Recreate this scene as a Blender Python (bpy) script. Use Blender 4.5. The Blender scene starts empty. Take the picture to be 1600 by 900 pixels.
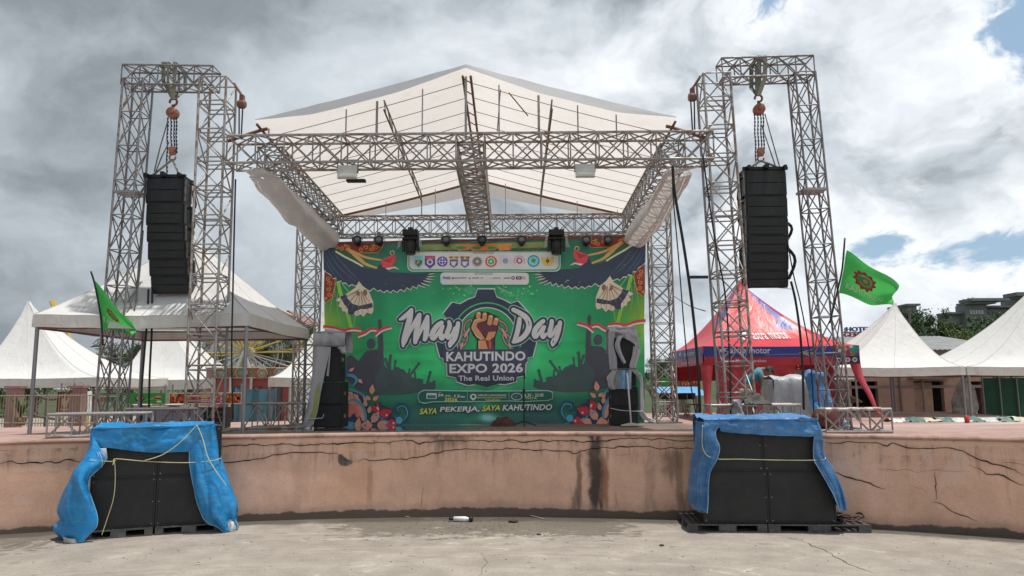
import bpy, bmesh, math, random
import numpy as np
from mathutils import Vector, Matrix, noise as mnoise
from mathutils.geometry import tessellate_polygon

random.seed(7)
C = bpy.context.scene.collection
SC = bpy.context.scene
R = math.radians

# ------------------------------------------------------------------ camera
CAM_H, FPX, PITCH, ROLL = 2.64, 1155.0, R(7.4), -0.0065
cam_data = bpy.data.cameras.new('camera')
cam_data.sensor_width = 36.0
cam_data.lens = 36.0 * FPX / 1600.0
cam_data.clip_start, cam_data.clip_end = 0.1, 3000.0
cam = bpy.data.objects.new('camera', cam_data)
C.objects.link(cam)
CAM_R = Matrix.Rotation(math.pi / 2 + PITCH, 3, 'X') @ Matrix.Rotation(ROLL, 3, 'Z')
cam.matrix_world = Matrix.Translation((0, 0, CAM_H)) @ CAM_R.to_4x4()
SC.camera = cam

def P(px, py, Y):
    """the world point at depth Y that the photograph shows at (px, py): used for measuring"""
    d = CAM_R @ Vector(((px - 800) / FPX, (450 - py) / FPX, -1.0))
    return Vector((0, 0, CAM_H)) + d * (Y / d.y)

def ray(px, py):
    return (CAM_R @ Vector(((px - 800) / FPX, (450 - py) / FPX, -1.0))).normalized()

def G(px, py, z):
    d = CAM_R @ Vector(((px - 800) / FPX, (450 - py) / FPX, -1.0))
    return Vector((0, 0, CAM_H)) + d * ((z - CAM_H) / d.z)

# ------------------------------------------------------------------ render settings
SC.view_settings.view_transform = 'Standard'
SC.view_settings.look = 'None'
SC.view_settings.gamma = 1.0
SC.view_settings.use_curve_mapping = False
SC.view_settings.exposure = 0.45

# ------------------------------------------------------------------ node helpers
class NT:
    def __init__(s, tree): s.t = tree
    def node(s, typ, **kw):
        n = s.t.nodes.new(typ)
        for k, v in kw.items(): setattr(n, k, v)
        return n
    def set(s, sock, v):
        if isinstance(v, bpy.types.NodeSocket): s.t.links.new(v, sock)
        elif v is not None:
            if isinstance(v, (tuple, list)) and sock.type == 'RGBA' and len(v) == 3: v = (*v, 1)
            sock.default_value = v
    def noise(s, vec, scale, detail=4, rough=.55, dist=0.0, color=False):
        n = s.node('ShaderNodeTexNoise')
        s.set(n.inputs['Vector'], vec); s.set(n.inputs['Scale'], scale)
        s.set(n.inputs['Detail'], detail); s.set(n.inputs['Roughness'], rough); s.set(n.inputs['Distortion'], dist)
        return n.outputs['Color' if color else 0]
    def math(s, op, a, b=None, c=None, clamp=False):
        n = s.node('ShaderNodeMath', operation=op, use_clamp=clamp)
        s.set(n.inputs[0], a)
        if b is not None: s.set(n.inputs[1], b)
        if c is not None: s.set(n.inputs[2], c)
        return n.outputs[0]
    def vmath(s, op, a, b=None):
        n = s.node('ShaderNodeVectorMath', operation=op)
        s.set(n.inputs[0], a)
        if b is not None: s.set(n.inputs[1], b)
        return n.outputs['Value' if op in ('DOT_PRODUCT', 'LENGTH', 'DISTANCE') else 0]
    def rng(s, v, a, b, c=0.0, d=1.0, smooth=True):
        n = s.node('ShaderNodeMapRange')
        if smooth: n.interpolation_type = 'SMOOTHSTEP'
        for i, x in enumerate((v, a, b, c, d)): s.set(n.inputs[i], x)
        return n.outputs[0]
    def mix(s, f, a, b, blend='MIX'):
        n = s.node('ShaderNodeMix', data_type='RGBA', blend_type=blend)
        s.set(n.inputs[0], f); s.set(n.inputs[6], a); s.set(n.inputs[7], b)
        return n.outputs[2]
    def ramp(s, f, stops):
        n = s.node('ShaderNodeValToRGB')
        e = n.color_ramp.elements
        while len(e) < len(stops): e.new(0.5)
        for el, (p, c) in zip(e, stops):
            el.position = p; el.color = (*c, 1) if len(c) == 3 else c
        s.set(n.inputs[0], f)
        return n.outputs[0]
    def sep(s, v):
        n = s.node('ShaderNodeSeparateXYZ'); s.set(n.inputs[0], v); return n.outputs
    def comb(s, x, y, z):
        n = s.node('ShaderNodeCombineXYZ')
        for i, v in enumerate((x, y, z)): s.set(n.inputs[i], v)
        return n.outputs[0]
    def coord(s, which='Object'):
        return s.node('ShaderNodeTexCoord').outputs[which]
    def bump(s, h, strength=.3, dist=.02):
        n = s.node('ShaderNodeBump'); s.set(n.inputs['Strength'], strength); s.set(n.inputs['Distance'], dist)
        s.set(n.inputs['Height'], h); return n.outputs[0]

def new_mat(name):
    m = bpy.data.materials.new(name); m.use_nodes = True
    b = m.node_tree.nodes['Principled BSDF']
    return m, NT(m.node_tree), b

def simple(name, rgb, rough=.6, metal=0.0, var=.18, scale=3.0, bumpv=0.0, bscale=40.0, rand=.12, spec=.4, transl=0.0, dirt=None, dirt_amt=0.5, coat=0.0, stretch=None):
    m, n, b = new_mat(name)
    co = n.coord('Object')
    if stretch: 
        mp = n.node('ShaderNodeMapping'); n.set(mp.inputs[0], co); mp.inputs['Scale'].default_value = stretch; cs = mp.outputs[0]
    else: cs = co
    f = n.noise(cs, scale, 5, .6)
    dark = tuple(c * (1 - var) for c in rgb); light = tuple(min(1, c * (1 + var)) for c in rgb)
    col = n.ramp(f, [(.3, dark), (.7, light)])
    if rand:
        oi = n.node('ShaderNodeObjectInfo').outputs['Random']
        k = n.rng(oi, 0, 1, 1 - rand, 1 + rand, False)
        col = n.mix(1.0, col, n.comb(k, k, k), 'MULTIPLY')
    if dirt:
        d = n.rng(n.noise(cs, scale * 2.3, 8, .68), .48, .72, 0, dirt_amt)
        col = n.mix(d, col, dirt)
    n.set(b.inputs['Base Color'], col)
    b.inputs['Roughness'].default_value = rough; b.inputs['Metallic'].default_value = metal
    b.inputs['Specular IOR Level'].default_value = spec
    if coat: b.inputs['Coat Weight'].default_value = coat; b.inputs['Coat Roughness'].default_value = .15
    if bumpv: n.set(b.inputs['Normal'], n.bump(n.noise(co, bscale, 4, .6), bumpv, .02))
    if transl:
        tr = n.node('ShaderNodeBsdfTranslucent'); n.set(tr.inputs[0], col)
        mx = n.node('ShaderNodeMixShader'); mx.inputs[0].default_value = transl
        out = m.node_tree.nodes['Material Output']
        m.node_tree.links.new(b.outputs[0], mx.inputs[1]); m.node_tree.links.new(tr.outputs[0], mx.inputs[2])
        m.node_tree.links.new(mx.outputs[0], out.inputs[0])
    return m

# ------------------------------------------------------------------ sky
SUN_EL, SUN_AZ = R(80), R(100)         # high tropical noon sun, a little to the right
w = bpy.data.worlds.new('World'); SC.world = w; w.use_nodes = True
wt = NT(w.node_tree); bg = w.node_tree.nodes['Background']
sky = wt.node('ShaderNodeTexSky', sky_type='NISHITA')
sky.sun_disc = False; sky.sun_elevation = SUN_EL; sky.sun_rotation = SUN_AZ; sky.air_density = 1.0; sky.dust_density = 2.0
d = wt.coord('Generated')
sx, sy, sz = wt.sep(d)
squash = wt.vmath('MULTIPLY', d, (1.0, 1.0, 1.45))
warp = wt.vmath('MULTIPLY', wt.vmath('SUBTRACT', wt.noise(squash, 3.0, 5, .55, color=True), (.5, .5, .5)), (.26, .26, .26))
q = wt.vmath('ADD', squash, warp)
big = wt.noise(q, 1.9, 2, .45)
mid = wt.noise(q, 4.4, 9, .56)
fine = wt.noise(q, 14, 9, .6)
body = wt.noise(q, 3.4, 9, .54, .35)                           # heaped heads of cumulus, lit from above
bodyu = wt.noise(wt.vmath('ADD', q, (-.01, .0, .07)), 3.4, 7, .52, .35)
relief = wt.math('SUBTRACT', body, bodyu)
lumpy = wt.rng(sx, -.25, .22)                                # smooth grey deck on the left, heaped cloud on the right
v = wt.math('MULTIPLY_ADD', wt.math('SUBTRACT', big, .5), .85, .50)
v = wt.math('ADD', v, wt.math('MULTIPLY', sx, .17))          # the deck thins out towards the right
v = wt.math('MULTIPLY_ADD', wt.math('SUBTRACT', mid, .5), .62, v)
v = wt.math('MULTIPLY_ADD', wt.math('SUBTRACT', fine, .5), .16, v)
v = wt.math('MULTIPLY_ADD', wt.math('MULTIPLY', relief, wt.math('MULTIPLY_ADD', lumpy, .95, .25)), 1.65, v)
v = wt.math('MULTIPLY_ADD', wt.math('MULTIPLY', wt.math('SUBTRACT', body, .5), lumpy), .45, v)
v = wt.math('SUBTRACT', v, wt.math('MULTIPLY', wt.rng(sz, .20, .60), wt.rng(sx, .15, -.42, 0, .36)))   # heavier deck overhead left
v = wt.math('ADD', v, wt.math('MULTIPLY', wt.rng(sz, .30, .0), .04))
cloud = wt.ramp(v, [(.0, (.12, .14, .16)), (.25, (.215, .245, .27)), (.5, (.43, .475, .515)), (.72, (.61, .645, .68)), (1.0, (.79, .81, .835))])
hole = None
for (hx, hy, r0, r1, k) in ((1610, 20, .0, 9.0, 1.0), (1378, 368, .0, 5.5, .9), (1575, 400, .0, 6.0, .9), (1190, -20, .0, 5.0, .9), (1480, 400, 0, 6, .6)):
    c = ray(hx, hy)
    g = wt.math('MULTIPLY', wt.rng(wt.math('ARCCOSINE', wt.math('MINIMUM', wt.vmath('DOT_PRODUCT', d, tuple(c)), 1.0)), R(r1), 0.0, 0, 1, False), k)
    hole = g if hole is None else wt.math('MAXIMUM', hole, g)
edge = wt.math('MULTIPLY', wt.math('SUBTRACT', wt.noise(q, 6.0, 11, .62), .5), 3.2)
hn = wt.math('MULTIPLY', wt.math('ADD', wt.math('MULTIPLY', hole, .95), edge), wt.rng(hole, .02, .22))
far_gap = wt.math('MULTIPLY', wt.rng(wt.math('ADD', big, wt.math('MULTIPLY', mid, .5)), 1.02, 1.10), .7)   # a few more gaps round the rest of the sky
hole_m = wt.math('MAXIMUM', wt.rng(hn, .50, .82), far_gap)
cloud = wt.mix(wt.math('MULTIPLY', wt.rng(hn, .1, .5), .35), cloud, (.90, .91, .93))            # sunlit cloud edges round the gaps
clouds10 = wt.mix(1.0, cloud, (10, 10, 10), 'MULTIPLY')
blue = wt.mix(.6, sky.outputs[0], (1.55, 3.2, 4.7))
veil = wt.mix(.16, blue, (6.5, 6.8, 7.2))
skyc = wt.mix(hole_m, clouds10, veil)
wt.set(bg.inputs[0], skyc); bg.inputs[1].default_value = 0.1

sun_d = bpy.data.lights.new('sun', 'SUN'); sun_d.energy = 2.8; sun_d.angle = R(1.2); sun_d.color = (1.0, .955, .88)
sun = bpy.data.objects.new('sun', sun_d); C.objects.link(sun)
sv = Vector((math.cos(SUN_EL) * math.sin(SUN_AZ), math.cos(SUN_EL) * math.cos(SUN_AZ), math.sin(SUN_EL)))
sun.rotation_euler = sv.to_track_quat('Z', 'Y').to_euler()
sun.location = (0, 0, 60)

# ------------------------------------------------------------------ object helpers
WO = {}
def tag(o, label=None, cat=None, group=None, kind=None):
    if label: o['label'] = label
    if cat: o['category'] = cat
    if group: o['group'] = group
    if kind: o['kind'] = kind
    return o
def thing(name, label, cat, loc=(0, 0, 0), group=None):
    o = bpy.data.objects.new(name, None); o.empty_display_size = .1; C.objects.link(o); o.location = loc
    WO[o] = Vector(loc)
    return tag(o, label, cat, group)
def link(name, me, parent=None, world_verts=True):
    o = bpy.data.objects.new(name, me); C.objects.link(o)
    if parent is not None: o.parent = parent
    return o

class MB:
    """collects shapes (world coordinates) and links them as ONE mesh object"""
    def __init__(s): s.v = []; s.f = []; s.mi = []; s.cur = 0; s.uv = {}; s.col = None
    def add(s, vs, fs):
        o = len(s.v); s.v.extend([tuple(x) for x in vs]); s.f.extend([tuple(i + o for i in f) for f in fs]); s.mi.extend([s.cur] * len(fs)); return s
    def box(s, c, size, rot=None, taper=None):
        hx, hy, hz = size[0] / 2, size[1] / 2, size[2] / 2
        vs = [Vector((x * hx, y * hy, z * hz)) for z in (-1, 1) for y in (-1, 1) for x in (-1, 1)]
        if taper:
            for i in range(4, 8): vs[i].x *= taper[0]; vs[i].y *= taper[1]
        if rot is not None: vs = [rot @ v for v in vs]
        vs = [v + Vector(c) for v in vs]
        return s.add(vs, [(0, 2, 3, 1), (4, 5, 7, 6), (0, 1, 5, 4), (2, 6, 7, 3), (0, 4, 6, 2), (1, 3, 7, 5)])
    def tube(s, pts, r, n=6, cap=True):
        pts = [Vector(p) for p in pts]; rs = r if isinstance(r, (list, tuple)) else [r] * len(pts)
        rings = []; up = None
        for i, p in enumerate(pts):
            t = (pts[min(i + 1, len(pts) - 1)] - pts[max(i - 1, 0)])
            t = t.normalized() if t.length > 1e-9 else Vector((0, 0, 1))
            if up is None: up = Vector((0, 0, 1)) if abs(t.z) < .9 else Vector((1, 0, 0))
            a = t.cross(up).normalized(); b = a.cross(t).normalized(); up = b
            rings.append([p + (a * math.cos(2 * math.pi * k / n) + b * math.sin(2 * math.pi * k / n)) * rs[i] for k in range(n)])
        vs = [v for rg in rings for v in rg]; fs = []
        for i in range(len(pts) - 1):
            for k in range(n):
                fs.append((i * n + k, i * n + (k + 1) % n, (i + 1) * n + (k + 1) % n, (i + 1) * n + k))
        if cap: fs.append(tuple(range(n))[::-1]); fs.append(tuple((len(pts) - 1) * n + k for k in range(n)))
        return s.add(vs, fs)
    def lathe(s, c, prof, n=16, rot=None, axis_cap=True):
        vs = []; fs = []
        for (r, z) in prof:
            for k in range(n):
                v = Vector((r * math.cos(2 * math.pi * k / n), r * math.sin(2 * math.pi * k / n), z))
                if rot is not None: v = rot @ v
                vs.append(v + Vector(c))
        for i in range(len(prof) - 1):
            for k in range(n): fs.append((i * n + k, i * n + (k + 1) % n, (i + 1) * n + (k + 1) % n, (i + 1) * n + k))
        if axis_cap: fs.append(tuple(range(n))[::-1]); fs.append(tuple((len(prof) - 1) * n + k for k in range(n)))
        return s.add(vs, fs)
    def grid(s, rows):
        n = len(rows[0]); vs = [p for r in rows for p in r]; fs = []
        for i in range(len(rows) - 1):
            for k in range(n - 1): fs.append((i * n + k, i * n + k + 1, (i + 1) * n + k + 1, (i + 1) * n + k))
        return s.add(vs, fs)
    def prism(s, poly, ext):
        """poly: list of 3-D points, ext: extrusion vector"""
        poly = [Vector(p) for p in poly]; e = Vector(ext); n = len(poly)
        tris = tessellate_polygon([poly])
        vs = poly + [p + e for p in poly]; fs = []
        for t in tris: fs.append(tuple(t)); fs.append(tuple(i + n for i in t)[::-1])
        for i in range(n): fs.append((i, (i + 1) % n, (i + 1) % n + n, i + n))
        return s.add(vs, fs)
    def build(s, name, mat, parent=None, smooth=False, solid=0.0, kind=None, recalc=True):
        org = WO.get(parent, Vector((0, 0, 0))) if parent is not None else Vector((0, 0, 0))
        me = bpy.data.meshes.new(name)
        me.from_pydata([(x - org.x, y - org.y, z - org.z) for x, y, z in s.v], [], s.f)
        for m in (mat if isinstance(mat, (list, tuple)) else [mat]): me.materials.append(m)
        if len(me.materials) > 1: me.polygons.foreach_set('material_index', s.mi)
        if recalc:
            bm = bmesh.new(); bm.from_mesh(me); bmesh.ops.recalc_face_normals(bm, faces=bm.faces); bm.to_mesh(me); bm.free()
        if smooth: me.polygons.foreach_set('use_smooth', [True] * len(me.polygons))
        me.update()
        o = link(name, me, parent); WO[o] = org.copy()
        if solid:
            md = o.modifiers.new('thickness', 'SOLIDIFY'); md.thickness = solid; md.offset = 0
        if kind: o['kind'] = kind
        return o

_bar = {}
def bar_mesh(mat, n):
    if (mat.name, n) not in _bar:
        vs = [(math.cos(2 * math.pi * k / n), math.sin(2 * math.pi * k / n), z) for z in (-.5, .5) for k in range(n)]
        fs = [(k, (k + 1) % n, n + (k + 1) % n, n + k) for k in range(n)] + [tuple(range(n))[::-1], tuple(range(n, 2 * n))]
        me = bpy.data.meshes.new('bar'); me.from_pydata(vs, [], fs); me.materials.append(mat)
        if n > 4:
            for p in me.polygons: p.use_smooth = len(p.vertices) == 4
        _bar[(mat.name, n)] = me
    return _bar[(mat.name, n)]
def bar(name, p, q, r, mat, parent, n=6, spin=0.0):
    p, q = Vector(p), Vector(q); dv = q - p
    o = link(name, bar_mesh(mat, n), parent)
    rot = dv.to_track_quat('Z', 'Y').to_matrix().to_4x4() @ Matrix.Rotation(spin, 4, 'Z')
    o.matrix_basis = Matrix.Translation((p + q) / 2 - WO[parent]) @ rot @ Matrix.Diagonal((r, r, dv.length, 1))
    WO[o] = (p + q) / 2
    return o

def copy_tree(o, parent=None):
    c = o.copy(); C.objects.link(c)
    if parent is not None: c.parent = parent
    for ch in list(o.children): copy_tree(ch, c)
    return c

def fz(Y):                                            # the old plaza slab falls gently towards its far side
    return 1.66 - .03 * max(0.0, min(Y, 23.0) - 15.0)
ARC_X, ARC_Y, ARC_R = -1.33, -6.5, 21.8
def arc_y(x): return ARC_Y + math.sqrt(max(0, ARC_R ** 2 - (x - ARC_X) ** 2))

def nz(x, y, z=0.0): return mnoise.noise(Vector((x, y, z)))
def catmull(pts, n):
    pts = [Vector(p) for p in pts]; m = len(pts) - 1; out = []
    for i in range(n + 1):
        t = i / n * m; k = min(int(t), m - 1); u = t - k
        p0, p1, p2, p3 = pts[max(k - 1, 0)], pts[k], pts[k + 1], pts[min(k + 2, m)]
        out.append(.5 * ((2 * p1) + (p2 - p0) * u + (2 * p0 - 5 * p1 + 4 * p2 - p3) * u * u + (3 * p1 - p0 - 3 * p2 + p3) * u ** 3))
    return out
def crease(q, seed):
    """sharp folds: valleys where a warped noise crosses zero"""
    w_ = mnoise.noise_vector(q * .7 + Vector((seed, 3, 1))) * .9; a = 0.0; f = 1.0; amp = 1.0
    for _ in range(3):
        a += amp * (.5 - abs(mnoise.noise((q + w_) * f + Vector((seed * 1.7, 0, seed))) * 2.2)); f *= 2.1; amp *= .45
    return a
def loft(curves, nu, nv, wr=.02, ws=3.0, seed=0.0, fold=None, an=(1, 1, 1)):
    """cloth between space curves, with creases: rows for MB.grid"""
    cs = [catmull(c, nu) for c in curves]
    rows = []
    for i in range(nu + 1): rows.append(catmull([c[i] for c in cs], nv))
    out = []
    for i, r in enumerate(rows):
        o = []
        for k, p in enumerate(r):
            a = rows[min(i + 1, nu)][k] - rows[max(i - 1, 0)][k]; b = r[min(k + 1, nv)] - r[max(k - 1, 0)]
            nrm = a.cross(b); nrm = nrm.normalized() if nrm.length > 1e-9 else Vector((0, 0, 1))
            pa = Vector((p.x * an[0], p.y * an[1], p.z * an[2])); iso = an == (1, 1, 1)
            h = crease(pa * ws * .55, seed) * wr * .9 + mnoise.fractal(pa * ws + Vector((seed, seed, seed)), .9, 2.1, 4) * wr * (1 if iso else .45)
            q = pa * ws * .8; h += (abs(mnoise.noise(Vector((q.x * 1.3 + seed, q.y * 1.3, q.z * .5)))) - .25) * wr * 1.6
            if fold: h += fold(i / nu, k / nv)
            o.append(p + nrm * h)
        out.append(o)
    return out

def rag_cloth(mb, rows):
    mb.grid(rows)
# ------------------------------------------------------------------ materials
def steel_mat(name, base, rusty, amount):
    m, n, b = new_mat(name)
    wp = n.node('ShaderNodeNewGeometry').outputs['Position']
    oi = n.node('ShaderNodeObjectInfo').outputs['Random']
    f = n.noise(wp, 5.0, 6, .65)
    r = n.rng(n.math('ADD', f, n.math('MULTIPLY', oi, .22)), .78 - amount, .92 - amount)
    k = n.rng(oi, 0, 1, .72, 1.2, False)
    base_c = n.mix(1.0, base, n.comb(k, k, k), 'MULTIPLY')
    fine = n.rng(n.noise(wp, 34, 4, .6), .35, .7, .78, 1.1)
    base_c = n.mix(1.0, base_c, n.comb(fine, fine, fine), 'MULTIPLY')
    n.set(b.inputs['Base Color'], n.mix(r, base_c, rusty))
    n.set(b.inputs['Metallic'], n.math('MULTIPLY', n.math('SUBTRACT', 1.0, r), .35))
    n.set(b.inputs['Roughness'], n.rng(f, .3, .7, .38, .68))
    return m
STEEL = steel_mat('weathered_galvanised_steel', (.42, .405, .39), (.25, .165, .12), .15)
STEEL_DK = steel_mat('dark_worn_steel', (.29, .28, .285), (.18, .115, .085), .14)
STEEL_RUST = steel_mat('rusted_steel', (.2, .15, .12), (.17, .075, .045), .42)
PIPE = simple('dull_grey_pipe', (.26, .26, .27), .5, .3)
BLACK = simple('black_textured_paint', (.013, .014, .016), .5, 0, .3, 6, .25, 90)
GRILLE = None
def grille_mat():
    m, n, b = new_mat('black_speaker_grille')
    co = n.coord('Object')
    v = n.node('ShaderNodeTexVoronoi'); n.set(v.inputs['Vector'], co); v.inputs['Scale'].default_value = 60
    f = n.noise(co, 2.2, 5, .6); dust = n.rng(n.noise(co, 5, 8, .7), .5, .8, 0, .35)
    c = n.ramp(f, [(.3, (.011, .012, .013)), (.7, (.020, .021, .022))])
    c = n.mix(dust, c, (.055, .052, .048))
    n.set(b.inputs['Base Color'], c); b.inputs['Roughness'].default_value = .62
    n.set(b.inputs['Normal'], n.bump(v.outputs['Distance'], .35, .01))
    return m
GRILLE = grille_mat()
RUBBER = simple('black_cable_rubber', (.016, .016, .018), .5)
CHAIN = simple('dark_oily_chain', (.05, .05, .06), .4, .6)
ORANGE = simple('faded_orange_hoist_paint', (.40, .165, .10), .55, 0, .25, 14, dirt=(.16, .09, .06), dirt_amt=.8)
SLING = simple('green_polyester_sling', (.17, .22, .16), .8, dirt=(.2, .19, .14))
SLING_W = simple('pale_polyester_sling', (.30, .30, .25), .8, dirt=(.2, .19, .14))
def fabric(name, rgb, transl=.25, rough=.55, dirt=(.42, .38, .32), dirt_amt=.35, wr=.25, ws=6.0, spec=.35):
    m, n, b = new_mat(name)
    co = n.node('ShaderNodeNewGeometry').outputs['Position']
    st = n.vmath('MULTIPLY', co, (1.6, 1.6, .35))
    f = n.noise(st, 1.6, 6, .62); f2 = n.noise(co, .8, 5, .6)
    c = n.mix(n.rng(f, .5, .78, 0, dirt_amt), rgb, dirt)
    c = n.mix(n.rng(f2, .52, .8, 0, dirt_amt * .8), c, dirt)
    n.set(b.inputs['Base Color'], c); b.inputs['Roughness'].default_value = rough
    b.inputs['Specular IOR Level'].default_value = spec
    h = n.math('ADD', n.noise(n.vmath('MULTIPLY', co, (1, 1, .45)), ws, 5, .5, 1.2), n.math('MULTIPLY', n.noise(co, ws * 5, 3, .5), .05))
    n.set(b.inputs['Normal'], n.bump(h, wr, .08))
    tr = n.node('ShaderNodeBsdfTranslucent'); n.set(tr.inputs[0], n.mix(.4, c, (1.0, .96, .92), 'MULTIPLY'))
    mx = n.node('ShaderNodeMixShader'); mx.inputs[0].default_value = transl
    out = m.node_tree.nodes['Material Output']
    m.node_tree.links.new(b.outputs[0], mx.inputs[1]); m.node_tree.links.new(tr.outputs[0], mx.inputs[2]); m.node_tree.links.new(mx.outputs[0], out.inputs[0])
    return m
TENT_W = fabric('white_tent_vinyl', (.74, .74, .735), .14, dirt=(.56, .53, .48), dirt_amt=.34, wr=.42, ws=2.6)
TENT_VAL = fabric('grubby_tent_valance', (.66, .64, .60), .16, dirt=(.38, .34, .29), dirt_amt=.5)
ROOF_W = fabric('cream_stage_roof_vinyl', (.84, .815, .80), .55, dirt=(.55, .49, .45), dirt_amt=.25, ws=3.5)
FLAP_G = fabric('shade_grey_flap', (.40, .41, .44), .25, dirt=(.34, .34, .36), wr=.06, ws=3)  # underside shade of the flap is put into its grey
CURTAIN = fabric('rolled_cream_curtain', (.76, .73, .72), .28, dirt=(.55, .50, .48), wr=.5, ws=5)
COVER_G = fabric('grey_silver_cover', (.46, .46, .49), .08, .45, dirt=(.30, .30, .31), wr=.35, ws=9)
COVER_Y = fabric('lime_lining', (.42, .47, .12), .15)
SILVER = fabric('shiny_silver_sheet', (.44, .455, .48), .02, .34, dirt=(.4, .42, .45), wr=.7, ws=5, spec=.6)
def tarp_mat(name, rgb, faded, fade_amt):
    m, n, b = new_mat(name)
    co = n.node('ShaderNodeNewGeometry').outputs['Position']
    f = n.rng(n.noise(n.vmath('MULTIPLY', co, (.7, 1, 2.4)), 3.2, 8, .68), .42, .72, 0, fade_amt)
    g = n.rng(n.noise(co, 1.1, 4, .5), .35, .65, .72, 1.15)
    c = n.mix(1.0, n.mix(f, rgb, faded), n.comb(g, g, g), 'MULTIPLY')
    weave = n.node('ShaderNodeTexWave'); weave.bands_direction = 'Z'; n.set(weave.inputs[0], co); weave.inputs['Scale'].default_value = 26; weave.inputs['Distortion'].default_value = 4
    c = n.mix(n.math('MULTIPLY', n.rng(n.noise(n.vmath('MULTIPLY', co, (.5, 1, 9)), 6, 3, .6), .55, .75), .28), c, faded)
    n.set(b.inputs['Base Color'], c); b.inputs['Roughness'].default_value = .34; b.inputs['Specular IOR Level'].default_value = .5
    rd = n.node('ShaderNodeTexNoise', noise_type='RIDGED_MULTIFRACTAL'); n.set(rd.inputs['Vector'], n.vmath('ADD', co, n.vmath('MULTIPLY', n.noise(co, 4, 3, .5, color=True), (.12, .12, .12)))); rd.inputs['Scale'].default_value = 3.4; rd.inputs['Detail'].default_value = 3.0; rd.inputs['Roughness'].default_value = .45
    h = n.math('ADD', n.math('MULTIPLY', rd.outputs[0], -.55), n.math('MULTIPLY', n.noise(co, 16, 4, .55), .25))
    n.set(b.inputs['Normal'], n.bump(h, .75, .06))
    tr = n.node('ShaderNodeBsdfTranslucent'); n.set(tr.inputs[0], c)
    mx = n.node('ShaderNodeMixShader'); mx.inputs[0].default_value = .2
    out = m.node_tree.nodes['Material Output']
    m.node_tree.links.new(b.outputs[0], mx.inputs[1]); m.node_tree.links.new(tr.outputs[0], mx.inputs[2]); m.node_tree.links.new(mx.outputs[0], out.inputs[0])
    return m
TARP_L = tarp_mat('bright_blue_tarpaulin', (.012, .29, .68), (.14, .46, .74), .45)
TARP_R = tarp_mat('faded_blue_tarpaulin', (.05, .23, .54), (.27, .42, .62), .6)
TARP_IN = simple('grey_tarpaulin_lining', (.5, .5, .48), .6)
ROPE_Y = simple('pale_yellow_rope', (.55, .52, .30), .8)
ROPE_W = simple('frayed_white_cord', (.6, .6, .58), .8)
PALLET = simple('dark_grey_plastic_pallet', (.075, .077, .078), .55, 0, .3, 5, dirt=(.20, .19, .18), dirt_amt=.6)
LAMP_W = simple('floodlight_housing', (.62, .60, .55), .4)
GLASSY = simple('frosted_lamp_glass', (.55, .54, .50), .15, spec=.6)
LENS = simple('dark_lens_glass', (.06, .065, .075), .08, spec=.8)
FRAME_BROWN = simple('brown_painted_wood', (.20, .12, .075), .7)
WOOD = simple('raw_wood', (.30, .2, .12), .75)

def vcol_mat(name, rough=.5, transl=0.0, wr=0.0, ws=4.0, spec=.35, coat=0.0, grime=.12):
    m, n, b = new_mat(name)
    a = n.node('ShaderNodeVertexColor'); a.layer_name = 'print'
    co = n.node('ShaderNodeNewGeometry').outputs['Position']
    k = n.rng(n.noise(co, 1.7, 6, .6), .3, .75, 1 - grime, 1.04)
    c = n.mix(1.0, a.outputs[0], n.comb(k, k, k), 'MULTIPLY')
    n.set(b.inputs['Base Color'], c); b.inputs['Roughness'].default_value = rough; b.inputs['Specular IOR Level'].default_value = spec
    if coat: b.inputs['Coat Weight'].default_value = coat; b.inputs['Coat Roughness'].default_value = .2
    if wr: n.set(b.inputs['Normal'], n.bump(n.noise(n.vmath('MULTIPLY', co, (1, 1, .5)), ws, 5, .55, 1.0), wr, .08))
    if transl:
        tr = n.node('ShaderNodeBsdfTranslucent'); n.set(tr.inputs[0], c)
        mx = n.node('ShaderNodeMixShader'); mx.inputs[0].default_value = transl
        out = m.node_tree.nodes['Material Output']
        m.node_tree.links.new(b.outputs[0], mx.inputs[1]); m.node_tree.links.new(tr.outputs[0], mx.inputs[2]); m.node_tree.links.new(mx.outputs[0], out.inputs[0])
    return m
PRINT = vcol_mat('printed_vinyl', .5, grime=.10)
PRINT_TENT = vcol_mat('printed_tent_vinyl', .36, .14, .30, 2.2, .4, grime=.2)
PRINT_FLAG = vcol_mat('printed_flag_cloth', .7, .45, grime=.1)
# ------------------------------------------------------------------ ground, wall, plaza
def W(px, py):
    """point of the curved retaining wall that the photograph shows at (px, py)"""
    Y = 15.0
    for _ in range(12):
        p = P(px, py, Y); Y = arc_y(p.x)
    return P(px, py, Y)
def arc_u(p): return ARC_R * math.atan2(p.x - ARC_X, p.y - ARC_Y)
def arc_pt(u, v, out=0.0):
    a = u / ARC_R; r = ARC_R - out
    return Vector((ARC_X + r * math.sin(a), ARC_Y + r * math.cos(a), v))

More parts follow.
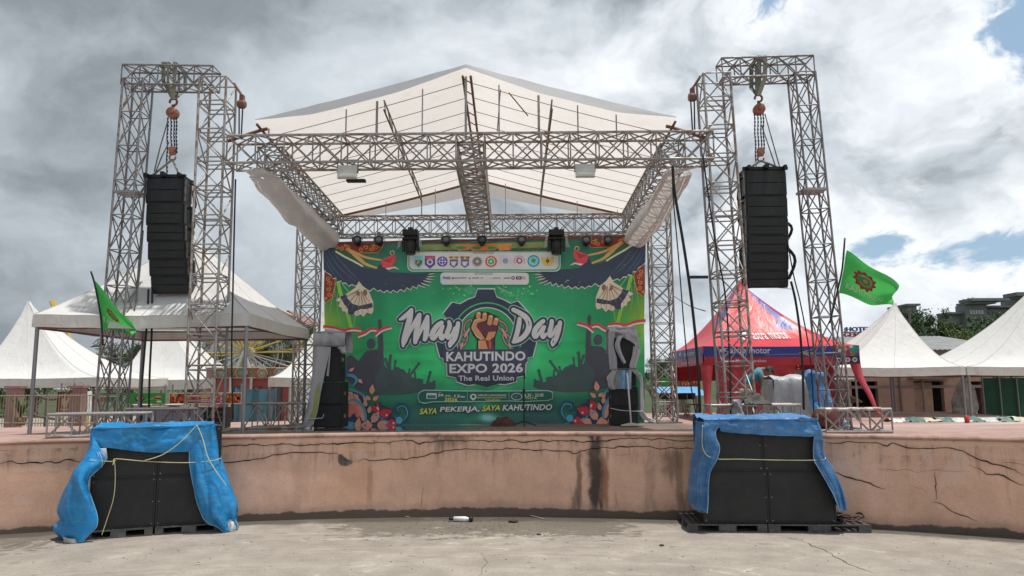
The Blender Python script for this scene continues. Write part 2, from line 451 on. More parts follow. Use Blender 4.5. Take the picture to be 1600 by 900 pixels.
def ground_mat():
    m, n, b = new_mat('worn_concrete')  # tones are the concrete's own colour
    co = n.coord('Object'); x, y, z = n.sep(co)
    rad = n.vmath('LENGTH', n.comb(n.math('SUBTRACT', x, ARC_X), n.math('SUBTRACT', y, ARC_Y), 0.0))
    t = n.math('SUBTRACT', ARC_R, rad)
    big = n.noise(co, .35, 5, .6); mid = n.noise(co, 1.7, 8, .65); fine = n.noise(co, 22, 6, .7)
    sw = n.noise(n.vmath('MULTIPLY', n.comb(n.math('MULTIPLY', n.math('ARCTAN2', n.math('SUBTRACT', x, 2.0), n.math('SUBTRACT', y, 2.0)), 2.2), t, 0.0), (1, 4.5, 1)), 1.5, 7, .62, .6)
    c = n.ramp(big, [(.3, (.285, .25, .215)), (.7, (.375, .335, .29))])
    k = n.rng(mid, .3, .72, .82, 1.12); c = n.mix(1.0, c, n.comb(k, k, k), 'MULTIPLY')
    k = n.rng(fine, .3, .7, .88, 1.10); c = n.mix(1.0, c, n.comb(k, k, k), 'MULTIPLY')
    c = n.mix(n.rng(sw, .55, .72, 0, .45), c, (.52, .49, .44))
    c = n.mix(n.rng(n.noise(n.vmath('MULTIPLY', co, (1, 3.2, 1)), 3.4, 9, .72), .60, .70, 0, .55), c, (.60, .575, .53))
    # sand and rotting leaves swept against the middle of the wall
    xm = n.math('MULTIPLY', n.rng(x, -4.2, -2.2), n.rng(x, 2.9, 1.3))
    xl = n.rng(x, -6.2, -8.6)
    dm = n.math('MULTIPLY', n.math('MAXIMUM', xm, n.math('MULTIPLY', xl, .75)), n.rng(t, 2.9, .3))
    blot = n.noise(n.vmath('MULTIPLY', co, (1, 1.5, 1)), 2.6, 9, .72)
    dm = n.rng(n.math('ADD', n.math('MULTIPLY', dm, .92), n.math('MULTIPLY', n.math('SUBTRACT', blot, .5), 2.6)), .22, .50)
    c = n.mix(n.math('MULTIPLY', dm, .80), c, (.115, .098, .08))
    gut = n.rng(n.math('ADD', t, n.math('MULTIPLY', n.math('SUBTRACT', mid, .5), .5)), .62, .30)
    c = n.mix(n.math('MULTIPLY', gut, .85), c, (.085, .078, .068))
    for ax_, ay_, rr_, w_ in ((1.5, 9.0, 4.6, .035), (2.2, 8.6, 4.9, .02), (-3.0, 8.0, 5.2, .03), (-2.0, 7.0, 6.5, .02), (6.0, 8.2, 3.8, .03), (0.0, 7.5, 4.4, .025)):      # trowel and drag arcs
        dd = n.math('ABSOLUTE', n.math('SUBTRACT', n.vmath('LENGTH', n.comb(n.math('SUBTRACT', x, ax_), n.math('SUBTRACT', y, ay_), 0.0)), n.math('MULTIPLY_ADD', n.math('SUBTRACT', mid, .5), .12, rr_)))
        c = n.mix(n.math('MULTIPLY', n.rng(dd, w_ * 1.8, w_ * .3), n.rng(mid, .50, .66, 0, .5)), c, (.60, .57, .52))
    blotch = n.rng(n.noise(co, .9, 9, .66, .5), .50, .70); c = n.mix(n.math('MULTIPLY', blotch, .30), c, (.235, .21, .18))
    grit = n.rng(n.noise(n.vmath('MULTIPLY', co, (1, 1.8, 1)), 15, 6, .7), .50, .62); c = n.mix(n.math('MULTIPLY', n.math('MULTIPLY', grit, n.math('MULTIPLY', xm, n.rng(t, 3.2, .8))), .55), c, (.10, .085, .07))
    speck = n.rng(n.noise(co, 9, 3, .5), .735, .76); c = n.mix(n.math('MULTIPLY', speck, .7), c, (.12, .10, .085))
    n.set(b.inputs['Base Color'], c)
    n.set(b.inputs['Roughness'], n.rng(gut, 0, 1, .85, .45))
    h = n.math('ADD', fine, n.math('MULTIPLY', mid, 1.2)); n.set(b.inputs['Normal'], n.bump(h, .35, .02))
    return m
GROUND = ground_mat()
def sheet(name, x0, x1, y0, y1, nx, ny, zf, mat):
    mb = MB(); mb.grid([[(x0 + (x1 - x0) * i / nx, y0 + (y1 - y0) * j / ny, zf(x0 + (x1 - x0) * i / nx, y0 + (y1 - y0) * j / ny)) for i in range(nx + 1)] for j in range(ny + 1)])
    return mb.build(name, mat, None, True, kind='structure')
ground = sheet('ground', -400, 400, -60, 700, 4, 4, lambda x, y: 0.0, GROUND)
WO[ground] = Vector((0, 0, 0))
CRACK = simple('dark_crack', (.035, .026, .022), .95, spec=.1)

def wall_mat():
    m, n, b = new_mat('peeling_salmon_render')
    uvn = n.node('ShaderNodeUVMap'); uvn.uv_map = 'UVMap'
    u, v, _ = n.sep(uvn.outputs[0])
    uv = uvn.outputs[0]
    big = n.noise(uv, .5, 5, .6); mid = n.noise(uv, 2.2, 8, .65); fine = n.noise(uv, 26, 5, .7)
    st = n.noise(n.vmath('MULTIPLY', uv, (1, .13, 1)), 5.5, 8, .68)
    st2 = n.noise(n.vmath('MULTIPLY', uv, (1, .05, 1)), 9, 5, .6)
    c = n.ramp(big, [(.3, (.74, .455, .33)), (.7, (.81, .51, .375))])
    k = n.rng(mid, .3, .72, .88, 1.07); c = n.mix(1.0, c, n.comb(k, k, k), 'MULTIPLY')
    k = n.rng(fine, .3, .7, .93, 1.06); c = n.mix(1.0, c, n.comb(k, k, k), 'MULTIPLY')
    c = n.mix(n.rng(st, .54, .74, 0, .38), c, (.33, .205, .155))
    c = n.mix(n.math('MULTIPLY', n.rng(n.noise(n.vmath('MULTIPLY', uv, (1, .3, 1)), 1.1, 6, .6), .52, .72), .4), c, (.60, .36, .22))
    c = n.mix(n.math('MULTIPLY', n.rng(v, 1.30, 1.42), n.rng(mid, .42, .62, 0, .35)), c, (.62, .44, .33))
    # damp runs from the cracks and the outfall; (photo column, half width, bottom, top, strength, colour)
    for px, hw, v0, v1, s, colr in ((931, .17, .12, 1.66, .98, (.065, .052, .045)), (944, .10, .25, 1.15, .75, (.25, .095, .05)), (905, .07, .2, 1.22, .75, (.14, .085, .06)),
                                    (898, .12, .10, .50, .7, (.13, .10, .085)), (1062, .09, .15, 1.25, .55, (.20, .12, .09)), (1050, .20, .8, 1.28, .6, (.15, .10, .08)), (1015, .13, .15, 1.2, .35, (.2, .12, .09)), (578, .07, .3, 1.0, .45, (.2, .12, .09)), (700, .5, 1.36, 1.62, .75, (.16, .11, .085)),
                                    (1075, .22, .12, .45, .5, (.22, .12, .085)), (560, .42, .2, 1.5, .3, (.62, .33, .17)), (470, .2, .3, 1.45, .2, (.25, .16, .12)), (1450, .6, .15, 1.4, .15, (.30, .19, .14))):
        uc = arc_u(W(px, 740))
        dd = n.math('ABSOLUTE', n.math('SUBTRACT', n.math('MULTIPLY_ADD', n.math('SUBTRACT', n.noise(uv, 3.1, 4, .6), .5), hw * 1.6, u), uc))
        core = n.rng(dd, hw * 1.25, hw * .35)
        vv = n.math('MULTIPLY_ADD', n.math('SUBTRACT', st2, .5), .9, v)
        mk = n.math('MULTIPLY', core, n.math('MULTIPLY', n.rng(vv, v0 - .15, v0 + .2), n.rng(vv, v1 + .16, v1 - .08)))
        mk = n.math('MULTIPLY', mk, n.rng(n.math('ADD', st, n.math('MULTIPLY', core, .22)), .40, .66, .25, 1.0))
        c = n.mix(n.math('MULTIPLY', mk, s), c, colr)
    for vc in (1.31, 1.50):                                    # rust-dark weeping below the long cracks
        weep = n.math('MULTIPLY', n.rng(n.math('MULTIPLY_ADD', n.math('SUBTRACT', st2, .5), .8, v), vc - .32, vc - .03), n.rng(v, vc + .03, vc - .01))
        c = n.mix(n.math('MULTIPLY', weep, n.rng(st, .45, .68, .05, .55)), c, (.22, .135, .10))
    patch = n.rng(n.noise(uv, 1.35, 7, .62, .4), .60, .625)     # flaked coat showing older paint
    c = n.mix(n.math('MULTIPLY', patch, .42), c, (.70, .53, .44))
    chip = n.math('MULTIPLY', n.rng(n.noise(uv, 4.5, 8, .66), .60, .63), n.rng(v, 1.25, 1.62))
    c = n.mix(n.math('MULTIPLY', chip, .7), c, (.20, .155, .125))
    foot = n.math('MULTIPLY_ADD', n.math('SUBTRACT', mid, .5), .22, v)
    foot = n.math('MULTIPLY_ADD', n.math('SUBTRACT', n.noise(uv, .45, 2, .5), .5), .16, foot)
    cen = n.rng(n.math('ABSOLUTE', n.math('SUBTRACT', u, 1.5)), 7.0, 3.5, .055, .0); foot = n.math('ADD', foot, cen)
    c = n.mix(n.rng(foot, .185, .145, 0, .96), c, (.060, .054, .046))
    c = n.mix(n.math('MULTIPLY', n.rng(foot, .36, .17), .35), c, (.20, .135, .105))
    n.set(b.inputs['Base Color'], c); b.inputs['Roughness'].default_value = .85
    h = n.math('ADD', n.math('MULTIPLY', mid, 1.0), n.math('MULTIPLY', fine, .35)); n.set(b.inputs['Normal'], n.bump(h, .3, .02))
    return m
wall = thing('retaining_wall', 'long curved salmon rendered stage wall with dark cracks and damp streaks', 'wall', (ARC_X, ARC_Y + ARC_R, 0))
mb = MB(); NU = 240; U0, U1 = -22.0, 22.0; VS = [0, .1, .2, .5, .8, 1.1, 1.4, 1.60]
rows = []
for vv in VS:
    rows.append([arc_pt(U0 + (U1 - U0) * i / NU, vv, .010 * nz(i * .11, vv * 1.7, 3)) for i in range(NU + 1)])
mb.grid(rows)
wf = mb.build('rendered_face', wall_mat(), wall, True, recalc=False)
uvl = wf.data.uv_layers.new(name='UVMap')
for p in wf.data.polygons:
    for li in p.loop_indices:
        vi = wf.data.loops[li].vertex_index; uvl.data[li].uv = (U0 + (U1 - U0) * (vi % (NU + 1)) / NU, VS[vi // (NU + 1)])
COPING = simple('worn_red_coping', (.36, .225, .18), .8, 0, .35, 1.6, .3, 30, dirt=(.13, .09, .075), dirt_amt=.9)
mb = MB(); rows = []
prof = [(0.0, 1.60), (.035, 1.597), (.042, 1.625), (.03, 1.664), (-.02, 1.671), (-.28, 1.669)]
for i in range(NU + 1):
    u = U0 + (U1 - U0) * i / NU; ch = .012 * nz(u * 2.3, 9) + (.03 * max(0, nz(u * 1.1, 4) - .25))
    rows.append([arc_pt(u, z - (ch if k in (2, 3) else 0), o - ch * .6 * (k < 4)) for k, (o, z) in enumerate(prof)])
mb.grid(rows); mb.build('coping', COPING, wall, True)
def crack(pts, w0=.022, name='crack', parent=wall, mapf=W, lift=.005, up=None):
    sp = [mapf(*p) for p in pts]; path = []
    for a, c in zip(sp, sp[1:]):
        k = max(2, int((c - a).length / .07))
        for i in range(k):
            q = a.lerp(c, i / k); q = q + Vector((nz(q.x * 9, q.z * 9 + q.y, 1) * .03, 0, nz(q.x * 7, q.z * 7 + q.y, 5) * .045)) if up is None else q + Vector((nz(q.x * 5, q.y * 5) * .06, nz(q.x * 5, q.y * 5, 7) * .06, 0))
            path.append(q)
    path.append(sp[-1]); mbx = MB(); vs = []
    for i, q in enumerate(path):
        t = (path[min(i + 1, len(path) - 1)] - path[max(i - 1, 0)]).normalized()
        if up is None:
            u = arc_u(q); nrm = (Vector((ARC_X, ARC_Y, q.z)) - q).normalized(); q = arc_pt(u, q.z, .012 + lift)
        else: nrm = up; q = Vector((q.x, q.y, lift))
        s = t.cross(nrm).normalized(); taper = min(1, (min(i, len(path) - 1 - i) + .6) / 4)
        ww = .78 * w0 * taper * (.55 + 1.1 * abs(nz(i * .37, q.x * 3, 2)) + .9 * max(0, nz(i * .12, q.x, 8)))
        vs += [q + s * ww, q - s * ww * .8]
    mbx.add(vs, [(2 * i, 2 * i + 1, 2 * i + 3, 2 * i + 2) for i in range(len(path) - 1)])
    return mbx.build(name, CRACK, parent)
def c4(*L): return [(340 + x / 3.462, 640 + y / 3.462) for x, y in L]
def c5(*L): return [(740 + x / 3.462, 640 + y / 3.462) for x, y in L]
def c3(*L): return [(x / 3.4625, 640 + y / 3.4625) for x, y in L]
def c6(*L): return [(1280 + x / 3.4625, 640 + y / 3.4625) for x, y in L]
crack(c4((-20, 202), (75, 195), (150, 190), (250, 190), (350, 188), (430, 192), (540, 187), (650, 182), (750, 178), (850, 183), (950, 172), (1050, 168), (1090, 180), (1160, 170), (1300, 170)) + c5((0, 168), (130, 170), (230, 165), (250, 175), (400, 168), (500, 170), (640, 170), (690, 172), (760, 158), (900, 155), (1050, 165), (1230, 170)), .012)
crack(c4((-20, 285), (60, 290), (170, 272), (260, 255), (380, 235), (460, 228), (560, 232), (650, 238)), .013)
crack(c4((740, 282), (790, 268), (820, 280), (870, 272), (980, 268), (1060, 262), (1160, 238), (1260, 220), (1340, 212)) + c5((0, 212), (120, 218), (180, 208), (330, 215), (430, 225), (520, 225), (560, 238), (600, 222), (640, 210), (700, 205), (860, 200), (1050, 208), (1230, 210)), .012)
crack(c3((-20, 305), (60, 280), (120, 292), (200, 285), (300, 285), (380, 272), (460, 290)), .016)
crack(c3((-20, 215), (60, 226)), .008)
crack(c6((15, 185), (120, 182), (180, 172), (250, 178), (370, 195), (400, 182), (480, 205), (560, 215), (690, 208), (780, 228), (880, 275), (960, 300), (1060, 325), (1120, 362)), .013)
crack(c6((970, 290), (1040, 293), (1120, 300)), .009)
crack(c6((810, 293), (870, 320), (900, 345), (1000, 360), (1060, 388), (1120, 408)), .011)
crack(c6((75, 330), (140, 360), (200, 380), (270, 395), (360, 430)), .018)
crack(c6((590, 333), (660, 328)), .009); crack(c6((620, 335), (630, 400), (632, 490)), .014); crack(c6((610, 500), (650, 500), (690, 535), (770, 572), (860, 603)), .012)
crack(c6((300, 325), (450, 325), (600, 338)), .004); crack(c6((640, 328), (760, 332), (820, 335)), .004); crack(c6((470, 400), (560, 430), (610, 465)), .0035)
crack(c4((1105, 545), (1103, 470), (1116, 415)), .008)
crack(c5((770, 440), (778, 530)), .007); crack(c5((760, 245), (860, 238)), .004)
# the broken-out hollow in the render
hp = [W(*p) for p in c4((652, 245), (668, 240), (700, 268), (735, 280), (725, 292), (695, 305), (665, 300), (653, 280))]
hp = [arc_pt(arc_u(p), p.z, .016) for p in hp]; cc = sum(hp, Vector()) / len(hp); ci = arc_pt(arc_u(cc), cc.z, .013)
mb = MB(); mb.add(hp + [ci], [(i, (i + 1) % 8, 8) for i in range(8)])
mb.build('broken_patch', simple('exposed_dark_mortar', (.13, .115, .10), .95, 0, .5, 8), wall)
up = Vector((0, 0, 1)); gz = lambda x, y: G(x, y, 0)
crack([(1225, 838), (1262, 849), (1300, 866), (1330, 884), (1366, 896)], .009, 'crack', ground, gz, .004, up)
crack([(745, 905), (760, 880), (752, 862)], .004, 'crack', ground, gz, .004, up)
crack([(0, 858), (45, 846), (60, 842)], .006, 'crack', ground, gz, .004, up)

def plaza_mat():
    m, n, b = new_mat('faded_red_painted_concrete')
    co = n.coord('Object'); x, y, z = n.sep(co)
    big = n.noise(n.vmath('MULTIPLY', co, (.6, 1.4, 1)), .55, 6, .62); mid = n.noise(co, 2.4, 8, .66); fine = n.noise(co, 20, 5, .6)
    c = n.ramp(big, [(.28, (.33, .21, .18)), (.5, (.41, .265, .235)), (.72, (.46, .37, .33))])
    k = n.rng(mid, .3, .72, .82, 1.1); c = n.mix(1.0, c, n.comb(k, k, k), 'MULTIPLY')
    ring = n.rng(n.math('ABSOLUTE', n.math('SUBTRACT', n.vmath('LENGTH', n.comb(n.math('SUBTRACT', x, 9.0), n.math('SUBTRACT', y, 26.0), 0.0)), 7.2)), .5, .35)
    c = n.mix(n.math('MULTIPLY', ring, .5), c, (.50, .45, .41))
    # the stage area itself: wet brown concrete, roof shade put into the colour
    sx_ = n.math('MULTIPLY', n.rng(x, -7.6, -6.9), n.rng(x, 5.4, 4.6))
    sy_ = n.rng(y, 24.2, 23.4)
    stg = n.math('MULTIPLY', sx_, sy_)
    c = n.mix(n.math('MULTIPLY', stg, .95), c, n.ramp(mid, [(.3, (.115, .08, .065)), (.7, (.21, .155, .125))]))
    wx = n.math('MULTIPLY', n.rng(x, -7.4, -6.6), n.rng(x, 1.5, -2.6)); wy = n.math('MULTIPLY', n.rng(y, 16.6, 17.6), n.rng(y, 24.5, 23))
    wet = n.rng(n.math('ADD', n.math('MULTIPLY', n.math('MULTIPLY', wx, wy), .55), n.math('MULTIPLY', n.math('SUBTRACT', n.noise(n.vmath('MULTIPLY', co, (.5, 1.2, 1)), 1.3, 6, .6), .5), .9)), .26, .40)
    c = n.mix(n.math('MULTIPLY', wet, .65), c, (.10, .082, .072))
    n.set(b.inputs['Base Color'], c); n.set(b.inputs['Roughness'], n.rng(wet, 0, 1, .8, .04))
    n.set(b.inputs['Specular IOR Level'], n.rng(wet, 0, 1, .35, .7))
    n.set(b.inputs['Normal'], n.bump(n.math('MULTIPLY', n.math('ADD', mid, n.math('MULTIPLY', fine, .4)), n.math('SUBTRACT', 1.0, wet)), .3, .02))
    return m
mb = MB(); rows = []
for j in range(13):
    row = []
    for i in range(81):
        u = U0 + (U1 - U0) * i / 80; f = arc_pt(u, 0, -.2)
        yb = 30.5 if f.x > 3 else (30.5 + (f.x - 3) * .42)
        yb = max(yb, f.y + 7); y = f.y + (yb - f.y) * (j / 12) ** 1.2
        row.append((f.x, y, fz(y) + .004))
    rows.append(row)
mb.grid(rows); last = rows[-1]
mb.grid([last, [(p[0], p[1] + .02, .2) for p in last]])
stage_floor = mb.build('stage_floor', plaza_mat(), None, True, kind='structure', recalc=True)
LOWER = simple('grey_pink_lower_yard', (.33, .27, .235), .85, 0, .25, .6, .2, 20, dirt=(.18, .15, .13), dirt_amt=.5)
sheet('yard', -120, 140, 17.5, 90, 6, 4, lambda x, y: .22, LOWER)
HILLM = simple('grassy_hillside', (.060, .085, .035), .95, 0, .35, .25, .5, 2)
def hill_z(x, y):
    r = max(0, min(1, (y - 55) / 45)); r = r * r * (3 - 2 * r)
    return .1 + r * (1.6 + 1.2 * nz(x * .02, y * .02) + max(0, min(6, (x - 20) * .16)))
sheet('hillside', -220, 260, 52, 260, 48, 20, hill_z, HILLM)

# ------------------------------------------------------------------ steel trusses
def lattice(root, p0, p1, w, side, bays, rc=.029, rb=.0165, mat=STEEL, xface=(1, 1, 1, 1), ring=True, h=None, first=0.0, ends=True, double=False):
    """box truss with its chords, rungs and diagonals each a bar of its own. xface: 0 none, 1 cross, 2 zigzag for faces side-, up+, side+, up-"""
    p0, p1 = Vector(p0), Vector(p1); a = (p1 - p0).normalized(); u = Vector(side); u = (u - a * u.dot(a)).normalized(); v = a.cross(u)
    h = h or w
    cs = [(-w / 2, -h / 2), (-w / 2, h / 2), (w / 2, h / 2), (w / 2, -h / 2)]
    off = [u * x + v * y for x, y in cs]
    for o in off: bar('chord', p0 + o, p1 + o, rc, mat, root, 8)
    for k in range(bays + 1):
        q = p0.lerp(p1, k / bays)
        if ring:
            for f in range(4):
                bar('rung', q + off[f], q + off[(f + 1) % 4], rb, mat, root)
                if double and 0 < k < bays: bar('rung', q + off[f] + a * .10, q + off[(f + 1) % 4] + a * .10, rb, mat, root)
        if k < bays:
            q2 = p0.lerp(p1, (k + 1) / bays)
            for f in range(4):
                A, B = off[f], off[(f + 1) % 4]; ins = (A + B).normalized() * -.004
                st = xface[f]
                if st == 1 or (st == 2 and k % 2 == 0): bar('brace', q + A, q2 + B, rb, mat, root)
                if st == 1 or (st == 2 and k % 2 == 1): bar('brace', q + B + ins, q2 + A + ins, rb, mat, root)

def tower(label, base, top, w, side, bays, group, plate=True, **kw):
    t = thing('truss_tower', label, 'truss tower', base, group)
    lattice(t, Vector(base) + Vector((0, 0, .05)), top, w, side, bays, **kw)
    mb = MB(); mb.box(Vector(base) + Vector((0, 0, .025)), (w + .25, w + .25, .05)); mb.build('base_plate', STEEL_DK, t)
    return t
XL, XR, YF, YB = -6.62, 4.62, 16.1, 22.95
WT = .60
LT = tower('tall front lattice tower on the left of the stage, beside the hanging speakers', (XL, YF, fz(YF)), P(341, 128, YF), WT, (1, 0, 0), 12, 'lattice towers at the stage corners', double=True, xface=(2, 2, 2, 1))
RT = tower('tall front lattice tower on the right of the stage, in front of the red tent', (4.83, YF, fz(YF)), P(1114, 122, YF), WT, (1, 0, 0), 12, 'lattice towers at the stage corners', double=True, xface=(2, 2, 2, 1))
tower('lattice tower at the rear left stage corner beside the grey wrapped speakers', (-6.38, YB, fz(YB)), (-6.38, YB, 8.1), .62, (1, 0, 0), 11, 'lattice towers at the stage corners', rc=.030, rb=.0175)
tower('lattice tower at the rear right stage corner behind the mop', (4.66, YB, fz(YB)), (4.66, YB, 8.1), .62, (1, 0, 0), 11, 'lattice towers at the stage corners', rc=.030, rb=.0175)
# outer legs of the speaker gantries
YO = 16.25
LO = tower('slim outer gantry tower at the far left, with the green flag at its foot', Vector((P(191, 500, YO).x - .12, YO, fz(YO))), P(216, 128, YO), .46, (1, 0, 0), 10, 'slim outer gantry towers', rc=.025, rb=.0145, mat=STEEL_DK)
RO = tower('slim outer gantry tower at the far right, next to the right flag', Vector((P(1288, 500, YO).x + .12, YO, fz(YO))), P(1252, 118, YO), .46, (1, 0, 0), 10, 'slim outer gantry towers', rc=.025, rb=.0145, mat=STEEL_DK)
def beam(label, a, b, w, side, bays, group, **kw):
    t = thing('truss_beam', label, 'truss beam', (Vector(a) + Vector(b)) / 2 - Vector((0, 0, w / 2)), group)
    lattice(t, a, b, w, side, bays, **kw); return t
ZB = 9.72
beam('gantry beam carrying the left hanging speakers', P(198, 122, YO + .1), P(338, 124, YO + .1), .46, (0, 1, 0), 5, 'gantry beams over the hanging speakers', rc=.025, rb=.0145, mat=STEEL_DK)
beam('gantry beam carrying the right hanging speakers', P(1266, 108, YO + .1), P(1124, 112, YO + .1), .46, (0, 1, 0), 5, 'gantry beams over the hanging speakers', rc=.025, rb=.0145, mat=STEEL_DK)
for t, pp in ((LO, P(205, 303, YO)), (RO, P(1268, 299, YO))):
    mb = MB(); mb.box(pp, (.52, .5, .05)); mb.build('platform_plate', STEEL, t)
ZF0, ZF1 = 7.50, 8.12; ZR0, ZR1 = 7.28, 7.88
zf = (ZF0 + ZF1) / 2; zr = (ZR0 + ZR1) / 2; HF = ZF1 - ZF0
beam('long front truss across the stage opening with two floodlights', (XL + .36, YF - .05, zf), (4.46, YF - .05, zf + .03), HF, (0, 1, 0), 17, 'roof trusses of the stage', rc=.030, rb=.0175)
beam('rear truss above the green backdrop with the stage lights', (-6.0, YB - .05, zr), (4.28, YB - .05, zr + .03), .58, (0, 1, 0), 18, 'roof trusses of the stage', rc=.028, rb=.0165)
beam('left side truss of the stage roof above the rolled curtain', (-5.55, YF + .34, zf), (-5.5, YB - .42, zr), .55, (1, 0, 0), 11, 'roof trusses of the stage', rc=.027, rb=.016)
beam('right side truss of the stage roof above the rolled curtain', (3.72, YF + .34, zf + .02), (3.72, YB - .42, zr + .02), .55, (1, 0, 0), 11, 'roof trusses of the stage', rc=.027, rb=.016)
beam('middle truss running back under the ridge of the stage roof', (-.93, YF + .34, zf), (-.95, YB - .42, zr), .60, (1, 0, 0), 11, 'roof trusses of the stage', rc=.032, rb=.019)
# ------------------------------------------------------------------ stage roof
RX, HWR = -.99, 4.62
ZA_F, ZE_F, ZA_R, ZE_R = 9.66, 8.42, 9.22, 8.06
YR0, YR1 = 15.62, 23.5
def roof_z(x, y):
    f = (y - YR0) / (YR1 - YR0); za = ZA_F + (ZA_R - ZA_F) * f; ze = ZE_F + (ZE_R - ZE_F) * f
    r = min(1.0, abs(x - RX) / HWR)
    sag = -.035 * math.sin(math.pi * r) + .05 * math.exp(-((r) / .05) ** 2) * 0
    return za + (ze - za) * r + sag
canopy = thing('stage_canopy', 'white pitched vinyl roof stretched over the stage trusses', 'canopy', (RX, 19.5, 8.0))
mb = MB(); rows = []
for j in range(33):
    y = YR0 + (YR1 - YR0) * j / 32
    rows.append([(RX + HWR * t, y, roof_z(RX + HWR * t, y) - .02 * math.sin(math.pi * 4 * j / 32) ** 2 * (1 - abs(t)) + .012 * nz(t * 6, y * 1.5)) for t in [k / 24 - 1 for k in range(49)]])
mb.grid(rows); mb.build('roof_cover', ROOF_W, canopy, True)
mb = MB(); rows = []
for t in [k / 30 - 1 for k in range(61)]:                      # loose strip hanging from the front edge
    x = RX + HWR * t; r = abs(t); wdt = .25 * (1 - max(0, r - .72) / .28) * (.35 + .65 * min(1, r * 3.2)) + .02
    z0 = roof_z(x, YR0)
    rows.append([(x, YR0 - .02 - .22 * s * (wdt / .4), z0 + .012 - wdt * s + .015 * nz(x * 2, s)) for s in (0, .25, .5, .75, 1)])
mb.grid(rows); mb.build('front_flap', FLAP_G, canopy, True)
mb = MB(); rows = []
for t in [k / 30 - 1 for k in range(61)]:
    x = RX + HWR * t; z0 = roof_z(x, YR1); wdt = .30 * (1 - abs(t)) + .14
    rows.append([(x, YR1 + .03 * s, z0 + .01 - wdt * s + .01 * nz(x * 2, s)) for s in (0, .5, 1)])
mb.grid(rows); mb.build('rear_flap', ROOF_W, canopy, True)
CORD = simple('thin_dark_cord', (.17, .145, .13), .8)
for y in [16.35 + .78 * k for k in range(9)]:                   # cords under the cover, ridge to eave
    for s in (-1, 1):
        pts = [(RX + s * HWR * r, y + .15 * r, roof_z(RX + s * HWR * r, y + .15 * r) - .045) for r in (0.02, .25, .5, .75, .98)]
        mb = MB(); mb.tube(pts, .0085, 5); mb.build('seam_cord', CORD, canopy)
for s in (-1, 1):
    for y in (15.95, 23.15):
        ex = .72 if y < 20 else .35; pts = [(RX + s * HWR * r, y, roof_z(RX + s * HWR * r, y) - .10) for r in ((.965, 1) if y < 20 else (0, .25, .5, .75, 1))] + [(RX + s * (HWR + ex), y, roof_z(RX + s * HWR, y) - .14 - ex * .28)]
        mb = MB(); mb.tube(pts, .038, 6); mb.build('rafter', STEEL_RUST, canopy)
    bar('eave_pole', (RX + s * HWR, YR0 + .1, ZE_F - .06), (RX + s * HWR, YR1 - .1, ZE_R - .06), .03, STEEL_RUST, canopy, 8)
for xp, y0 in ((-2.86, 16.0), (.93, 16.0)):                     # ladder purlins half way down each slope
    for dz in (-.10, -.32):
        bar('purlin_chord', (xp, y0, roof_z(xp, y0) + dz), (xp, 23.1, roof_z(xp, 23.1) + dz), .021, STEEL_RUST if dz < -.2 else STEEL, canopy)
    for k in range(14):
        ya, yb = y0 + .5 * k, y0 + .5 * (k + 1)
        bar('purlin_rung', (xp, ya, roof_z(xp, ya) - .10), (xp, yb if k % 2 else ya + .25, roof_z(xp, ya) - .32), .013, STEEL, canopy)
    bar('hanger_rod', (xp, 23.0, roof_z(xp, 23) - .3), (xp, 23.0, ZR1), .018, STEEL_DK, canopy)
for dx in (-.09, .09): bar('ridge_pole', (RX + dx, 15.9, ZA_F - .14), (RX + dx, 23.2, ZA_R - .14), .03, STEEL_RUST, canopy)
for k in range(12): bar('ridge_rung', (RX - .09, 16.0 + .6 * k, ZA_F - .14 - (ZA_F - ZA_R) * k / 12), (RX + .09, 16.3 + .6 * k, ZA_F - .14 - (ZA_F - ZA_R) * k / 12), .014, STEEL_RUST, canopy)
for px in (421, 541, 589, 660, 728, 780, 842, 903, 963):       # struts between the front truss and the slope
    x = P(px, 212, YF).x; tl = .07 if px in (589, 728, 842) else 0
    bar('strut', (x, YF - .05, ZF1), (x, YF - .05, roof_z(x, YF) - .05), .028 if tl else .016, STEEL, canopy, 8)
for px in (603, 680, 790, 902, 965):
    x = P(px, 330, YB).x
    bar('strut', (x, YB, ZR1), (x, YB, roof_z(x, YB) - .05), .012, STEEL, canopy)
bar('tie_rod', P(795, 145, 16.3), P(825, 181, 16.6), .014, STEEL_RUST, canopy); bar('tie_rod', P(782, 140, 16.2), P(777, 205, 16.1), .012, STEEL_RUST, canopy)
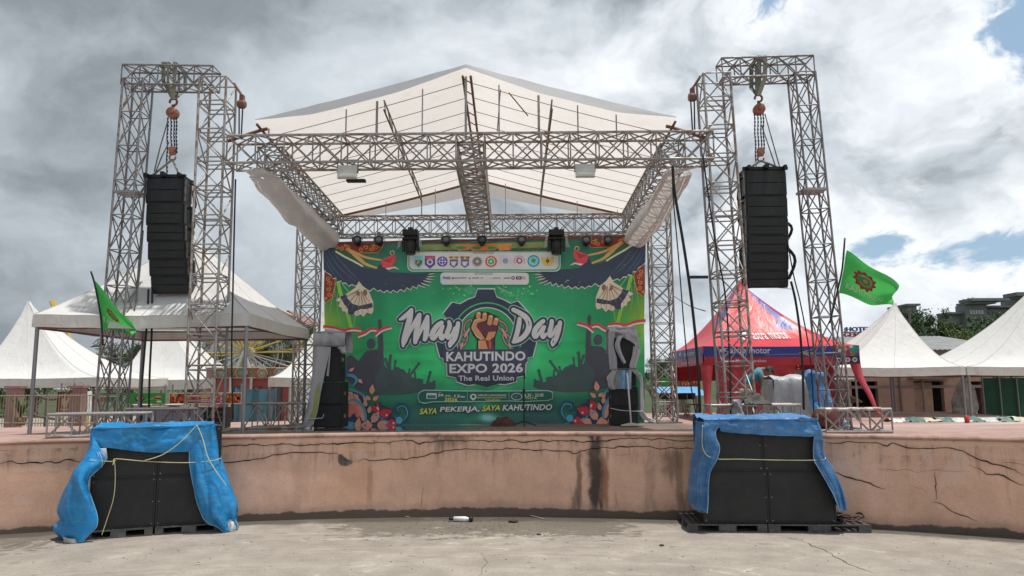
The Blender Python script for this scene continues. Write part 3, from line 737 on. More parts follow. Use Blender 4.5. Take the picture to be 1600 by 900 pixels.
# side curtains: loose vinyl folded up into a slack bag under each side truss
def curtain(label, xt, sgn):
    t = thing('folded_curtain', label, 'curtain', (xt, 19.5, 6.9), 'folded curtains of the stage')
    def sec(f):                                                # section, inner top .. bottom .. outer top; sgn +1 left side
        y = 16.45 + f * 6.1; g = min(1, f * 2.2 + .12); dz = -.16 * f
        L = [(-.10, 7.46), (-.02, 7.44), (.04, 7.30 - .06 * g), (.0, 7.12), (-.20, 7.36 - .36 * g), (-.46, 7.34 - .40 * g), (-.62, 7.40 - .24 * g), (-.58, 7.46), (-.52, 7.50)]
        sag = -.06 * abs(math.sin(f * math.pi * 4)) ** 2
        L = [(a_, max(b_, 7.46 - 1.1 * g) if i not in (3,) else 7.40 - .28 * g) for i, (a_, b_) in enumerate(L)]
        return [Vector((xt + sgn * a_, y + .05 * math.sin(i * 2.1), b_ + dz + (sag if 2 < i < 7 else 0))) for i, (a_, b_) in enumerate(L)]
    secs = [sec(j / 10) for j in range(11)]; cur = [[q[i] for q in secs] for i in range(9)]
    mb = MB(); mb.grid(loft(cur, 90, 44, .030, 3.4, xt, None, (1, .28, 1))); mb.build('cloth', CURTAIN, t, True)
    q = sec(0); mb = MB(); mb.grid(loft([[q[1], q[2], q[4]], [q[1] + Vector((sgn * -.15, -.25, .02)), q[2] + Vector((sgn * -.2, -.3, .06)), q[5] + Vector((0, -.2, .04))], [Vector((xt - sgn * .55, YF + .05, 7.48)), Vector((xt - sgn * .6, YF + .02, 7.45)), Vector((xt - sgn * .75, YF + .05, 7.46))]], 14, 10, .03, 4)); mb.build('tied_end', CURTAIN, t, True)
    for f in (.06, .25, .45, .64, .84, .97):
        a_ = sec(f)[1]; bar('tie_cord', a_ + Vector((0, 0, -.02)), (a_.x, a_.y, a_.z + .16), .008, CORD, t); a_ = sec(f)[8]; bar('tie_cord', a_, (xt - sgn * .2, a_.y, a_.z + .10), .008, CORD, t)
curtain('slack folded vinyl curtain tied under the left side truss', -5.36, 1)
curtain('pinkish slack folded curtain tied under the right side truss', 3.52, -1)
# ------------------------------------------------------------------ flat print: coloured outlines laid on a cloth surface
def lin(c, k=1.0):
    out = []
    for x in c:
        x = x / 255.0; x = x / 12.92 if x <= .04045 else ((x + .055) / 1.055) ** 2.4
        out.append(min(.88, x * k))
    return tuple(out)
_txt = {}
def text_tris(body, bold=0.0):
    """triangles of a line of lettering in the built-in typeface, scaled to a unit box"""
    key = (body, bold)
    if key in _txt: return _txt[key]
    cu = bpy.data.curves.new('lettering', 'FONT'); cu.body = body; cu.offset = bold; cu.resolution_u = 3; cu.fill_mode = 'FRONT'; cu.space_character = 1.0 + bold * 1.6
    o = bpy.data.objects.new('lettering', cu); C.objects.link(o)
    dg = bpy.context.evaluated_depsgraph_get(); dg.update()
    me = bpy.data.meshes.new_from_object(o.evaluated_get(dg)); me.calc_loop_triangles()
    vs = [(v.co.x, v.co.y) for v in me.vertices]; tr = [tuple(t.vertices) for t in me.loop_triangles]
    xs = [v[0] for v in vs]; ys = [v[1] for v in vs]; x0, x1, y0, y1 = min(xs), max(xs), min(ys), max(ys)
    bpy.data.objects.remove(o); bpy.data.curves.remove(cu); bpy.data.meshes.remove(me)
    vs = [((x - x0) / (x1 - x0), (y - y0) / (y1 - y0)) for x, y in vs]
    _txt[key] = (vs, tr, (x1 - x0) / (y1 - y0)); return _txt[key]

class Art:
    """2-D print: everything is kept as triangles (points, colour, layer)"""
    def __init__(s, k=1.0): s.t = []; s.layer = 1; s.k = k
    def up(s): s.layer += 1; return s
    def poly(s, pts, c):
        pts = [Vector((x, y, 0)) for x, y in pts]
        for t in tessellate_polygon([pts]): s.t.append(([(pts[i].x, pts[i].y) for i in t], lin(c, s.k), s.layer))
        return s
    def disc(s, x, y, r, c, ry=None, n=18, rot=0.0):
        ry = ry or r; ca, sa = math.cos(rot), math.sin(rot)
        pts = [(r * math.cos(2 * math.pi * i / n), ry * math.sin(2 * math.pi * i / n)) for i in range(n)]
        pts = [(x + a * ca - b * sa, y + a * sa + b * ca) for a, b in pts]
        for i in range(1, n - 1): s.t.append(([pts[0], pts[i], pts[i + 1]], lin(c, s.k), s.layer))
        return s
    def stroke(s, pts, w, c, caps=True):
        ws = w if isinstance(w, (list, tuple)) else [w] * len(pts); n = len(pts); L = []; Rr = []
        for i, (x, y) in enumerate(pts):
            ax, ay = pts[max(i - 1, 0)]; bx, by = pts[min(i + 1, n - 1)]; dx, dy = bx - ax, by - ay; l = math.hypot(dx, dy) or 1
            L.append((x - dy / l * ws[i] / 2, y + dx / l * ws[i] / 2)); Rr.append((x + dy / l * ws[i] / 2, y - dx / l * ws[i] / 2))
        col = lin(c, s.k)
        for i in range(n - 1): s.t.append(([L[i], Rr[i], Rr[i + 1]], col, s.layer)); s.t.append(([L[i], Rr[i + 1], L[i + 1]], col, s.layer))
        if caps:
            for i in (0, n - 1): s.disc(pts[i][0], pts[i][1], ws[i] / 2, c, n=10)
        return s
    def curve(s, pts, w, c, n=24, caps=True):
        q = catmull([(x, y, 0) for x, y in pts], n); 
        ws = w if not isinstance(w, (list, tuple)) else [v.x for v in catmull([(a, 0, 0) for a in w], n)]
        return s.stroke([(p.x, p.y) for p in q], ws, c, caps)
    def ring(s, x, y, r, w, c, a0=0, a1=360, n=40, ry=1.0):
        return s.stroke([(x + r * math.cos(R(a0 + (a1 - a0) * i / n)), y + r * ry * math.sin(R(a0 + (a1 - a0) * i / n))) for i in range(n + 1)], w, c, False)
    def text(s, body, box, c, bold=0.0, shear=0.0, skew=0.0, outline=None, ow=0.0):
        x0, y0, x1, y1 = box                     # y0 top, y1 bottom, photo sense (y down)
        if outline:
            vs, tr, _ = text_tris(body, bold + ow); e = (y1 - y0) * ow * 1.35
            s._txt(vs, tr, (x0 - e, y0 - e, x1 + e, y1 + e), outline, shear, skew); s.up()
        vs, tr, _ = text_tris(body, bold); s._txt(vs, tr, box, c, shear, skew); return s
    def _txt(s, vs, tr, box, c, shear, skew):
        x0, y0, x1, y1 = box; h = y1 - y0
        P2 = [(x0 + a * (x1 - x0) + (b - .5) * shear * h, y1 - b * h + (a - .5) * skew) for a, b in vs]; col = lin(c, s.k)
        for t in tr: s.t.append(([P2[i] for i in t], col, s.layer))
    def mirror(s, tris, fx):
        for p, c, l in tris: s.t.append(([fx(*q) for q in p], c, s.layer + l - 1))
    def mesh(s, name, mapf, mat, parent, step=.0022, maxedge=.22, base=None):
        """mapf(x, y, lift) -> world point"""
        V, F, K = [], [], []
        if base:
            V += base[0]; F += base[1]; K += base[2]
        for pts, col, lay in s.t:
            stack = [pts]
            while stack:
                t = stack.pop(); w3 = [mapf(x, y, lay * step) for x, y in t]
                es = [(w3[i] - w3[(i + 1) % 3]).length for i in range(3)]; m = max(es)
                if m > maxedge:
                    i = es.index(m); a, b_, c_ = t[i], t[(i + 1) % 3], t[(i + 2) % 3]; md = ((a[0] + b_[0]) / 2, (a[1] + b_[1]) / 2)
                    stack.append([a, md, c_]); stack.append([md, b_, c_]); continue
                o = len(V); V += w3; F.append((o, o + 1, o + 2)); K += [col] * 3
        mb = MB(); mb.v = V; mb.f = F; mb.mi = [0] * len(F)
        o = mb.build(name, mat, parent, True, recalc=False)
        at = o.data.color_attributes.new('print', 'FLOAT_COLOR', 'POINT')
        arr = np.ones((len(V), 4), dtype=np.float32); arr[:, :3] = np.array(K, dtype=np.float32)
        at.data.foreach_set('color', arr.ravel()); return o

# ------------------------------------------------------------------ the big backdrop
BY = 22.42
BTL, BTR, BBL, BBR = P(507, 383, BY), P(1007, 371, BY), P(507, 664, BY), P(1007, 658, BY)
def b_st(px, py):
    s = (px - 507) / 500; top = 383 - 12 * s; bot = 664 - 6 * s
    return s, (py - top) / (bot - top)
def b_wr(x, z):
    return .030 * math.sin(z * 2.6 + .7 * math.sin(x * .9)) + .030 * nz(x * .7, z * 1.1, 4) + .022 * nz(x * 2.1, z * .55, 2)
def b_map(px, py, lift=0.0):
    s, t = b_st(px, py)
    p = (BTL * (1 - s) + BTR * s) * (1 - t) + (BBL * (1 - s) + BBR * s) * t
    return Vector((p.x, BY - b_wr(p.x, p.z) - lift, max(p.z, fz(BY) + .006)))
def mir(x, y):                                                   # the print is symmetrical about its middle
    s, t = b_st(x, y); s2 = 1 - s; top = 383 - 12 * s2; bot = 664 - 6 * s2
    return (507 + 500 * s2, top + t * (bot - top))
BK = 1.95
A = Art(BK)
INK = (50, 60, 76); PALE = (196, 184, 200)
def crop(x0, y0, k): return lambda L: [(x0 + a / k, y0 + b / k) for a, b in L]
lb = crop(500, 370, 6.0)
SCROLL = (196, 118, 62); MAROON = (112, 48, 40)
def half(a):
    """the left half: corner ornaments, hornbill, ribbon, crowd"""
    a.poly(lb([(42, 78), (600, 66), (545, 150), (270, 152), (205, 135), (120, 80)]), MAROON); a.poly(lb([(38, 300), (140, 400), (140, 568), (60, 630), (38, 600)]), MAROON)
    a.up(); a.stroke(lb([(600, 66), (545, 150), (270, 152)]), .9, SCROLL); a.stroke(lb([(140, 400), (140, 568), (50, 635)]), .9, SCROLL)
    for cx, cy, rr, ph in ((160, 95, 22, 0), (210, 112, 24, 2), (265, 105, 22, 4), (330, 108, 0, 0), (385, 120, 24, 1), (430, 100, 22, 3), (475, 115, 24, 5), (525, 100, 26, 2), (80, 400, 26, 1), (95, 450, 26, 3), (80, 500, 26, 5), (90, 550, 24, 0), (60, 590, 16, 2), (240, 80, 16, 1), (500, 80, 14, 3), (555, 85, 14, 1)):
        if rr: a.stroke(lb([(cx + rr * (1 - i / 17) * math.cos(ph + i * .55), cy + rr * (1 - i / 17) * math.sin(ph + i * .55)) for i in range(16)]), 1.0, (205, 128, 70), False)
    for L, wd in (([(170, 440), (200, 560), (250, 700), (290, 860)], 9), ([(150, 440), (110, 620), (90, 840)], 2.2), ([(190, 430), (160, 640), (200, 860)], 2.0), ([(210, 450), (330, 640), (310, 880)], 3.5)):
        a.curve(lb(L), wd / 1.6, (118, 165, 62) if wd > 5 else (92, 150, 92), 14)
    a.up()
    for L, wd in (([(255, 110), (330, 150), (430, 195), (575, 222)], 4.2), ([(290, 150), (350, 200), (430, 260), (535, 298)], 4.8), ([(240, 120), (360, 190), (430, 255)], 2.4)):
        a.curve(lb(L), [wd * .5, wd, wd * .9, wd * .55], (214, 142, 88), 14); 
    a.stroke(lb([(150, 140), (230, 190), (310, 230), (395, 280)]), 3.0, (206, 180, 150))
    a.up()
    halo = (120, 172, 130)
    body = [(30, 85), (75, 88), (110, 118), (165, 165), (232, 207), (300, 243), (350, 262), (390, 287), (450, 303), (530, 312), (548, 275), (572, 250), (592, 268), (612, 300), (650, 338), (720, 342), (800, 344), (880, 352), (960, 352), (1080, 340), (1010, 362), (1078, 370), (1000, 385), (1066, 404), (985, 400), (1050, 432), (965, 418), (1035, 468), (945, 440), (985, 484), (922, 458), (905, 492), (870, 470), (848, 506), (815, 485), (790, 522), (757, 500), (722, 530), (690, 508), (660, 534), (630, 510), (600, 532), (568, 508), (540, 518), (505, 488), (470, 516), (430, 500), (400, 490), (375, 455), (330, 468), (300, 452), (270, 470), (245, 440), (205, 438), (198, 418), (160, 428), (150, 390), (118, 396), (98, 358), (62, 340), (34, 312)]
    a.poly(lb([(x + (6 if i % 2 else -3), y + 9) for i, (x, y) in enumerate(body)]), (178, 176, 168)); a.up()
    a.poly(lb(body), INK); a.up()
    for L in ([(60, 110), (180, 290), (340, 430)], [(110, 130), (250, 300), (370, 420)], [(45, 150), (120, 290), (230, 420)], [(42, 200), (90, 300), (160, 390)]):
        a.curve(lb(L), [.5, 1.6, .4], (74, 84, 102), 10)
    a.up()
    tips = [(148, 606), (185, 580), (250, 545), (335, 485), (365, 425), (400, 470), (455, 512), (500, 620), (502, 705), (486, 738), (440, 722), (408, 762), (380, 740), (345, 758), (310, 735), (262, 742), (240, 715), (212, 712), (205, 680), (172, 662), (190, 630)]
    a.poly(lb(tips), (190, 168, 150)); a.up()
    a.poly(lb([(188, 575), (246, 550), (262, 592), (305, 640), (370, 660), (490, 632), (497, 672), (440, 690), (380, 690), (330, 712), (318, 738), (264, 742), (264, 690), (225, 640), (212, 612)]), INK)
    a.up()
    for x, y in ((250, 570), (285, 610), (325, 640), (365, 655), (405, 650), (440, 645), (470, 630), (185, 625), (235, 690), (300, 700), (355, 735), (405, 740), (455, 715), (440, 600), (300, 560)):
        a.stroke(lb([(378, 500), (x, y)]), .7, (128, 96, 80), False)
    a.poly(lb([(340, 490), (368, 428), (402, 470), (385, 560), (350, 520)]), (196, 172, 150))
    for x in (360, 425): a.disc(*lb([(x, 535)])[0], 3.4, (112, 86, 76), 5.2)
    # head
    a.poly(lb([(572, 218), (690, 168), (712, 190), (700, 245), (672, 270), (742, 302), (700, 290), (625, 302), (588, 292), (574, 255)]), (186, 66, 72)); a.up()
    a.poly(lb([(612, 302), (700, 286), (748, 312), (690, 300), (640, 318)]), (214, 200, 186)); a.poly(lb([(585, 225), (660, 205), (690, 180), (650, 250)]), (150, 48, 60))
    a.ring(*lb([(676, 152)])[0], 3.2, 1.4, (206, 150, 120), 90, 400, 16)
    # ribbon in two colours
    sc = crop(500, 500, 5.0)
    for L in ([(25, 62), (110, 72), (180, 92), (250, 78), (320, 84)], [(292, 132), (350, 110), (400, 80), (452, 88)], [(430, 126), (480, 85), (520, 70), (560, 60)]):
        a.curve(sc(L), [5, 4.6, 4.2, 3.4] if len(L) > 3 else 4, (186, 58, 64), 16, False)
        a.up(); a.curve(sc([(x + 4, y + 15) for x, y in L]), 2.6, (206, 196, 198), 16, False)
    # crowd
def crowd(a):
    sc = crop(500, 500, 5.0); G1 = (64, 78, 78); G2 = (66, 68, 76)
    a.poly(sc([(205, 300), (240, 280), (300, 330), (345, 270), (365, 250), (440, 240), (492, 230), (500, 330), (480, 500), (560, 590), (440, 588), (300, 560), (200, 470)]), G2)
    a.disc(*sc([(398, 196)])[0], 7.2, G2, 8.4); a.curve(sc([(466, 18), (468, 70), (472, 140), (474, 250)]), [6, 5.5, 8, 9], G2, 12)
    a.up()
    a.poly(sc([(500, 345), (520, 400), (560, 400), (600, 380), (660, 400), (700, 450), (760, 470), (800, 500), (850, 520), (900, 500), (905, 540), (860, 560), (760, 575), (640, 592), (520, 590), (440, 570), (430, 440)]), G1)
    for x, y, r in ((700, 462, 4.2), (735, 478, 3.8), (520, 405, 5.6), (605, 408, 6.2), (860, 508, 3.4), (605, 412, 5.4), (640, 418, 5.2), (790, 485, 3.6), (770, 480, 3.4), (560, 430, 5)): a.disc(*sc([(x, y)])[0], r, G1)
    for L, wd in (([(552, 292), (545, 340), (545, 420)], 4.5), ([(512, 318), (530, 370), (545, 430)], 4), ([(772, 350), (735, 400), (690, 455)], 3.8), ([(862, 418), (845, 480), (830, 540)], 4), ([(892, 490), (850, 525), (800, 550)], 3.6), ([(700, 395), (690, 430), (670, 480)], 3.0), ([(740, 420), (745, 460), (740, 500)], 3.0), ([(590, 330), (585, 370), (580, 430)], 3.2)):
        a.curve(sc(L), wd, G1, 8); a.disc(*sc([L[0]])[0], wd * .62, G1)
H = Art(BK); crowd(H); H.up(); half(H)
A.t += H.t; A.mirror(H.t, mir); A.layer = H.layer + 1
# flowers and scrolls in the lower corners
def leaf(a, x, y, ang, l, wd, c, o=(44, 46, 62)):
    def shp(l, wd):
        return [(x + math.cos(R(ang)) * l * u + math.sin(R(ang)) * wd * q, y - math.sin(R(ang)) * l * u + math.cos(R(ang)) * wd * q) for u, q in ((-.04, 0), (.2, .42), (.45, .5), (.75, .28), (1.04, 0), (.75, -.28), (.45, -.5), (.2, -.42))]
    a.poly(shp(l + 1.4, wd + 1.6), o); a.up(); a.poly(shp(l, wd), c); a.layer -= 1
F = Art(BK); F.layer = A.layer
sc = crop(500, 500, 5.0)
PK, RD, TL, NV = (196, 128, 112), (166, 48, 66), (70, 128, 148), (48, 56, 78)
F.poly(sc([(175, 560), (260, 555), (330, 600), (370, 690), (375, 800), (355, 860), (175, 850)]), NV); F.poly(sc([(370, 850), (395, 740), (470, 640), (490, 670), (555, 700), (565, 755), (640, 800), (600, 860)]), NV); F.up()
F.poly(sc([(185, 580), (250, 575), (310, 620), (345, 690), (350, 790), (330, 790), (300, 720), (250, 660), (185, 655)]), PK)
for x, y, r in ((290, 690, 7), (245, 700, 8), (300, 740, 5), (230, 740, 4)): F.disc(*sc([(x, y)])[0], r, (178, 104, 96))
F.up(); F.curve(sc([(205, 650), (260, 628), (320, 660), (355, 740), (352, 850)]), [2, 4, 4.4, 4, 3], TL, 20); F.curve(sc([(205, 440), (260, 445), (290, 480), (262, 520)]), [4, 5, 4, 2], TL, 16); F.curve(sc([(190, 380), (225, 410), (205, 440)]), 4, (60, 78, 120), 8)
F.poly(sc([(180, 805), (230, 775), (275, 815), (240, 850), (180, 850)]), TL); F.poly(sc([(185, 750), (230, 760), (300, 800), (250, 800), (180, 790)]), (40, 66, 92))
for x, y, ang, l, wd, c in ((405, 585, 82, 15, 9, PK), (395, 628, 140, 10, 6, PK), (415, 632, 35, 12, 7, PK), (232, 410, 35, 10, 5, PK), (305, 470, -50, 9, 6, PK), (420, 720, 60, 15, 13, RD), (470, 745, 20, 20, 15, RD), (530, 810, 0, 14, 15, RD), (380, 730, 75, 12, 7, PK), (360, 680, 100, 11, 7, PK), (365, 640, 120, 10, 6, PK), (300, 620, 130, 10, 7, PK), (260, 590, 150, 9, 6, PK), (405, 800, 55, 20, 12, PK), (450, 830, 25, 18, 12, PK), (290, 850, 80, 18, 10, PK), (395, 855, 110, 16, 10, PK), (200, 600, 170, 10, 9, RD), (500, 840, 10, 16, 10, RD), (330, 850, 60, 14, 9, PK)):
    leaf(F, *sc([(x, y)])[0], ang, l, wd, c)
F.up(); F.up()
for x, y in ((450, 690), (520, 745), (575, 805), (455, 700)): F.disc(*sc([(x, y)])[0], 1.6, (230, 200, 120))
for k in range(9): F.disc(*sc([(205 + k * 19, 548 + k * k * .9)])[0], 2.0, TL)
for k in range(6): F.disc(*sc([(420 + k * 22, 735 + k * 13)])[0], 1.8, TL)
F.curve(sc([(408, 700), (412, 640), (406, 600)]), 1.0, (60, 90, 60), 8)
F.curve(sc([(655, 800), (692, 740), (665, 668), (605, 672), (592, 715), (620, 735)]), [2, 5, 5, 5, 4, 3], (36, 76, 92), 24); F.up()
F.curve(sc([(650, 790), (684, 735), (660, 680), (612, 684), (604, 712)]), [.5, 1.4, 1.4, 1.2, .5], (80, 150, 160), 20)
F.disc(*sc([(618, 785)])[0], 5.5, (70, 140, 170)); F.disc(*sc([(635, 835)])[0], 6, (50, 110, 140), 3)
A.t += F.t; 
for p, c, l in F.t: A.t.append(([mir(*q) for q in p], c, l))
A.layer = F.layer + 1
# top border scrolls, logo panels
tp = crop(620, 360, 5.625)
A.poly(tp([(180, 128), (1330, 100), (1330, 152), (185, 182)]), (112, 132, 84)); A.up()
for x0, x1, c in ((520, 640, (186, 104, 62)), (640, 880, (196, 104, 56)), (880, 1010, (190, 118, 66))): A.poly(tp([(x0, 126), (x1, 118), (x1 - 10, 176), (x0 + 20, 184)]), c)
A.up()
for x0, x1 in ((655, 745), (790, 870), (540, 600)): A.disc(*tp([((x0 + x1) / 2, 155)])[0], 8, (52, 120, 74), 2.6)
for x, y, r in ((320, 175, 26), (390, 165, 26), (465, 160, 26), (290, 160, 16), (1070, 152, 20), (1140, 155, 26), (1210, 165, 28), (1250, 150, 16), (1000, 150, 18)):
    A.stroke(tp([(x + r * (1 - i / 19) * math.cos(i * .5), y + r * (1 - i / 19) * math.sin(i * .5)) for i in range(17)]), .8, (150, 92, 52), False)
A.up()
def rrect(a, L, r, c, n=5):
    (x0, y0), (x1, y1) = L; pts = []
    for cx, cy, a0 in ((x1 - r, y0 + r, -90), (x1 - r, y1 - r, 0), (x0 + r, y1 - r, 90), (x0 + r, y0 + r, 180)):
        for i in range(n + 1): pts.append((cx + r * math.cos(R(a0 + 90 * i / n)), cy + r * math.sin(R(a0 + 90 * i / n))))
    a.poly(pts, c)
rrect(A, tp([(92, 188), (1440, 372)]), 9, (150, 196, 170)); A.up(); rrect(A, tp([(102, 192), (1430, 362)]), 8, (70, 140, 104)); A.up(); rrect(A, tp([(112, 196), (1420, 350)]), 7, (200, 190, 204)); 
rrect(A, tp([(384, 382), (1160, 490)]), 5, (150, 196, 170)); A.up(); rrect(A, tp([(388, 380), (1156, 482)]), 5, (202, 190, 206)); A.up()
A.text('DIDUKUNG OLEH', (739, 394.0, 771.5, 397.4), (96, 92, 104), .01); A.text('SPONSORSHIP', (742, 428.4, 770, 431.6), (90, 86, 98), .01)
A.up()
lg = crop(640, 395, 6.667)
def at(x, y): return lg([(x, y)])[0]
def shield(x, y, w_, h_, c): A.poly(lg([(x - w_, y - h_), (x + w_, y - h_), (x + w_, y + h_ * .35), (x, y + h_), (x - w_, y + h_ * .35)]), c)
shield(95, 105, 48, 70, (110, 176, 196)); shield(213, 108, 54, 70, (82, 66, 138)); A.disc(*at(342, 100), 8.4, (84, 62, 140))
for x, top in ((462, (190, 140, 100)), (577, (150, 110, 84))):
    A.poly(lg([(x - 52, 42), (x + 52, 42), (x + 40, 78), (x - 40, 78)]), top); shield(x, 122, 42, 46, (84, 84, 136))
A.disc(*at(705, 100), 8.2, (150, 140, 118)); A.poly([(at(848, 98)[0] + (10.2 if i % 2 else 8.2) * math.cos(2 * math.pi * i / 32), at(848, 98)[1] + (10.2 if i % 2 else 8.2) * math.sin(2 * math.pi * i / 32)) for i in range(32)], (196, 60, 66))
A.ring(*at(998, 92), 8.0, 1.4, (176, 166, 176), 150, 390); A.ring(*at(1143, 92), 8.0, 1.6, (170, 130, 150), 150, 390); A.disc(*at(1290, 92), 9.6, (44, 116, 162))
A.poly(lg([(1365, 45), (1410, 60), (1437, 50), (1465, 60), (1505, 40), (1495, 110), (1465, 150), (1437, 140), (1405, 150), (1378, 110)]), (196, 166, 86)); A.up()
A.poly(lg([(60, 85), (130, 85), (130, 120), (95, 160), (60, 120)]), (86, 92, 84)); A.disc(*at(95, 112), 3.0, (190, 150, 80)); A.poly(lg([(162, 45), (264, 45), (258, 72), (168, 72)]), (196, 78, 84)); A.disc(*at(213, 105), 5.0, (206, 206, 216)); A.ring(*at(342, 100), 5.0, 1.0, (206, 190, 214)); A.stroke(lg([(290, 100), (395, 100)]), 1, (206, 190, 214), False); A.stroke(lg([(342, 50), (342, 150)]), 1, (206, 190, 214), False)
for x in (462, 577): A.poly(lg([(x - 30, 100), (x + 30, 100), (x + 8, 150), (x - 20, 140)]), (190, 196, 204)); A.stroke(lg([(x - 46, 55), (x + 46, 55)]), 1.4, (70, 56, 52), False); A.disc(*at(x, 60), 2.2, (206, 176, 96))
A.disc(*at(705, 98), 6.0, (86, 96, 128)); A.disc(*at(848, 98), 6.6, (204, 204, 198)); A.disc(*at(998, 92), 4.4, (120, 130, 168)); A.disc(*at(1143, 88), 5.0, (140, 70, 118)); A.disc(*at(1290, 92), 7.6, (104, 178, 208)); A.disc(*at(1437, 92), 3.0, (92, 76, 50)); A.text('BNN', (829.5, 410.6, 837.5, 413.4), (40, 90, 140), .02)
A.up(); A.disc(*at(213, 105), 2.8, (90, 80, 140)); A.disc(*at(705, 98), 3.0, (176, 150, 120)); A.disc(*at(848, 98), 5.2, (58, 150, 92)); A.disc(*at(1290, 86), 3.6, (70, 130, 90)); A.disc(*at(1143, 88), 2.6, (196, 180, 190)); A.stroke(lg([(1437, 50), (1437, 140)]), .9, (120, 92, 48), False); A.up(); A.disc(*at(848, 98), 1.8, (220, 220, 220))
A.text('PHRI', (692.5, 434.2, 704, 438.4), (50, 70, 130), .03)
for x, wd, c in ((718, 22, (110, 110, 120)), (743, 11, (110, 100, 116)), (753, 4, (90, 120, 80)), (764, 9, (176, 170, 178)), (776, 12, (90, 140, 110)), (792, 10, (96, 84, 110))): A.stroke([(x - wd / 2, 436.6), (x + wd / 2, 436.2)], 1.5, c, False)
A.disc(708, 436.8, 1.6, (70, 90, 140)); A.disc(734, 437, 1.4, (90, 80, 120)); A.disc(801.5, 436, 2.9, (92, 60, 110)); rrect(A, [(806, 433.6), (815, 438.6)], 1, (70, 54, 84)); A.disc(818.5, 436, 2.6, (206, 130, 136)); A.up(); A.disc(801.5, 436, 1.6, (170, 150, 180)); A.stroke([(808, 436.1), (813, 436.1)], 1.2, (200, 190, 210), False)
# green sparkle
rs = random.Random(3)
for k in range(70):
    x = rs.choice((rs.gauss(716, 18), rs.gauss(808, 16))); y = rs.gauss(455, 7)
    if y > 447: A.disc(x, y, rs.uniform(.6, 1.7), rs.choice(((96, 190, 96), (130, 200, 110), (74, 170, 96))), n=8)
for k in range(7): A.stroke([(735 - k * 2 + 42 * 0, 448 + k), (752 - k * 3, 462)], .5, (110, 176, 150), False); A.stroke([(776 + k * 2, 449 + k), (790 + k * 3, 466)], .5, (110, 176, 150), False)
# gear, fist, chain
gc = crop(680, 450, 5.625)
gear = [(350, 95), (375, 25), (515, 25), (540, 95), (600, 120), (660, 152), (725, 130), (820, 235), (795, 275), (850, 310), (872, 400), (885, 500), (855, 615), (810, 622), (805, 662), (792, 680), (788, 778), (715, 792), (712, 830), (612, 855), (560, 850), (455, 892), (340, 855), (290, 862), (190, 830), (185, 795), (110, 780), (105, 670), (78, 670), (75, 630), (45, 620), (12, 500), (20, 480), (50, 360), (110, 290), (70, 240), (150, 140), (220, 155), (290, 115)]
A.up(); cx_, cy_ = 450, 470
A.poly(gc([(cx_ + (x - cx_) * 1.022, cy_ + (y - cy_) * 1.022) for x, y in gear]), (176, 200, 188)); A.up(); A.poly(gc(gear), INK); A.up()
gx, gy = gc([(455, 445)])[0]
A.ring(gx, gy, 53.5, 2.0, (74, 160, 104), 200, 340, 40); A.poly([(gx + 45 * math.cos(R(a)), gy + 45 * math.sin(R(a))) for a in range(-205, 26, 5)], (40, 142, 84)); A.up()
A.ring(gx, gy, 46, 1.6, (204, 214, 208), 205, 335, 40)
A.poly(gc([(345, 862), (455, 905), (560, 862), (560, 850), (455, 880), (345, 850)]), (50, 140, 84)); A.poly(gc([(190, 520), (205, 500), (200, 550)]), (120, 190, 150)); A.poly(gc([(745, 505), (765, 500), (740, 545)]), (90, 170, 120))
A.up(); DK = (52, 42, 52)
for x, y, ry, rot in ((290, 345, 58, 25), (250, 470, 60, 20), (590, 350, 58, -40), (635, 470, 62, -30)):
    ex, ey = gc([(x, y)])[0]; q = []
    for i in range(21):
        t = 2 * math.pi * i / 20; u, v_ = 5.2 * math.cos(t), ry / 5.625 * math.sin(t); q.append((ex + u * math.cos(R(rot)) - v_ * math.sin(R(rot)), ey + u * math.sin(R(rot)) + v_ * math.cos(R(rot))))
    A.stroke(q, 5.0, DK, False); A.up(); A.stroke(q, 2.6, (156, 116, 112), False); A.layer -= 1
for L in ([(300, 370), (262, 440)], [(240, 500), (228, 545)], [(590, 375), (625, 450)], [(650, 500), (662, 540)]):
    A.stroke(gc(L), 5.6, DK); A.up(); A.stroke(gc(L), 3.2, (176, 142, 136)); A.layer -= 1
A.up(); A.up()
A.poly(gc([(305, 370), (330, 285), (355, 235), (375, 215), (470, 225), (500, 240), (560, 265), (560, 330), (545, 400), (530, 450), (525, 552), (362, 552), (365, 470), (330, 430)]), DK); A.up()
SK, SKD, SKL = (176, 124, 86), (84, 50, 60), (214, 182, 150)
A.poly(gc([(318, 362), (345, 290), (432, 282), (436, 302), (372, 320), (362, 352), (400, 400), (440, 462), (400, 470), (360, 440)]), SK)
for L, wd in (([(382, 240), (378, 268)], 7.0), ([(436, 246), (432, 284)], 7.0), ([(488, 268), (478, 322)], 7.4), ([(538, 290), (524, 338)], 7.2)): A.stroke(gc(L), wd, SK)
A.poly(gc([(372, 322), (440, 310), (545, 345), (535, 400), (470, 400), (450, 445), (405, 400), (365, 352)]), SKD)
A.poly(gc([(440, 470), (470, 398), (535, 394), (520, 440), (475, 475)]), SK); A.poly(gc([(384, 474), (440, 474), (465, 550), (382, 550)]), SK); A.poly(gc([(440, 474), (500, 470), (518, 550), (462, 550)]), (112, 44, 54)); A.up()
A.curve(gc([(322, 362), (348, 300), (400, 285)]), 1.0, SKL, 8); A.stroke(gc([(322, 368), (362, 436), (410, 466)]), 1.0, SKL, False); A.stroke(gc([(384, 480), (384, 548)]), .9, SKL, False)
for L in ([(378, 236), (390, 236)], [(428, 242), (442, 242)], [(482, 262), (498, 264)], [(532, 286), (548, 290)]): A.stroke(gc(L), 2.0, SKL)
A.poly(gc([(468, 476), (490, 476), (494, 550), (474, 550)]), (150, 84, 66)); A.stroke(gc([(366, 352), (402, 400), (440, 460)]), .9, DK, False)
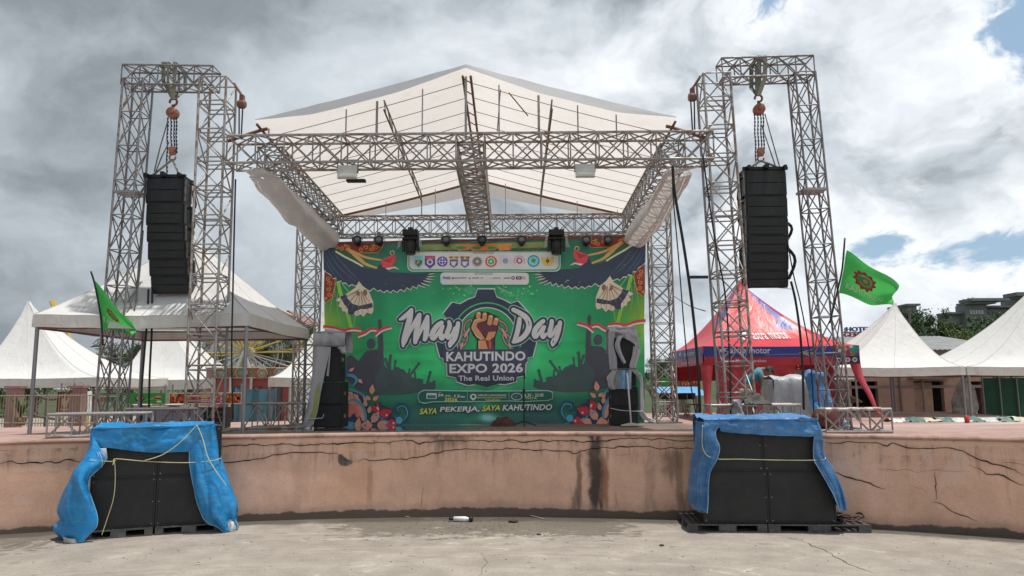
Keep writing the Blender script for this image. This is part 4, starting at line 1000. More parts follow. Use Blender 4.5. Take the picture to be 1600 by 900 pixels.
A.up(); A.poly(gc([(72, 552), (812, 552), (812, 656), (788, 668), (788, 772), (718, 780), (712, 828), (190, 828), (185, 796), (112, 778), (106, 668), (76, 668)]), (62, 62, 82)); A.up()
LET = (206, 196, 210)
A.text('KAHUTINDO', (697.5, 551.5, 821, 566.3), LET, .035, 0, -1.2); A.text('EXPO 2026', (702.5, 569.8, 817, 584.6), LET, .035, 0, -1.2); A.text('The Real Union', (716.5, 588.4, 803, 596.6), LET, .022, 0, -.6)
# brush lettering of the title
m1 = crop(615, 475, 11.25); m2 = crop(785, 470, 11.25)
TITLE = [(m1, [(112, 300), (170, 270), (250, 200), (320, 130)], [3, 6, 6, 5]), (m1, [(318, 128), (290, 270), (240, 450), (190, 660), (172, 770)], [5, 8, 8, 8, 3]), (m1, [(200, 700), (260, 560), (350, 400), (450, 215)], [5, 5.5, 6, 5]), (m1, [(462, 210), (440, 360), (400, 520), (385, 700)], [5, 7, 7, 6]), (m1, [(400, 680), (470, 520), (540, 380), (595, 250)], [4, 5, 6, 5]), (m1, [(598, 245), (590, 400), (575, 560), (555, 650)], [5, 7.5, 8, 6]), (m1, [(530, 665), (570, 600), (610, 570)], [2, 3, 4]),
         (m1, [(845, 355), (780, 400), (710, 490), (680, 580), (700, 640), (760, 580), (850, 440)], [6, 7, 7.5, 7.5, 6, 5, 5]), (m1, [(865, 420), (830, 540), (850, 630), (900, 570)], [5, 6, 7, 4]),
         (m1, [(975, 340), (985, 420), (945, 540), (960, 620), (1030, 560), (1080, 450)], [5, 7, 7, 6, 5, 5]), (m1, [(1135, 365), (1110, 500), (1070, 640), (990, 770)], [6, 7, 7, 4]), (m1, [(985, 770), (975, 720), (1010, 650)], [2.6, 2.4, 2.2]),
         (m2, [(190, 185), (300, 240), (410, 320), (465, 430), (450, 540), (380, 650), (280, 720), (190, 750)], [6, 7, 8, 8.4, 8, 7.4, 6.6, 5]), (m2, [(300, 345), (285, 460), (255, 600), (215, 730)], [6, 7, 7, 7]),
         (m2, [(715, 385), (650, 440), (580, 530), (555, 620), (580, 665), (640, 600), (715, 490)], [6, 7, 7.5, 7, 6, 4.5, 5]), (m2, [(735, 485), (700, 580), (710, 665), (770, 610)], [5, 5.6, 6, 4]),
         (m2, [(865, 385), (855, 470), (830, 570), (840, 650), (900, 580), (960, 480)], [6, 6.6, 6.6, 6, 5, 4.5]), (m2, [(1010, 410), (985, 540), (950, 660), (920, 770)], [6, 7, 7, 4]), (m2, [(880, 810), (862, 760), (890, 690)], [3.4, 2.6, 2]), (m2, [(880, 808), (920, 770)], [3, 4])]
for mk, extra, c in ((0, 9.5, (150, 196, 170)), (1, 7.4, INK), (2, 0.6, LET)):
    A.up()
    for f, L, wd in TITLE: A.curve(f(L), [x + extra for x in wd], c, 22)
# information bar and slogan
A.up(); ib = crop(640, 600, 6.667)
bar_o = ib([(85, 140), (100, 95), (150, 68), (600, 78), (1000, 78), (1440, 72), (1490, 90), (1492, 160), (1440, 180), (1200, 192), (1050, 185), (600, 195), (250, 195), (150, 212), (100, 195)])
A.poly(bar_o, (150, 190, 170)); A.up(); bx, by = ib([(790, 136)])[0]
A.poly([(bx + (x - bx) * .993, by + (y - by) * .86) for x, y in bar_o], (38, 88, 76)); A.up()
WT2, YL = (206, 206, 214), (206, 196, 76)
for x in (602, 1036): A.stroke(ib([(x, 95), (x, 190)]), .6, (120, 165, 150), False)
rrect(A, ib([(176, 102), (284, 162)]), 1.2, WT2); A.disc(*ib([(664, 140)])[0], 5.2, WT2, 4.6); A.poly(ib([(632, 150), (696, 150), (662, 180)]), WT2); A.disc(*ib([(1115, 138)])[0], 8.6, WT2, 5.4); A.up()
rrect(A, ib([(186, 124), (274, 156)]), .5, (60, 110, 98)); A.disc(*ib([(664, 138)])[0], 2.6, (38, 88, 76), 2.2); A.disc(*ib([(1115, 138)])[0], 7.5, (38, 88, 76), 4.5)
A.text('30', (684.5, 616.4, 693, 620.6), WT2, .03); A.text('APRIL -', (695, 618.2, 707, 620.8), WT2, .02); A.text('13', (710, 617.8, 718.5, 622), WT2, .03); A.text('MEI', (720, 619.8, 726.5, 622.4), WT2, .02); A.text('2026', (695, 622.4, 715, 627.8), YL, .03, 0, 1.0)
A.text('UMKM LAPANGAN', (746.5, 617.2, 791, 619.9), WT2, .02); A.text('BANDARA JUWATA', (746.5, 621.2, 791, 624), YL, .02); A.text('TARAKAN', (758, 624.8, 781, 627.2), YL, .02); A.text('16.30 - 23.00', (817.5, 616, 849, 621), WT2, .025, 0, -.4); A.text('WITA', (820, 621.6, 839, 624.6), YL, .02)
A.stroke(ib([(1115, 138), (1128, 122)]), .6, WT2, False); A.stroke(ib([(1115, 138), (1100, 146)]), .6, WT2, False)
for body, box, c in (('SAYA', (656.5, 638.4, 683.5, 647.4), YL), ('PEKERJA,', (688, 635.8, 750, 645.8), WT2), ('SAYA', (754, 633.8, 782, 642.6), YL), ('KAHUTINDO', (786, 632.4, 862.5, 641.8), WT2)):
    A.text(body, box, c, .03, .22, -1.0, outline=(40, 62, 66), ow=.05)
# green cloud swirls under the slogan
def base_col(px, py):
    s, t = b_st(px, py)
    g0, g1, g2, g3 = np.array((44, 96, 82.)), np.array((40, 126, 86.)), np.array((44, 150, 90.)), np.array((46, 82, 80.))
    if t < .35: c = g0 + (g1 - g0) * (t / .35)
    elif t < .72: c = g1 + (g2 - g1) * ((t - .35) / .37)
    else: c = g2 + (g3 - g2) * min(1, (t - .72) / .22)
    e = min(1, abs(s - .5) * 2); c = c * (1 - .22 * max(0, e - .55) / .45)
    dg = math.hypot((px - 761) / 150, (py - 545) / 95); c = c + np.array((10, 32, 16)) * math.exp(-(dg ** 2)) 
    dd = math.hypot((px - 761) / 86, (py - 540) / 82); c = c + np.array((40, 50, 40)) * math.exp(-((max(0, dd - .80)) / .10))
    st = nz(px * .006 + py * .01, py * .09, 3); c = c + np.array((2, 18, 8)) * st * (t > .55) + np.array((0, 8, 4)) * nz(px * .03, py * .03)
    if t > .86: c = c + np.array((18, 58, 30)) * max(0, nz(px * .035, py * .10, 7) + .25) * math.exp(-((px - 760) / 60) ** 2)
    if t > .9: c = c + np.array((70, 70, 78)) * math.exp(-((px - 762) / 12) ** 2 - ((py - 652) / 7) ** 2)
    if s < .12 or s > .88:
        k = max(0, 1 - min(s, 1 - s) / .12) * math.exp(-((t - .45) / .14) ** 2); c = c + np.array((96, 52, -14)) * k
    for hx, hy, rr in ((655, 518, 30), (690, 515, 30), (860, 515, 26), (822, 510, 20)):
        d_ = math.hypot((px - hx), (py - hy) * 1.2); c = c + np.array((24, 30, 24)) * math.exp(-(d_ / rr) ** 2)
    return lin(np.clip(c, 0, 255), BK)
nx, ny = 250, 144; bv = []; bc = []; bf = []
for j in range(ny + 1):
    for i in range(nx + 1):
        s, t = i / nx, j / ny * 1.03; px = 507 + 500 * s; top = 383 - 12 * s; bot = 664 - 6 * s; py = top + t * (bot - top)
        bv.append(b_map(px, py)); bc.append(base_col(px, py))
for j in range(ny):
    for i in range(nx): o = j * (nx + 1) + i; bf.append((o, o + 1, o + nx + 2, o + nx + 1))
banner = thing('backdrop_banner', 'big green printed May Day backdrop with a raised fist across the stage rear', 'banner', (-.9, BY, fz(BY)))
A.mesh('printed_sheet', b_map, PRINT, banner, .0016, .22, (bv, bf, bc))
mb = MB(); mb.tube([b_map(507, 383) + Vector((-.1, .03, .02)), b_map(757, 377) + Vector((0, .03, .04)), b_map(1007, 371) + Vector((.1, .03, .02))], .03, 8); mb.build('hanging_pole', STEEL_RUST, banner)
mb = MB(); mb.grid([[b_map(507 + 500 * i / 30, 383 - 12 * i / 30) + Vector((0, -.01 + .02 * k, .05 * k + .03 * nz(i * .4, k))) for i in range(31)] for k in (0, 1, 2)]); mb.build('top_hem', simple('dark_red_hem', (.12, .035, .03), .6), banner, True)
for i in range(12):
    px = 512 + 490 * i / 11; p = b_map(px, 383 - 12 * (px - 507) / 500)
    bar('tie', p + Vector((0, .03, .02)), (p.x, BY + .05, ZR0 + .05), .006, ROPE_W, banner)
# ------------------------------------------------------------------ hanging speakers and hoists
def cab_mesh(parent, name, c, w, h, dpt, a, taper=.9):
    rot = Matrix.Rotation(a, 3, 'X')
    def L(x, y, z): return Vector(c) + rot @ Vector((x, y, z))
    mb = MB(); hw = w / 2; hb = hw * taper; g = h * .47
    vs = [L(-hw, 0, h / 2 + .004), L(hw, 0, h / 2 + .004), L(hw, 0, -h / 2 - .014), L(-hw, 0, -h / 2 - .014), L(-hb, dpt, g), L(hb, dpt, g), L(hb, dpt, -g), L(-hb, dpt, -g)]
    mb.add(vs, [(0, 1, 2, 3), (5, 4, 7, 6), (0, 4, 5, 1), (3, 2, 6, 7), (0, 3, 7, 4), (1, 5, 6, 2)])
    o = mb.build(name, BLACK, parent)
    gm = MB()                                                     # curved grille, a seam across it
    for z0, z1 in ((-h / 2 + .03, -.008), (.008, h / 2 - .03)):
        gm.grid([[L(x * (w - .05) / 2, -.012 - .03 * (1 - x * x), z) for x in [i / 6 - 1 for i in range(13)]] for z in (z0, z1)])
        for z in (z0, z1): gm.grid([[L(x * (w - .05) / 2, -.012 - .03 * (1 - x * x), z) for x in [i / 6 - 1 for i in range(13)]], [L(x * (w - .05) / 2, .004, z) for x in [i / 6 - 1 for i in range(13)]]])
    gm.build('grille', GRILLE, o, False)
    for s in (-1, 1):
        MB().box(L(s * (hw + .008), .06, 0), (.03, .06, h * .86), rot).build('rigging_rail', STEEL_DK, o); MB().box(L(s * (hb + .012), dpt - .05, 0), (.03, .05, h * .7), rot).build('rigging_rail', STEEL_DK, o)
    return o
def line_array(label, top_l, top_r, bot_l, ys, loops, Y=16.35):
    a0, a1 = P(*top_l, Y), P(*top_r, Y); w = a1.x - a0.x; cx = (a0.x + a1.x) / 2; drift = P(*bot_l, Y).x - a0.x
    t = thing('hanging_speaker_array', label, 'speaker array', (cx, Y, P(0 + 800, ys[-1], Y).z), 'hanging line arrays')
    n = len(ys) - 1; y = Y
    for i in range(n):
        z0, z1 = P(800, ys[i], Y).z, P(800, ys[i + 1], Y).z; h = z0 - z1; ang = R((0, 1.5, 3.5, 6, 9, 12)[i])
        cab_mesh(t, 'cabinet', (cx + drift * (i + .5) / n, y + math.sin(ang) * h / 2, (z0 + z1) / 2), w, h, .52, ang); y += math.sin(ang) * h
    zt = P(800, ys[0], Y).z
    mb = MB()
    for s in (-1, 1): mb.box((cx + s * (w / 2 - .05), Y + .25, zt + .035), (.06, .86, .07))
    mb.box((cx, Y + .0, zt + .035), (w + .1, .07, .066)); mb.box((cx, Y + .5, zt + .035), (w, .07, .066)); mb.box((cx, Y + .25, zt + .05), (.08, .84, .10))
    mb.build('flying_frame', BLACK, t)
    for i, (s, yc, r) in enumerate(loops):
        z = P(800, yc, Y).z; mb = MB()
        mb.tube([(cx + drift * .5 + s * (w / 2 + .0 + (.05 + r * .25) * math.sin(math.pi * k / 10)), Y + .18 + .1 * math.sin(k), z + r * math.cos(math.pi * k / 10)) for k in range(11)], .035, 6); mb.build('cable_loop', RUBBER, t, True)
    return t, cx, zt
def hoist(label, drum, hook_y, frame_pt, beam_pts, cx, Y=16.5):
    d = P(*drum, Y); t = thing('chain_hoist', label, 'chain hoist', d, 'orange chain hoists over the speakers')
    s = .165
    rot = Matrix.Rotation(R(90), 3, 'X')
    mb = MB(); mb.lathe(d, [(.02, -.11), (.10, -.11), (.128, -.085), (.134, 0), (.128, .08), (.095, .105), (.02, .105)], 18, rot); mb.lathe(d + Vector((0, -.13, 0)), [(.02, -.0), (.07, 0), (.06, .03), (.02, .03)], 12, rot); mb.build('drum', ORANGE, t, True)
    mb = MB(); mb.tube([d + Vector((.085 * math.cos(q), 0, .27 + .085 * math.sin(q))) for q in [R(x) for x in range(-80, 200, 25)]], .026, 7); mb.box(d + Vector((0, 0, .17)), (.06, .05, .07)); mb.build('top_hook', STEEL_RUST, t, True)
    hk = P(*hook_y, Y)
    mb = MB(); mb.box(hk, (.13, .11, .17)); mb.lathe(hk + Vector((0, -.06, .02)), [(.01, -.02), (.075, -.02), (.075, .02), (.01, .02)], 12, rot); mb.tube([hk + Vector((.07 * math.cos(q), 0, -.15 + .07 * math.sin(q))) for q in [R(x) for x in range(100, 400, 25)]], .022, 7); mb.build('lower_block', ORANGE, t)
    for dx, z1 in ((-.035, hk.z + .05), (.035, hk.z + .05), (.09, hk.z - .05), (-.11, frame_pt.z + .1)):
        z0 = d.z - .1; n = int((z0 - z1) / .045); mb = MB()
        for k in range(n):
            z = z0 - (k + .5) * .045; xx = d.x + dx + (hk.x - d.x) * k / n + .006 * math.sin(k * .5)
            rr = Matrix.Rotation(R(90) * (k % 2), 3, 'Z')
            mb.add([Vector((xx, d.y, z)) + rr @ Vector(v) for v in ((-.017, 0, .027), (.017, 0, .027), (.017, 0, -.027), (-.017, 0, -.027), (-.017, .012, .027), (.017, .012, .027), (.017, .012, -.027), (-.017, .012, -.027))], [(0, 1, 2, 3), (7, 6, 5, 4), (0, 4, 5, 1), (1, 5, 6, 2), (2, 6, 7, 3), (3, 7, 4, 0)])
        mb.build('chain', CHAIN, t)
    sl = thing('lifting_sling', label.replace('orange chain hoist', 'webbing sling tying the orange chain hoist to the beam'), 'sling', d + Vector((0, 0, .3)), 'lifting slings')
    for (bx, mat, wd) in beam_pts:
        top = P(bx, 106 if cx < 0 else 96, Y); bot = d + Vector((0, 0, .33)); lo = P(bx, 134 if cx < 0 else 130, Y)
        mb = MB(); fy = -.28
        mb.grid([[q + Vector((-wd / 2, 0, 0)), q + Vector((wd / 2, 0, 0))] for q in (Vector((bot.x, Y - .02, bot.z)), Vector((lo.x, Y + fy, lo.z)), Vector((top.x, Y + fy, top.z + .02)), Vector((top.x, Y + .28, top.z + .02)), Vector((lo.x, Y + .28, lo.z)), Vector((bot.x, Y + .02, bot.z)))])
        mb.build('strap', mat, sl, False, .008)
    br = thing('bridle_strap', label.replace('orange chain hoist', 'white bridle strap under the orange chain hoist'), 'strap', hk - Vector((0, 0, .3)), 'bridle straps')
    for s in (-1, 1): mb = MB(); mb.tube([hk + Vector((0, 0, -.2)), Vector((cx + s * .30, Y - .1, frame_pt.z + .08))], .026, 6); mb.build('strap_leg', SLING_W, br)
    return t
t, cx, zt = line_array('left hanging column of six black speakers under the gantry', (229, 276), (287, 276), (231, 453), (274, 313, 347, 373, 401, 426, 453), [(1, 300, .3), (1, 335, .25), (1, 372, .3), (1, 410, .28)])
hoist('orange chain hoist hanging left above the speakers', (270, 177), (270, 236), Vector((cx, 16.5, zt)), ((264, SLING, .09), (281, SLING_W, .08), (271, SLING_W, .06)), cx)
for (x0, y0), (x1, y1) in (((262, 190), (241, 268)), ((264, 222), (243, 269))):
    mb = MB(); mb.tube([P(x0, y0, 16.45), P((x0 + x1) / 2 - 1, (y0 + y1) / 2, 16.4), P(x1, y1, 16.35)], .014, 5); tag(mb.build('steadying_rope', CORD, None, True), ('outer' if x1 in (241, 1219) else 'inner') + ' thin rope running from the left hoist down to the left speakers', 'rope', 'ropes at the hoists')
t, cx, zt = line_array('right hanging column of six black speakers before the red tent', (1164, 270), (1227, 266), (1172, 450), (268, 309, 342, 370, 398, 424, 450), [(-1, 297, .3), (-1, 330, .33), (-1, 405, .42), (1, 360, .25), (1, 410, .38)])
hoist('orange chain hoist hanging right above the speakers', (1186, 171), (1188, 238), Vector((cx, 16.5, zt)), ((1180, SLING, .10), (1189, SLING_W, .10)), cx)
for (x0, y0), (x1, y1) in (((1195, 178), (1219, 264)), ((1190, 196), (1213, 264))):
    mb = MB(); mb.tube([P(x0, y0, 16.45), P((x0 + x1) / 2, (y0 + y1) / 2, 16.4), P(x1, y1, 16.35)], .014, 5); tag(mb.build('steadying_rope', CORD, None, True), ('outer' if x1 in (241, 1219) else 'inner') + ' thin rope running from the right hoist down to the right speakers', 'rope', 'ropes at the hoists')
def roof_hoist(label, p, bot):
    d = P(*p, 16.1); t = thing('roof_hoist', label, 'hoist', d, 'rusty hoists lifting the stage roof')
    mb = MB(); mb.lathe(d, [(.02, -.09), (.08, -.09), (.10, -.05), (.10, .05), (.07, .09), (.02, .09)], 14, Matrix.Rotation(R(90), 3, 'Y')); mb.box(d + Vector((0, 0, .14)), (.09, .12, .14)); mb.build('drum', STEEL_RUST, t)
    mb = MB(); mb.tube([d + Vector((0, 0, .2)), d + Vector((-.2 if d.x < 0 else .2, 0, .5))], .03, 6); mb.build('hook', STEEL_RUST, t)
    for dx in (-.05, .03): mb = MB(); mb.tube([d + Vector((dx, -.02, -.1)), Vector((d.x + dx * .6, 16.1, P(p[0], bot, 16.1).z))], .018, 5); mb.build('chain', CHAIN, t)
roof_hoist('rusty roof hoist at the top of the left front tower', (378, 163), 215); roof_hoist('rusty roof hoist at the top of the right front tower', (1082, 152), 208)
# ------------------------------------------------------------------ lamps
def flood(label, px, py, Y, bar_below):
    c = P(px, py, Y); t = thing('floodlight', label, 'floodlight', c, 'floodlights under the front truss')
    rot = Matrix.Rotation(R(-14), 3, 'X')
    mb = MB(); mb.box(c, (.42, .09, .30), rot); mb.box(c + rot @ Vector((0, .07, 0)), (.34, .08, .22), rot); mb.build('housing', LAMP_W, t)
    mb = MB(); mb.box(c + rot @ Vector((0, -.05, -.01)), (.34, .012, .22), rot); mb.build('glass', GLASSY, t)
    mb = MB()
    for s in (-1, 1): mb.box(c + Vector((s * .225, .02, .13)), (.02, .03, .3))
    mb.box(c + Vector((0, .02, .275)), (.47, .05, .02)); mb.build('bracket', STEEL_DK, t)
    if bar_below: mb = MB(); mb.box(c + Vector((.12, .35, -.10)), (.42, .16, .05)); mb.build('driver_box', BLACK, t)
flood('white floodlight left of centre under the front truss', 543, 269, 15.75, True); flood('white floodlight right of centre under the front truss', 914, 267, 15.75, False)
def moving_head(label, px, Y=22.1):
    top = P(px, 362, Y); t = thing('moving_head_light', label, 'stage light', top, 'moving head lights on the rear truss'); c = P(px, 383, Y)
    mb = MB(); mb.box(top + Vector((0, 0, -.05)), (.46, .40, .17)); mb.box(top + Vector((0, 0, .06)), (.14, .3, .1)); mb.build('base', BLACK, t)
    mb = MB()
    for s in (-1, 1): mb.box(c + Vector((s * .225, 0, .02)), (.07, .16, .42), None, (1, .8))
    mb.box(c + Vector((0, 0, .20)), (.46, .2, .07)); mb.build('yoke', BLACK, t)
    rot = Matrix.Rotation(R(168), 3, 'X')
    mb = MB(); mb.lathe(c + Vector((0, 0, -.07)), [(.03, -.26), (.15, -.26), (.175, -.05), (.16, .06), (.15, .20), (.13, .22)], 14, rot); mb.build('lamp_head', BLACK, t, True)
    mb = MB(); mb.lathe(c + Vector((0, 0, -.07)), [(.02, .222), (.12, .222), (.09, .24), (.02, .245)], 14, rot); mb.build('lens', LENS, t, True)
    mb = MB(); rows = loft([[c + Vector((-.33, -.22, .24)), c + Vector((-.36, -.22, -.02)), c + Vector((-.40, -.2, -.14))], [c + Vector((-.27, -.26, .25)), c + Vector((-.27, -.27, 0)), c + Vector((-.30, -.24, -.10))]], 6, 3, .02, 5); mb.grid(rows); mb.build('rain_cover', PLASTIC, t, True); mb = MB()
    rows = loft([[c + Vector((.33, -.22, .24)), c + Vector((.36, -.22, -.02)), c + Vector((.42, -.2, -.10))], [c + Vector((.27, -.26, .25)), c + Vector((.27, -.27, 0)), c + Vector((.28, -.24, -.12))]], 6, 3, .02, 5); mb.grid(rows); mb.build('rain_cover', PLASTIC, t, True)
PLASTIC, _n, _b = new_mat('clear_plastic_wrap'); _b.inputs['Base Color'].default_value = (.6, .62, .62, 1); _b.inputs['Roughness'].default_value = .15; _b.inputs['Alpha'].default_value = .35
moving_head('black moving head light left on the rear truss', 642); moving_head('black moving head light right on the rear truss', 869)
for i, px in enumerate((558, 592, 697, 753, 815, 916, 950)):
    Y = 22.2; c = P(px, 376, Y)
    where = ('furthest left of the seven', 'second from the left', 'third, right of the left moving head', 'middle of the seven', 'fifth, left of the right moving head', 'second from the right', 'furthest right of the seven')[i]
    t = thing('par_light', 'dark par light on the rear truss, ' + where, 'stage light', c, 'par lights under the rear truss')
    rot = Matrix.Rotation(R(64), 3, 'X')
    mb = MB(); mb.lathe(c, [(.03, -.20), (.08, -.19), (.12, -.05), (.15, .06), (.145, .08), (.12, .07)], 14, rot); mb.build('can', BLACK, t, True)
    mb = MB(); mb.lathe(c, [(.01, .055), (.125, .06), (.06, .075), (.01, .08)], 14, rot); mb.build('lens', LENS, t, True)
    mb = MB()
    for s in (-1, 1): mb.tube([c + Vector((s * .16, 0, 0)), c + Vector((s * .15, .03, .14)), c + Vector((s * .03, .05, .24))], .012, 5)
    mb.box(c + Vector((0, .05, .25)), (.08, .06, .06)); mb.build('yoke', STEEL_DK, t)
# ------------------------------------------------------------------ subwoofer stacks before the wall
class Stack:
    def __init__(s, pl, pr):
        a, b = G(*pl, 0), G(*pr, 0); s.o = a; s.x = (b - a).normalized(); s.y = Vector((-s.x.y, s.x.x, 0)); s.w = (b - a).length; s.rot = Matrix.Rotation(math.atan2(s.x.y, s.x.x), 3, 'Z')
    def L(s, x, y, z): return s.o + s.x * x + s.y * y + Vector((0, 0, z))
    def F(s, px, py, out=0.0):
        """point on the stack's front plane (moved out towards the viewer) that the photograph shows there"""
        d = CAM_R @ Vector(((px - 800) / FPX, (450 - py) / FPX, -1.0)); c = Vector((0, 0, CAM_H)); o = s.o - s.y * out
        return c + d * ((o - c).dot(s.y) / d.dot(s.y))
def sub_cab(S, x, z, w, h, dp, label, group, y0=.06):
    c = S.L(x + w / 2, y0 + dp / 2, z + h / 2); t = thing('subwoofer', label, 'subwoofer', S.L(x + w / 2, y0 + dp / 2, z), group)
    e = .035
    mb = MB(); mb.box(c + S.y * .02, (w - .008, dp - .04, h - .006), S.rot)
    for sx_, sz_, ww, hh in ((0, h / 2 - e / 2 - .003, w - .008, e), (0, -h / 2 + e / 2 + .003, w - .008, e), (-w / 2 + e / 2 + .004, 0, e, h - 2 * e - .006), (w / 2 - e / 2 - .004, 0, e, h - 2 * e - .006)):
        mb.box(c + S.x * sx_ - S.y * (dp / 2 - .012) + Vector((0, 0, sz_)), (ww, .025, hh), S.rot)
    mb.build('cabinet', BLACK, t)
    g = MB(); g.box(c - S.y * (dp / 2 - .010), (w - 2 * e - .012, .012, h - 2 * e - .012), S.rot); g.build('grille', GRILLE, t)
    for qx in (-.5, .5):
        for qz in (-.5, 0, .5):
            if qx or qz: p = c + S.x * qx * (w - 3 * e) + Vector((0, 0, qz * (h - 3 * e))) - S.y * (dp / 2 + .001); m2 = MB(); m2.box(p, (.016, .008, .016), S.rot); m2.build('screw', STEEL, t)
def pallet(S, x, w, dp, label, h=.145):
    t = thing('plastic_pallet', label, 'pallet', S.L(x + w / 2, dp / 2, 0), 'dark plastic pallets under the subwoofers')
    n = 13
    for k in range(n):
        xx = x + w * (k + .5) / n; mb = MB(); mb.box(S.L(xx, dp / 2, h - .012), (w / n * .62, dp - .03, .022), S.rot); mb.build('deck_slat', PALLET, t)
    mb = MB()
    for yy in (.016, dp - .016, dp / 2): mb.box(S.L(x + w / 2, yy, h - .0125), (w, .032, .0245), S.rot)
    for yy in (.04, dp - .04): mb.box(S.L(x + w / 2, yy, .012), (w - .004, .08, .022), S.rot)
    mb.build('rail', PALLET, t)
    for fx, ww in ((.06, .12), (.5, .22), (.94, .12)):
        for yy in (.06, dp / 2, dp - .06): mb = MB(); mb.box(S.L(x + w * fx + (.0 if fx == .5 else 0), yy, h / 2 - .002), (w * ww, .116, h - .048), S.rot); mb.build('foot_block', PALLET, t)
SR = Stack((1085, 832), (1312, 833))
pallet(SR, -.10, 1.38, 1.25, 'left of the two dark pallets under the right subwoofer stack'); pallet(SR, 1.30, 1.78, 1.25, 'right pallet with a clutter of cable under the right subwoofer stack')
HC2 = .93; WC = 1.17; Z0 = .147; XO = .20
XO = (SR.F(1103, 740) - SR.o).dot(SR.x); WC = ((SR.F(1289, 740) - SR.o).dot(SR.x) - XO) / 2
ztop = SR.F(1190, 656).z; HC2 = (ztop - Z0) / 2
XOL = (SR.F(1098, 760) - SR.o).dot(SR.x); WCL = ((SR.F(1307, 770) - SR.o).dot(SR.x) - XOL) / 2
for i, (dx, k, nm) in enumerate(((0, 0, 'lower left'), (1, 0, 'lower right'), (0, 1, 'upper left'), (1, 1, 'upper right'))):
    sub_cab(SR, (XO if k else XOL) + dx * (WC if k else WCL), Z0 + k * HC2, WC if k else WCL, HC2, .85, nm + ' black subwoofer of the right stack under the faded blue tarp', 'subwoofers in the right stack')
SLt = Stack((152, 843), (352, 829))
xl0 = (SLt.F(140, 750) - SLt.o).dot(SLt.x); xl1 = (SLt.F(343, 760) - SLt.o).dot(SLt.x); WL = (xl1 - xl0) / 2; zt2 = SLt.F(240, 668).z; HL = (zt2 - Z0) / 2
pallet(SLt, xl0 - .05, WL + .03, 1.2, 'left of the two dark pallets under the left subwoofer stack'); pallet(SLt, xl0 + WL + .02, WL + .05, 1.2, 'right of the two dark pallets under the left subwoofer stack')
for i, (dx, k, nm) in enumerate(((0, 0, 'lower left'), (1, 0, 'lower right'), (0, 1, 'upper left'), (1, 1, 'upper right'))):
    sub_cab(SLt, xl0 + dx * WL, Z0 + k * HL, WL, HL, .85, nm + ' black subwoofer of the left stack under the bright blue tarp', 'subwoofers in the left stack')
HEM = simple('pale_blue_hem', (.22, .40, .58), .6)
# ------------------------------------------------------------------ tarpaulins
def tarp(S, label, x0, x1, zt_, mat, top, hem, left_o, left_i, right_o, right_i, seed, bulge):
    t = thing('blue_tarpaulin', label, 'tarpaulin', S.L((x0 + x1) / 2, .5, zt_), 'blue tarpaulins over the subwoofers')
    up = Vector((0, 0, 1)); dp = .92
    fr = [S.F(*p, .03) for p in top]; n = len(fr)
    back = [S.L((p - S.o).dot(S.x), dp + .05, zt_ + .015) for p in fr]; midl = [S.L((p - S.o).dot(S.x), .45, zt_ + .02) for p in fr]
    hm = [S.F(*p, .05) for p in hem]; edge = [Vector((p.x, p.y, max(p.z, zt_ + .012))) for p in fr]
    e1 = [p - S.y * .02 - up * .02 for p in edge]; bk2 = [p + S.y * .03 - up * .5 for p in back]
    md = [a.lerp(b_, .5) - S.y * .02 for a, b_ in zip(e1, hm)]
    mb = MB()
    mb.grid(loft([bk2, back, midl, edge, e1, md, hm], 110, 60, .026, 3.2, seed))
    mb.build('top_sheet', mat, t, True, .004)
    for sgn, o_, i_ in ((-1, left_o, left_i), (1, right_o, right_i)):
        outer = [S.F(*p, .05) for p in o_]; inner = [S.F(*p, .07 + .02 * k) for k, p in enumerate(i_)]
        bx = [S.L((p - S.o).dot(S.x) - sgn * .03, .62, p.z) for p in outer]; bx2 = [S.L((p - S.o).dot(S.x) + sgn * .05, .30, p.z) for p in outer]
        m1 = [a.lerp(b_, .35) - S.y * bulge * math.sin(math.pi * (k + .6) / len(outer)) for k, (a, b_) in enumerate(zip(catmull(outer, 9), catmull(inner, 9)))]
        m2 = [a.lerp(b_, .72) - S.y * bulge * 1.2 * math.sin(math.pi * (k + .6) / 10) for k, (a, b_) in enumerate(zip(catmull(outer, 9), catmull(inner, 9)))]
        mb = MB(); rows = loft([catmull(bx, 9), catmull(bx2, 9), catmull(outer, 9), m1, m2, catmull(inner, 9)], 110, 76, .034 if bulge > .05 else .022, 3.0, seed + sgn * 3.1, lambda u, v_: (.022 if bulge > .05 else .014) * (1 - 2 * abs(math.sin(v_ * 9 + 2.2 * math.sin(u * 3.3 + seed)))) * min(1, u * 2 + .2), (1, 1, .32))
        rows = [[Vector((p.x, p.y, max(p.z, .012))) for p in r] for r in rows]
        mb.grid(rows); mb.build('side_drape', mat, t, True, .004); mb = MB(); mb.tube([r[-1] for r in rows], .008, 5); mb.build('hem', HEM, t, True)
    return t
TL_ = tarp(SLt, 'bright blue tarpaulin with torn billowing sides over the left stack', xl0, xl1, zt2, TARP_L,
     [(142, 673), (165, 671), (200, 670), (250, 668), (290, 667), (333, 663)], [(140, 699), (168, 700), (205, 704), (250, 708), (292, 706), (334, 707)],
     [(143, 676), (139, 700), (127, 722), (110, 745), (104, 768), (91, 795), (98, 812), (86, 828), (100, 846)], [(160, 702), (168, 715), (158, 730), (138, 748), (141, 768), (150, 795), (153, 818), (140, 834), (128, 848)],
     [(333, 664), (337, 700), (341, 722), (352, 752), (362, 780), (367, 797), (364, 812), (366, 828)], [(296, 706), (296, 730), (303, 765), (312, 795), (322, 815), (338, 823), (346, 830), (354, 831)], 2.0, .12)
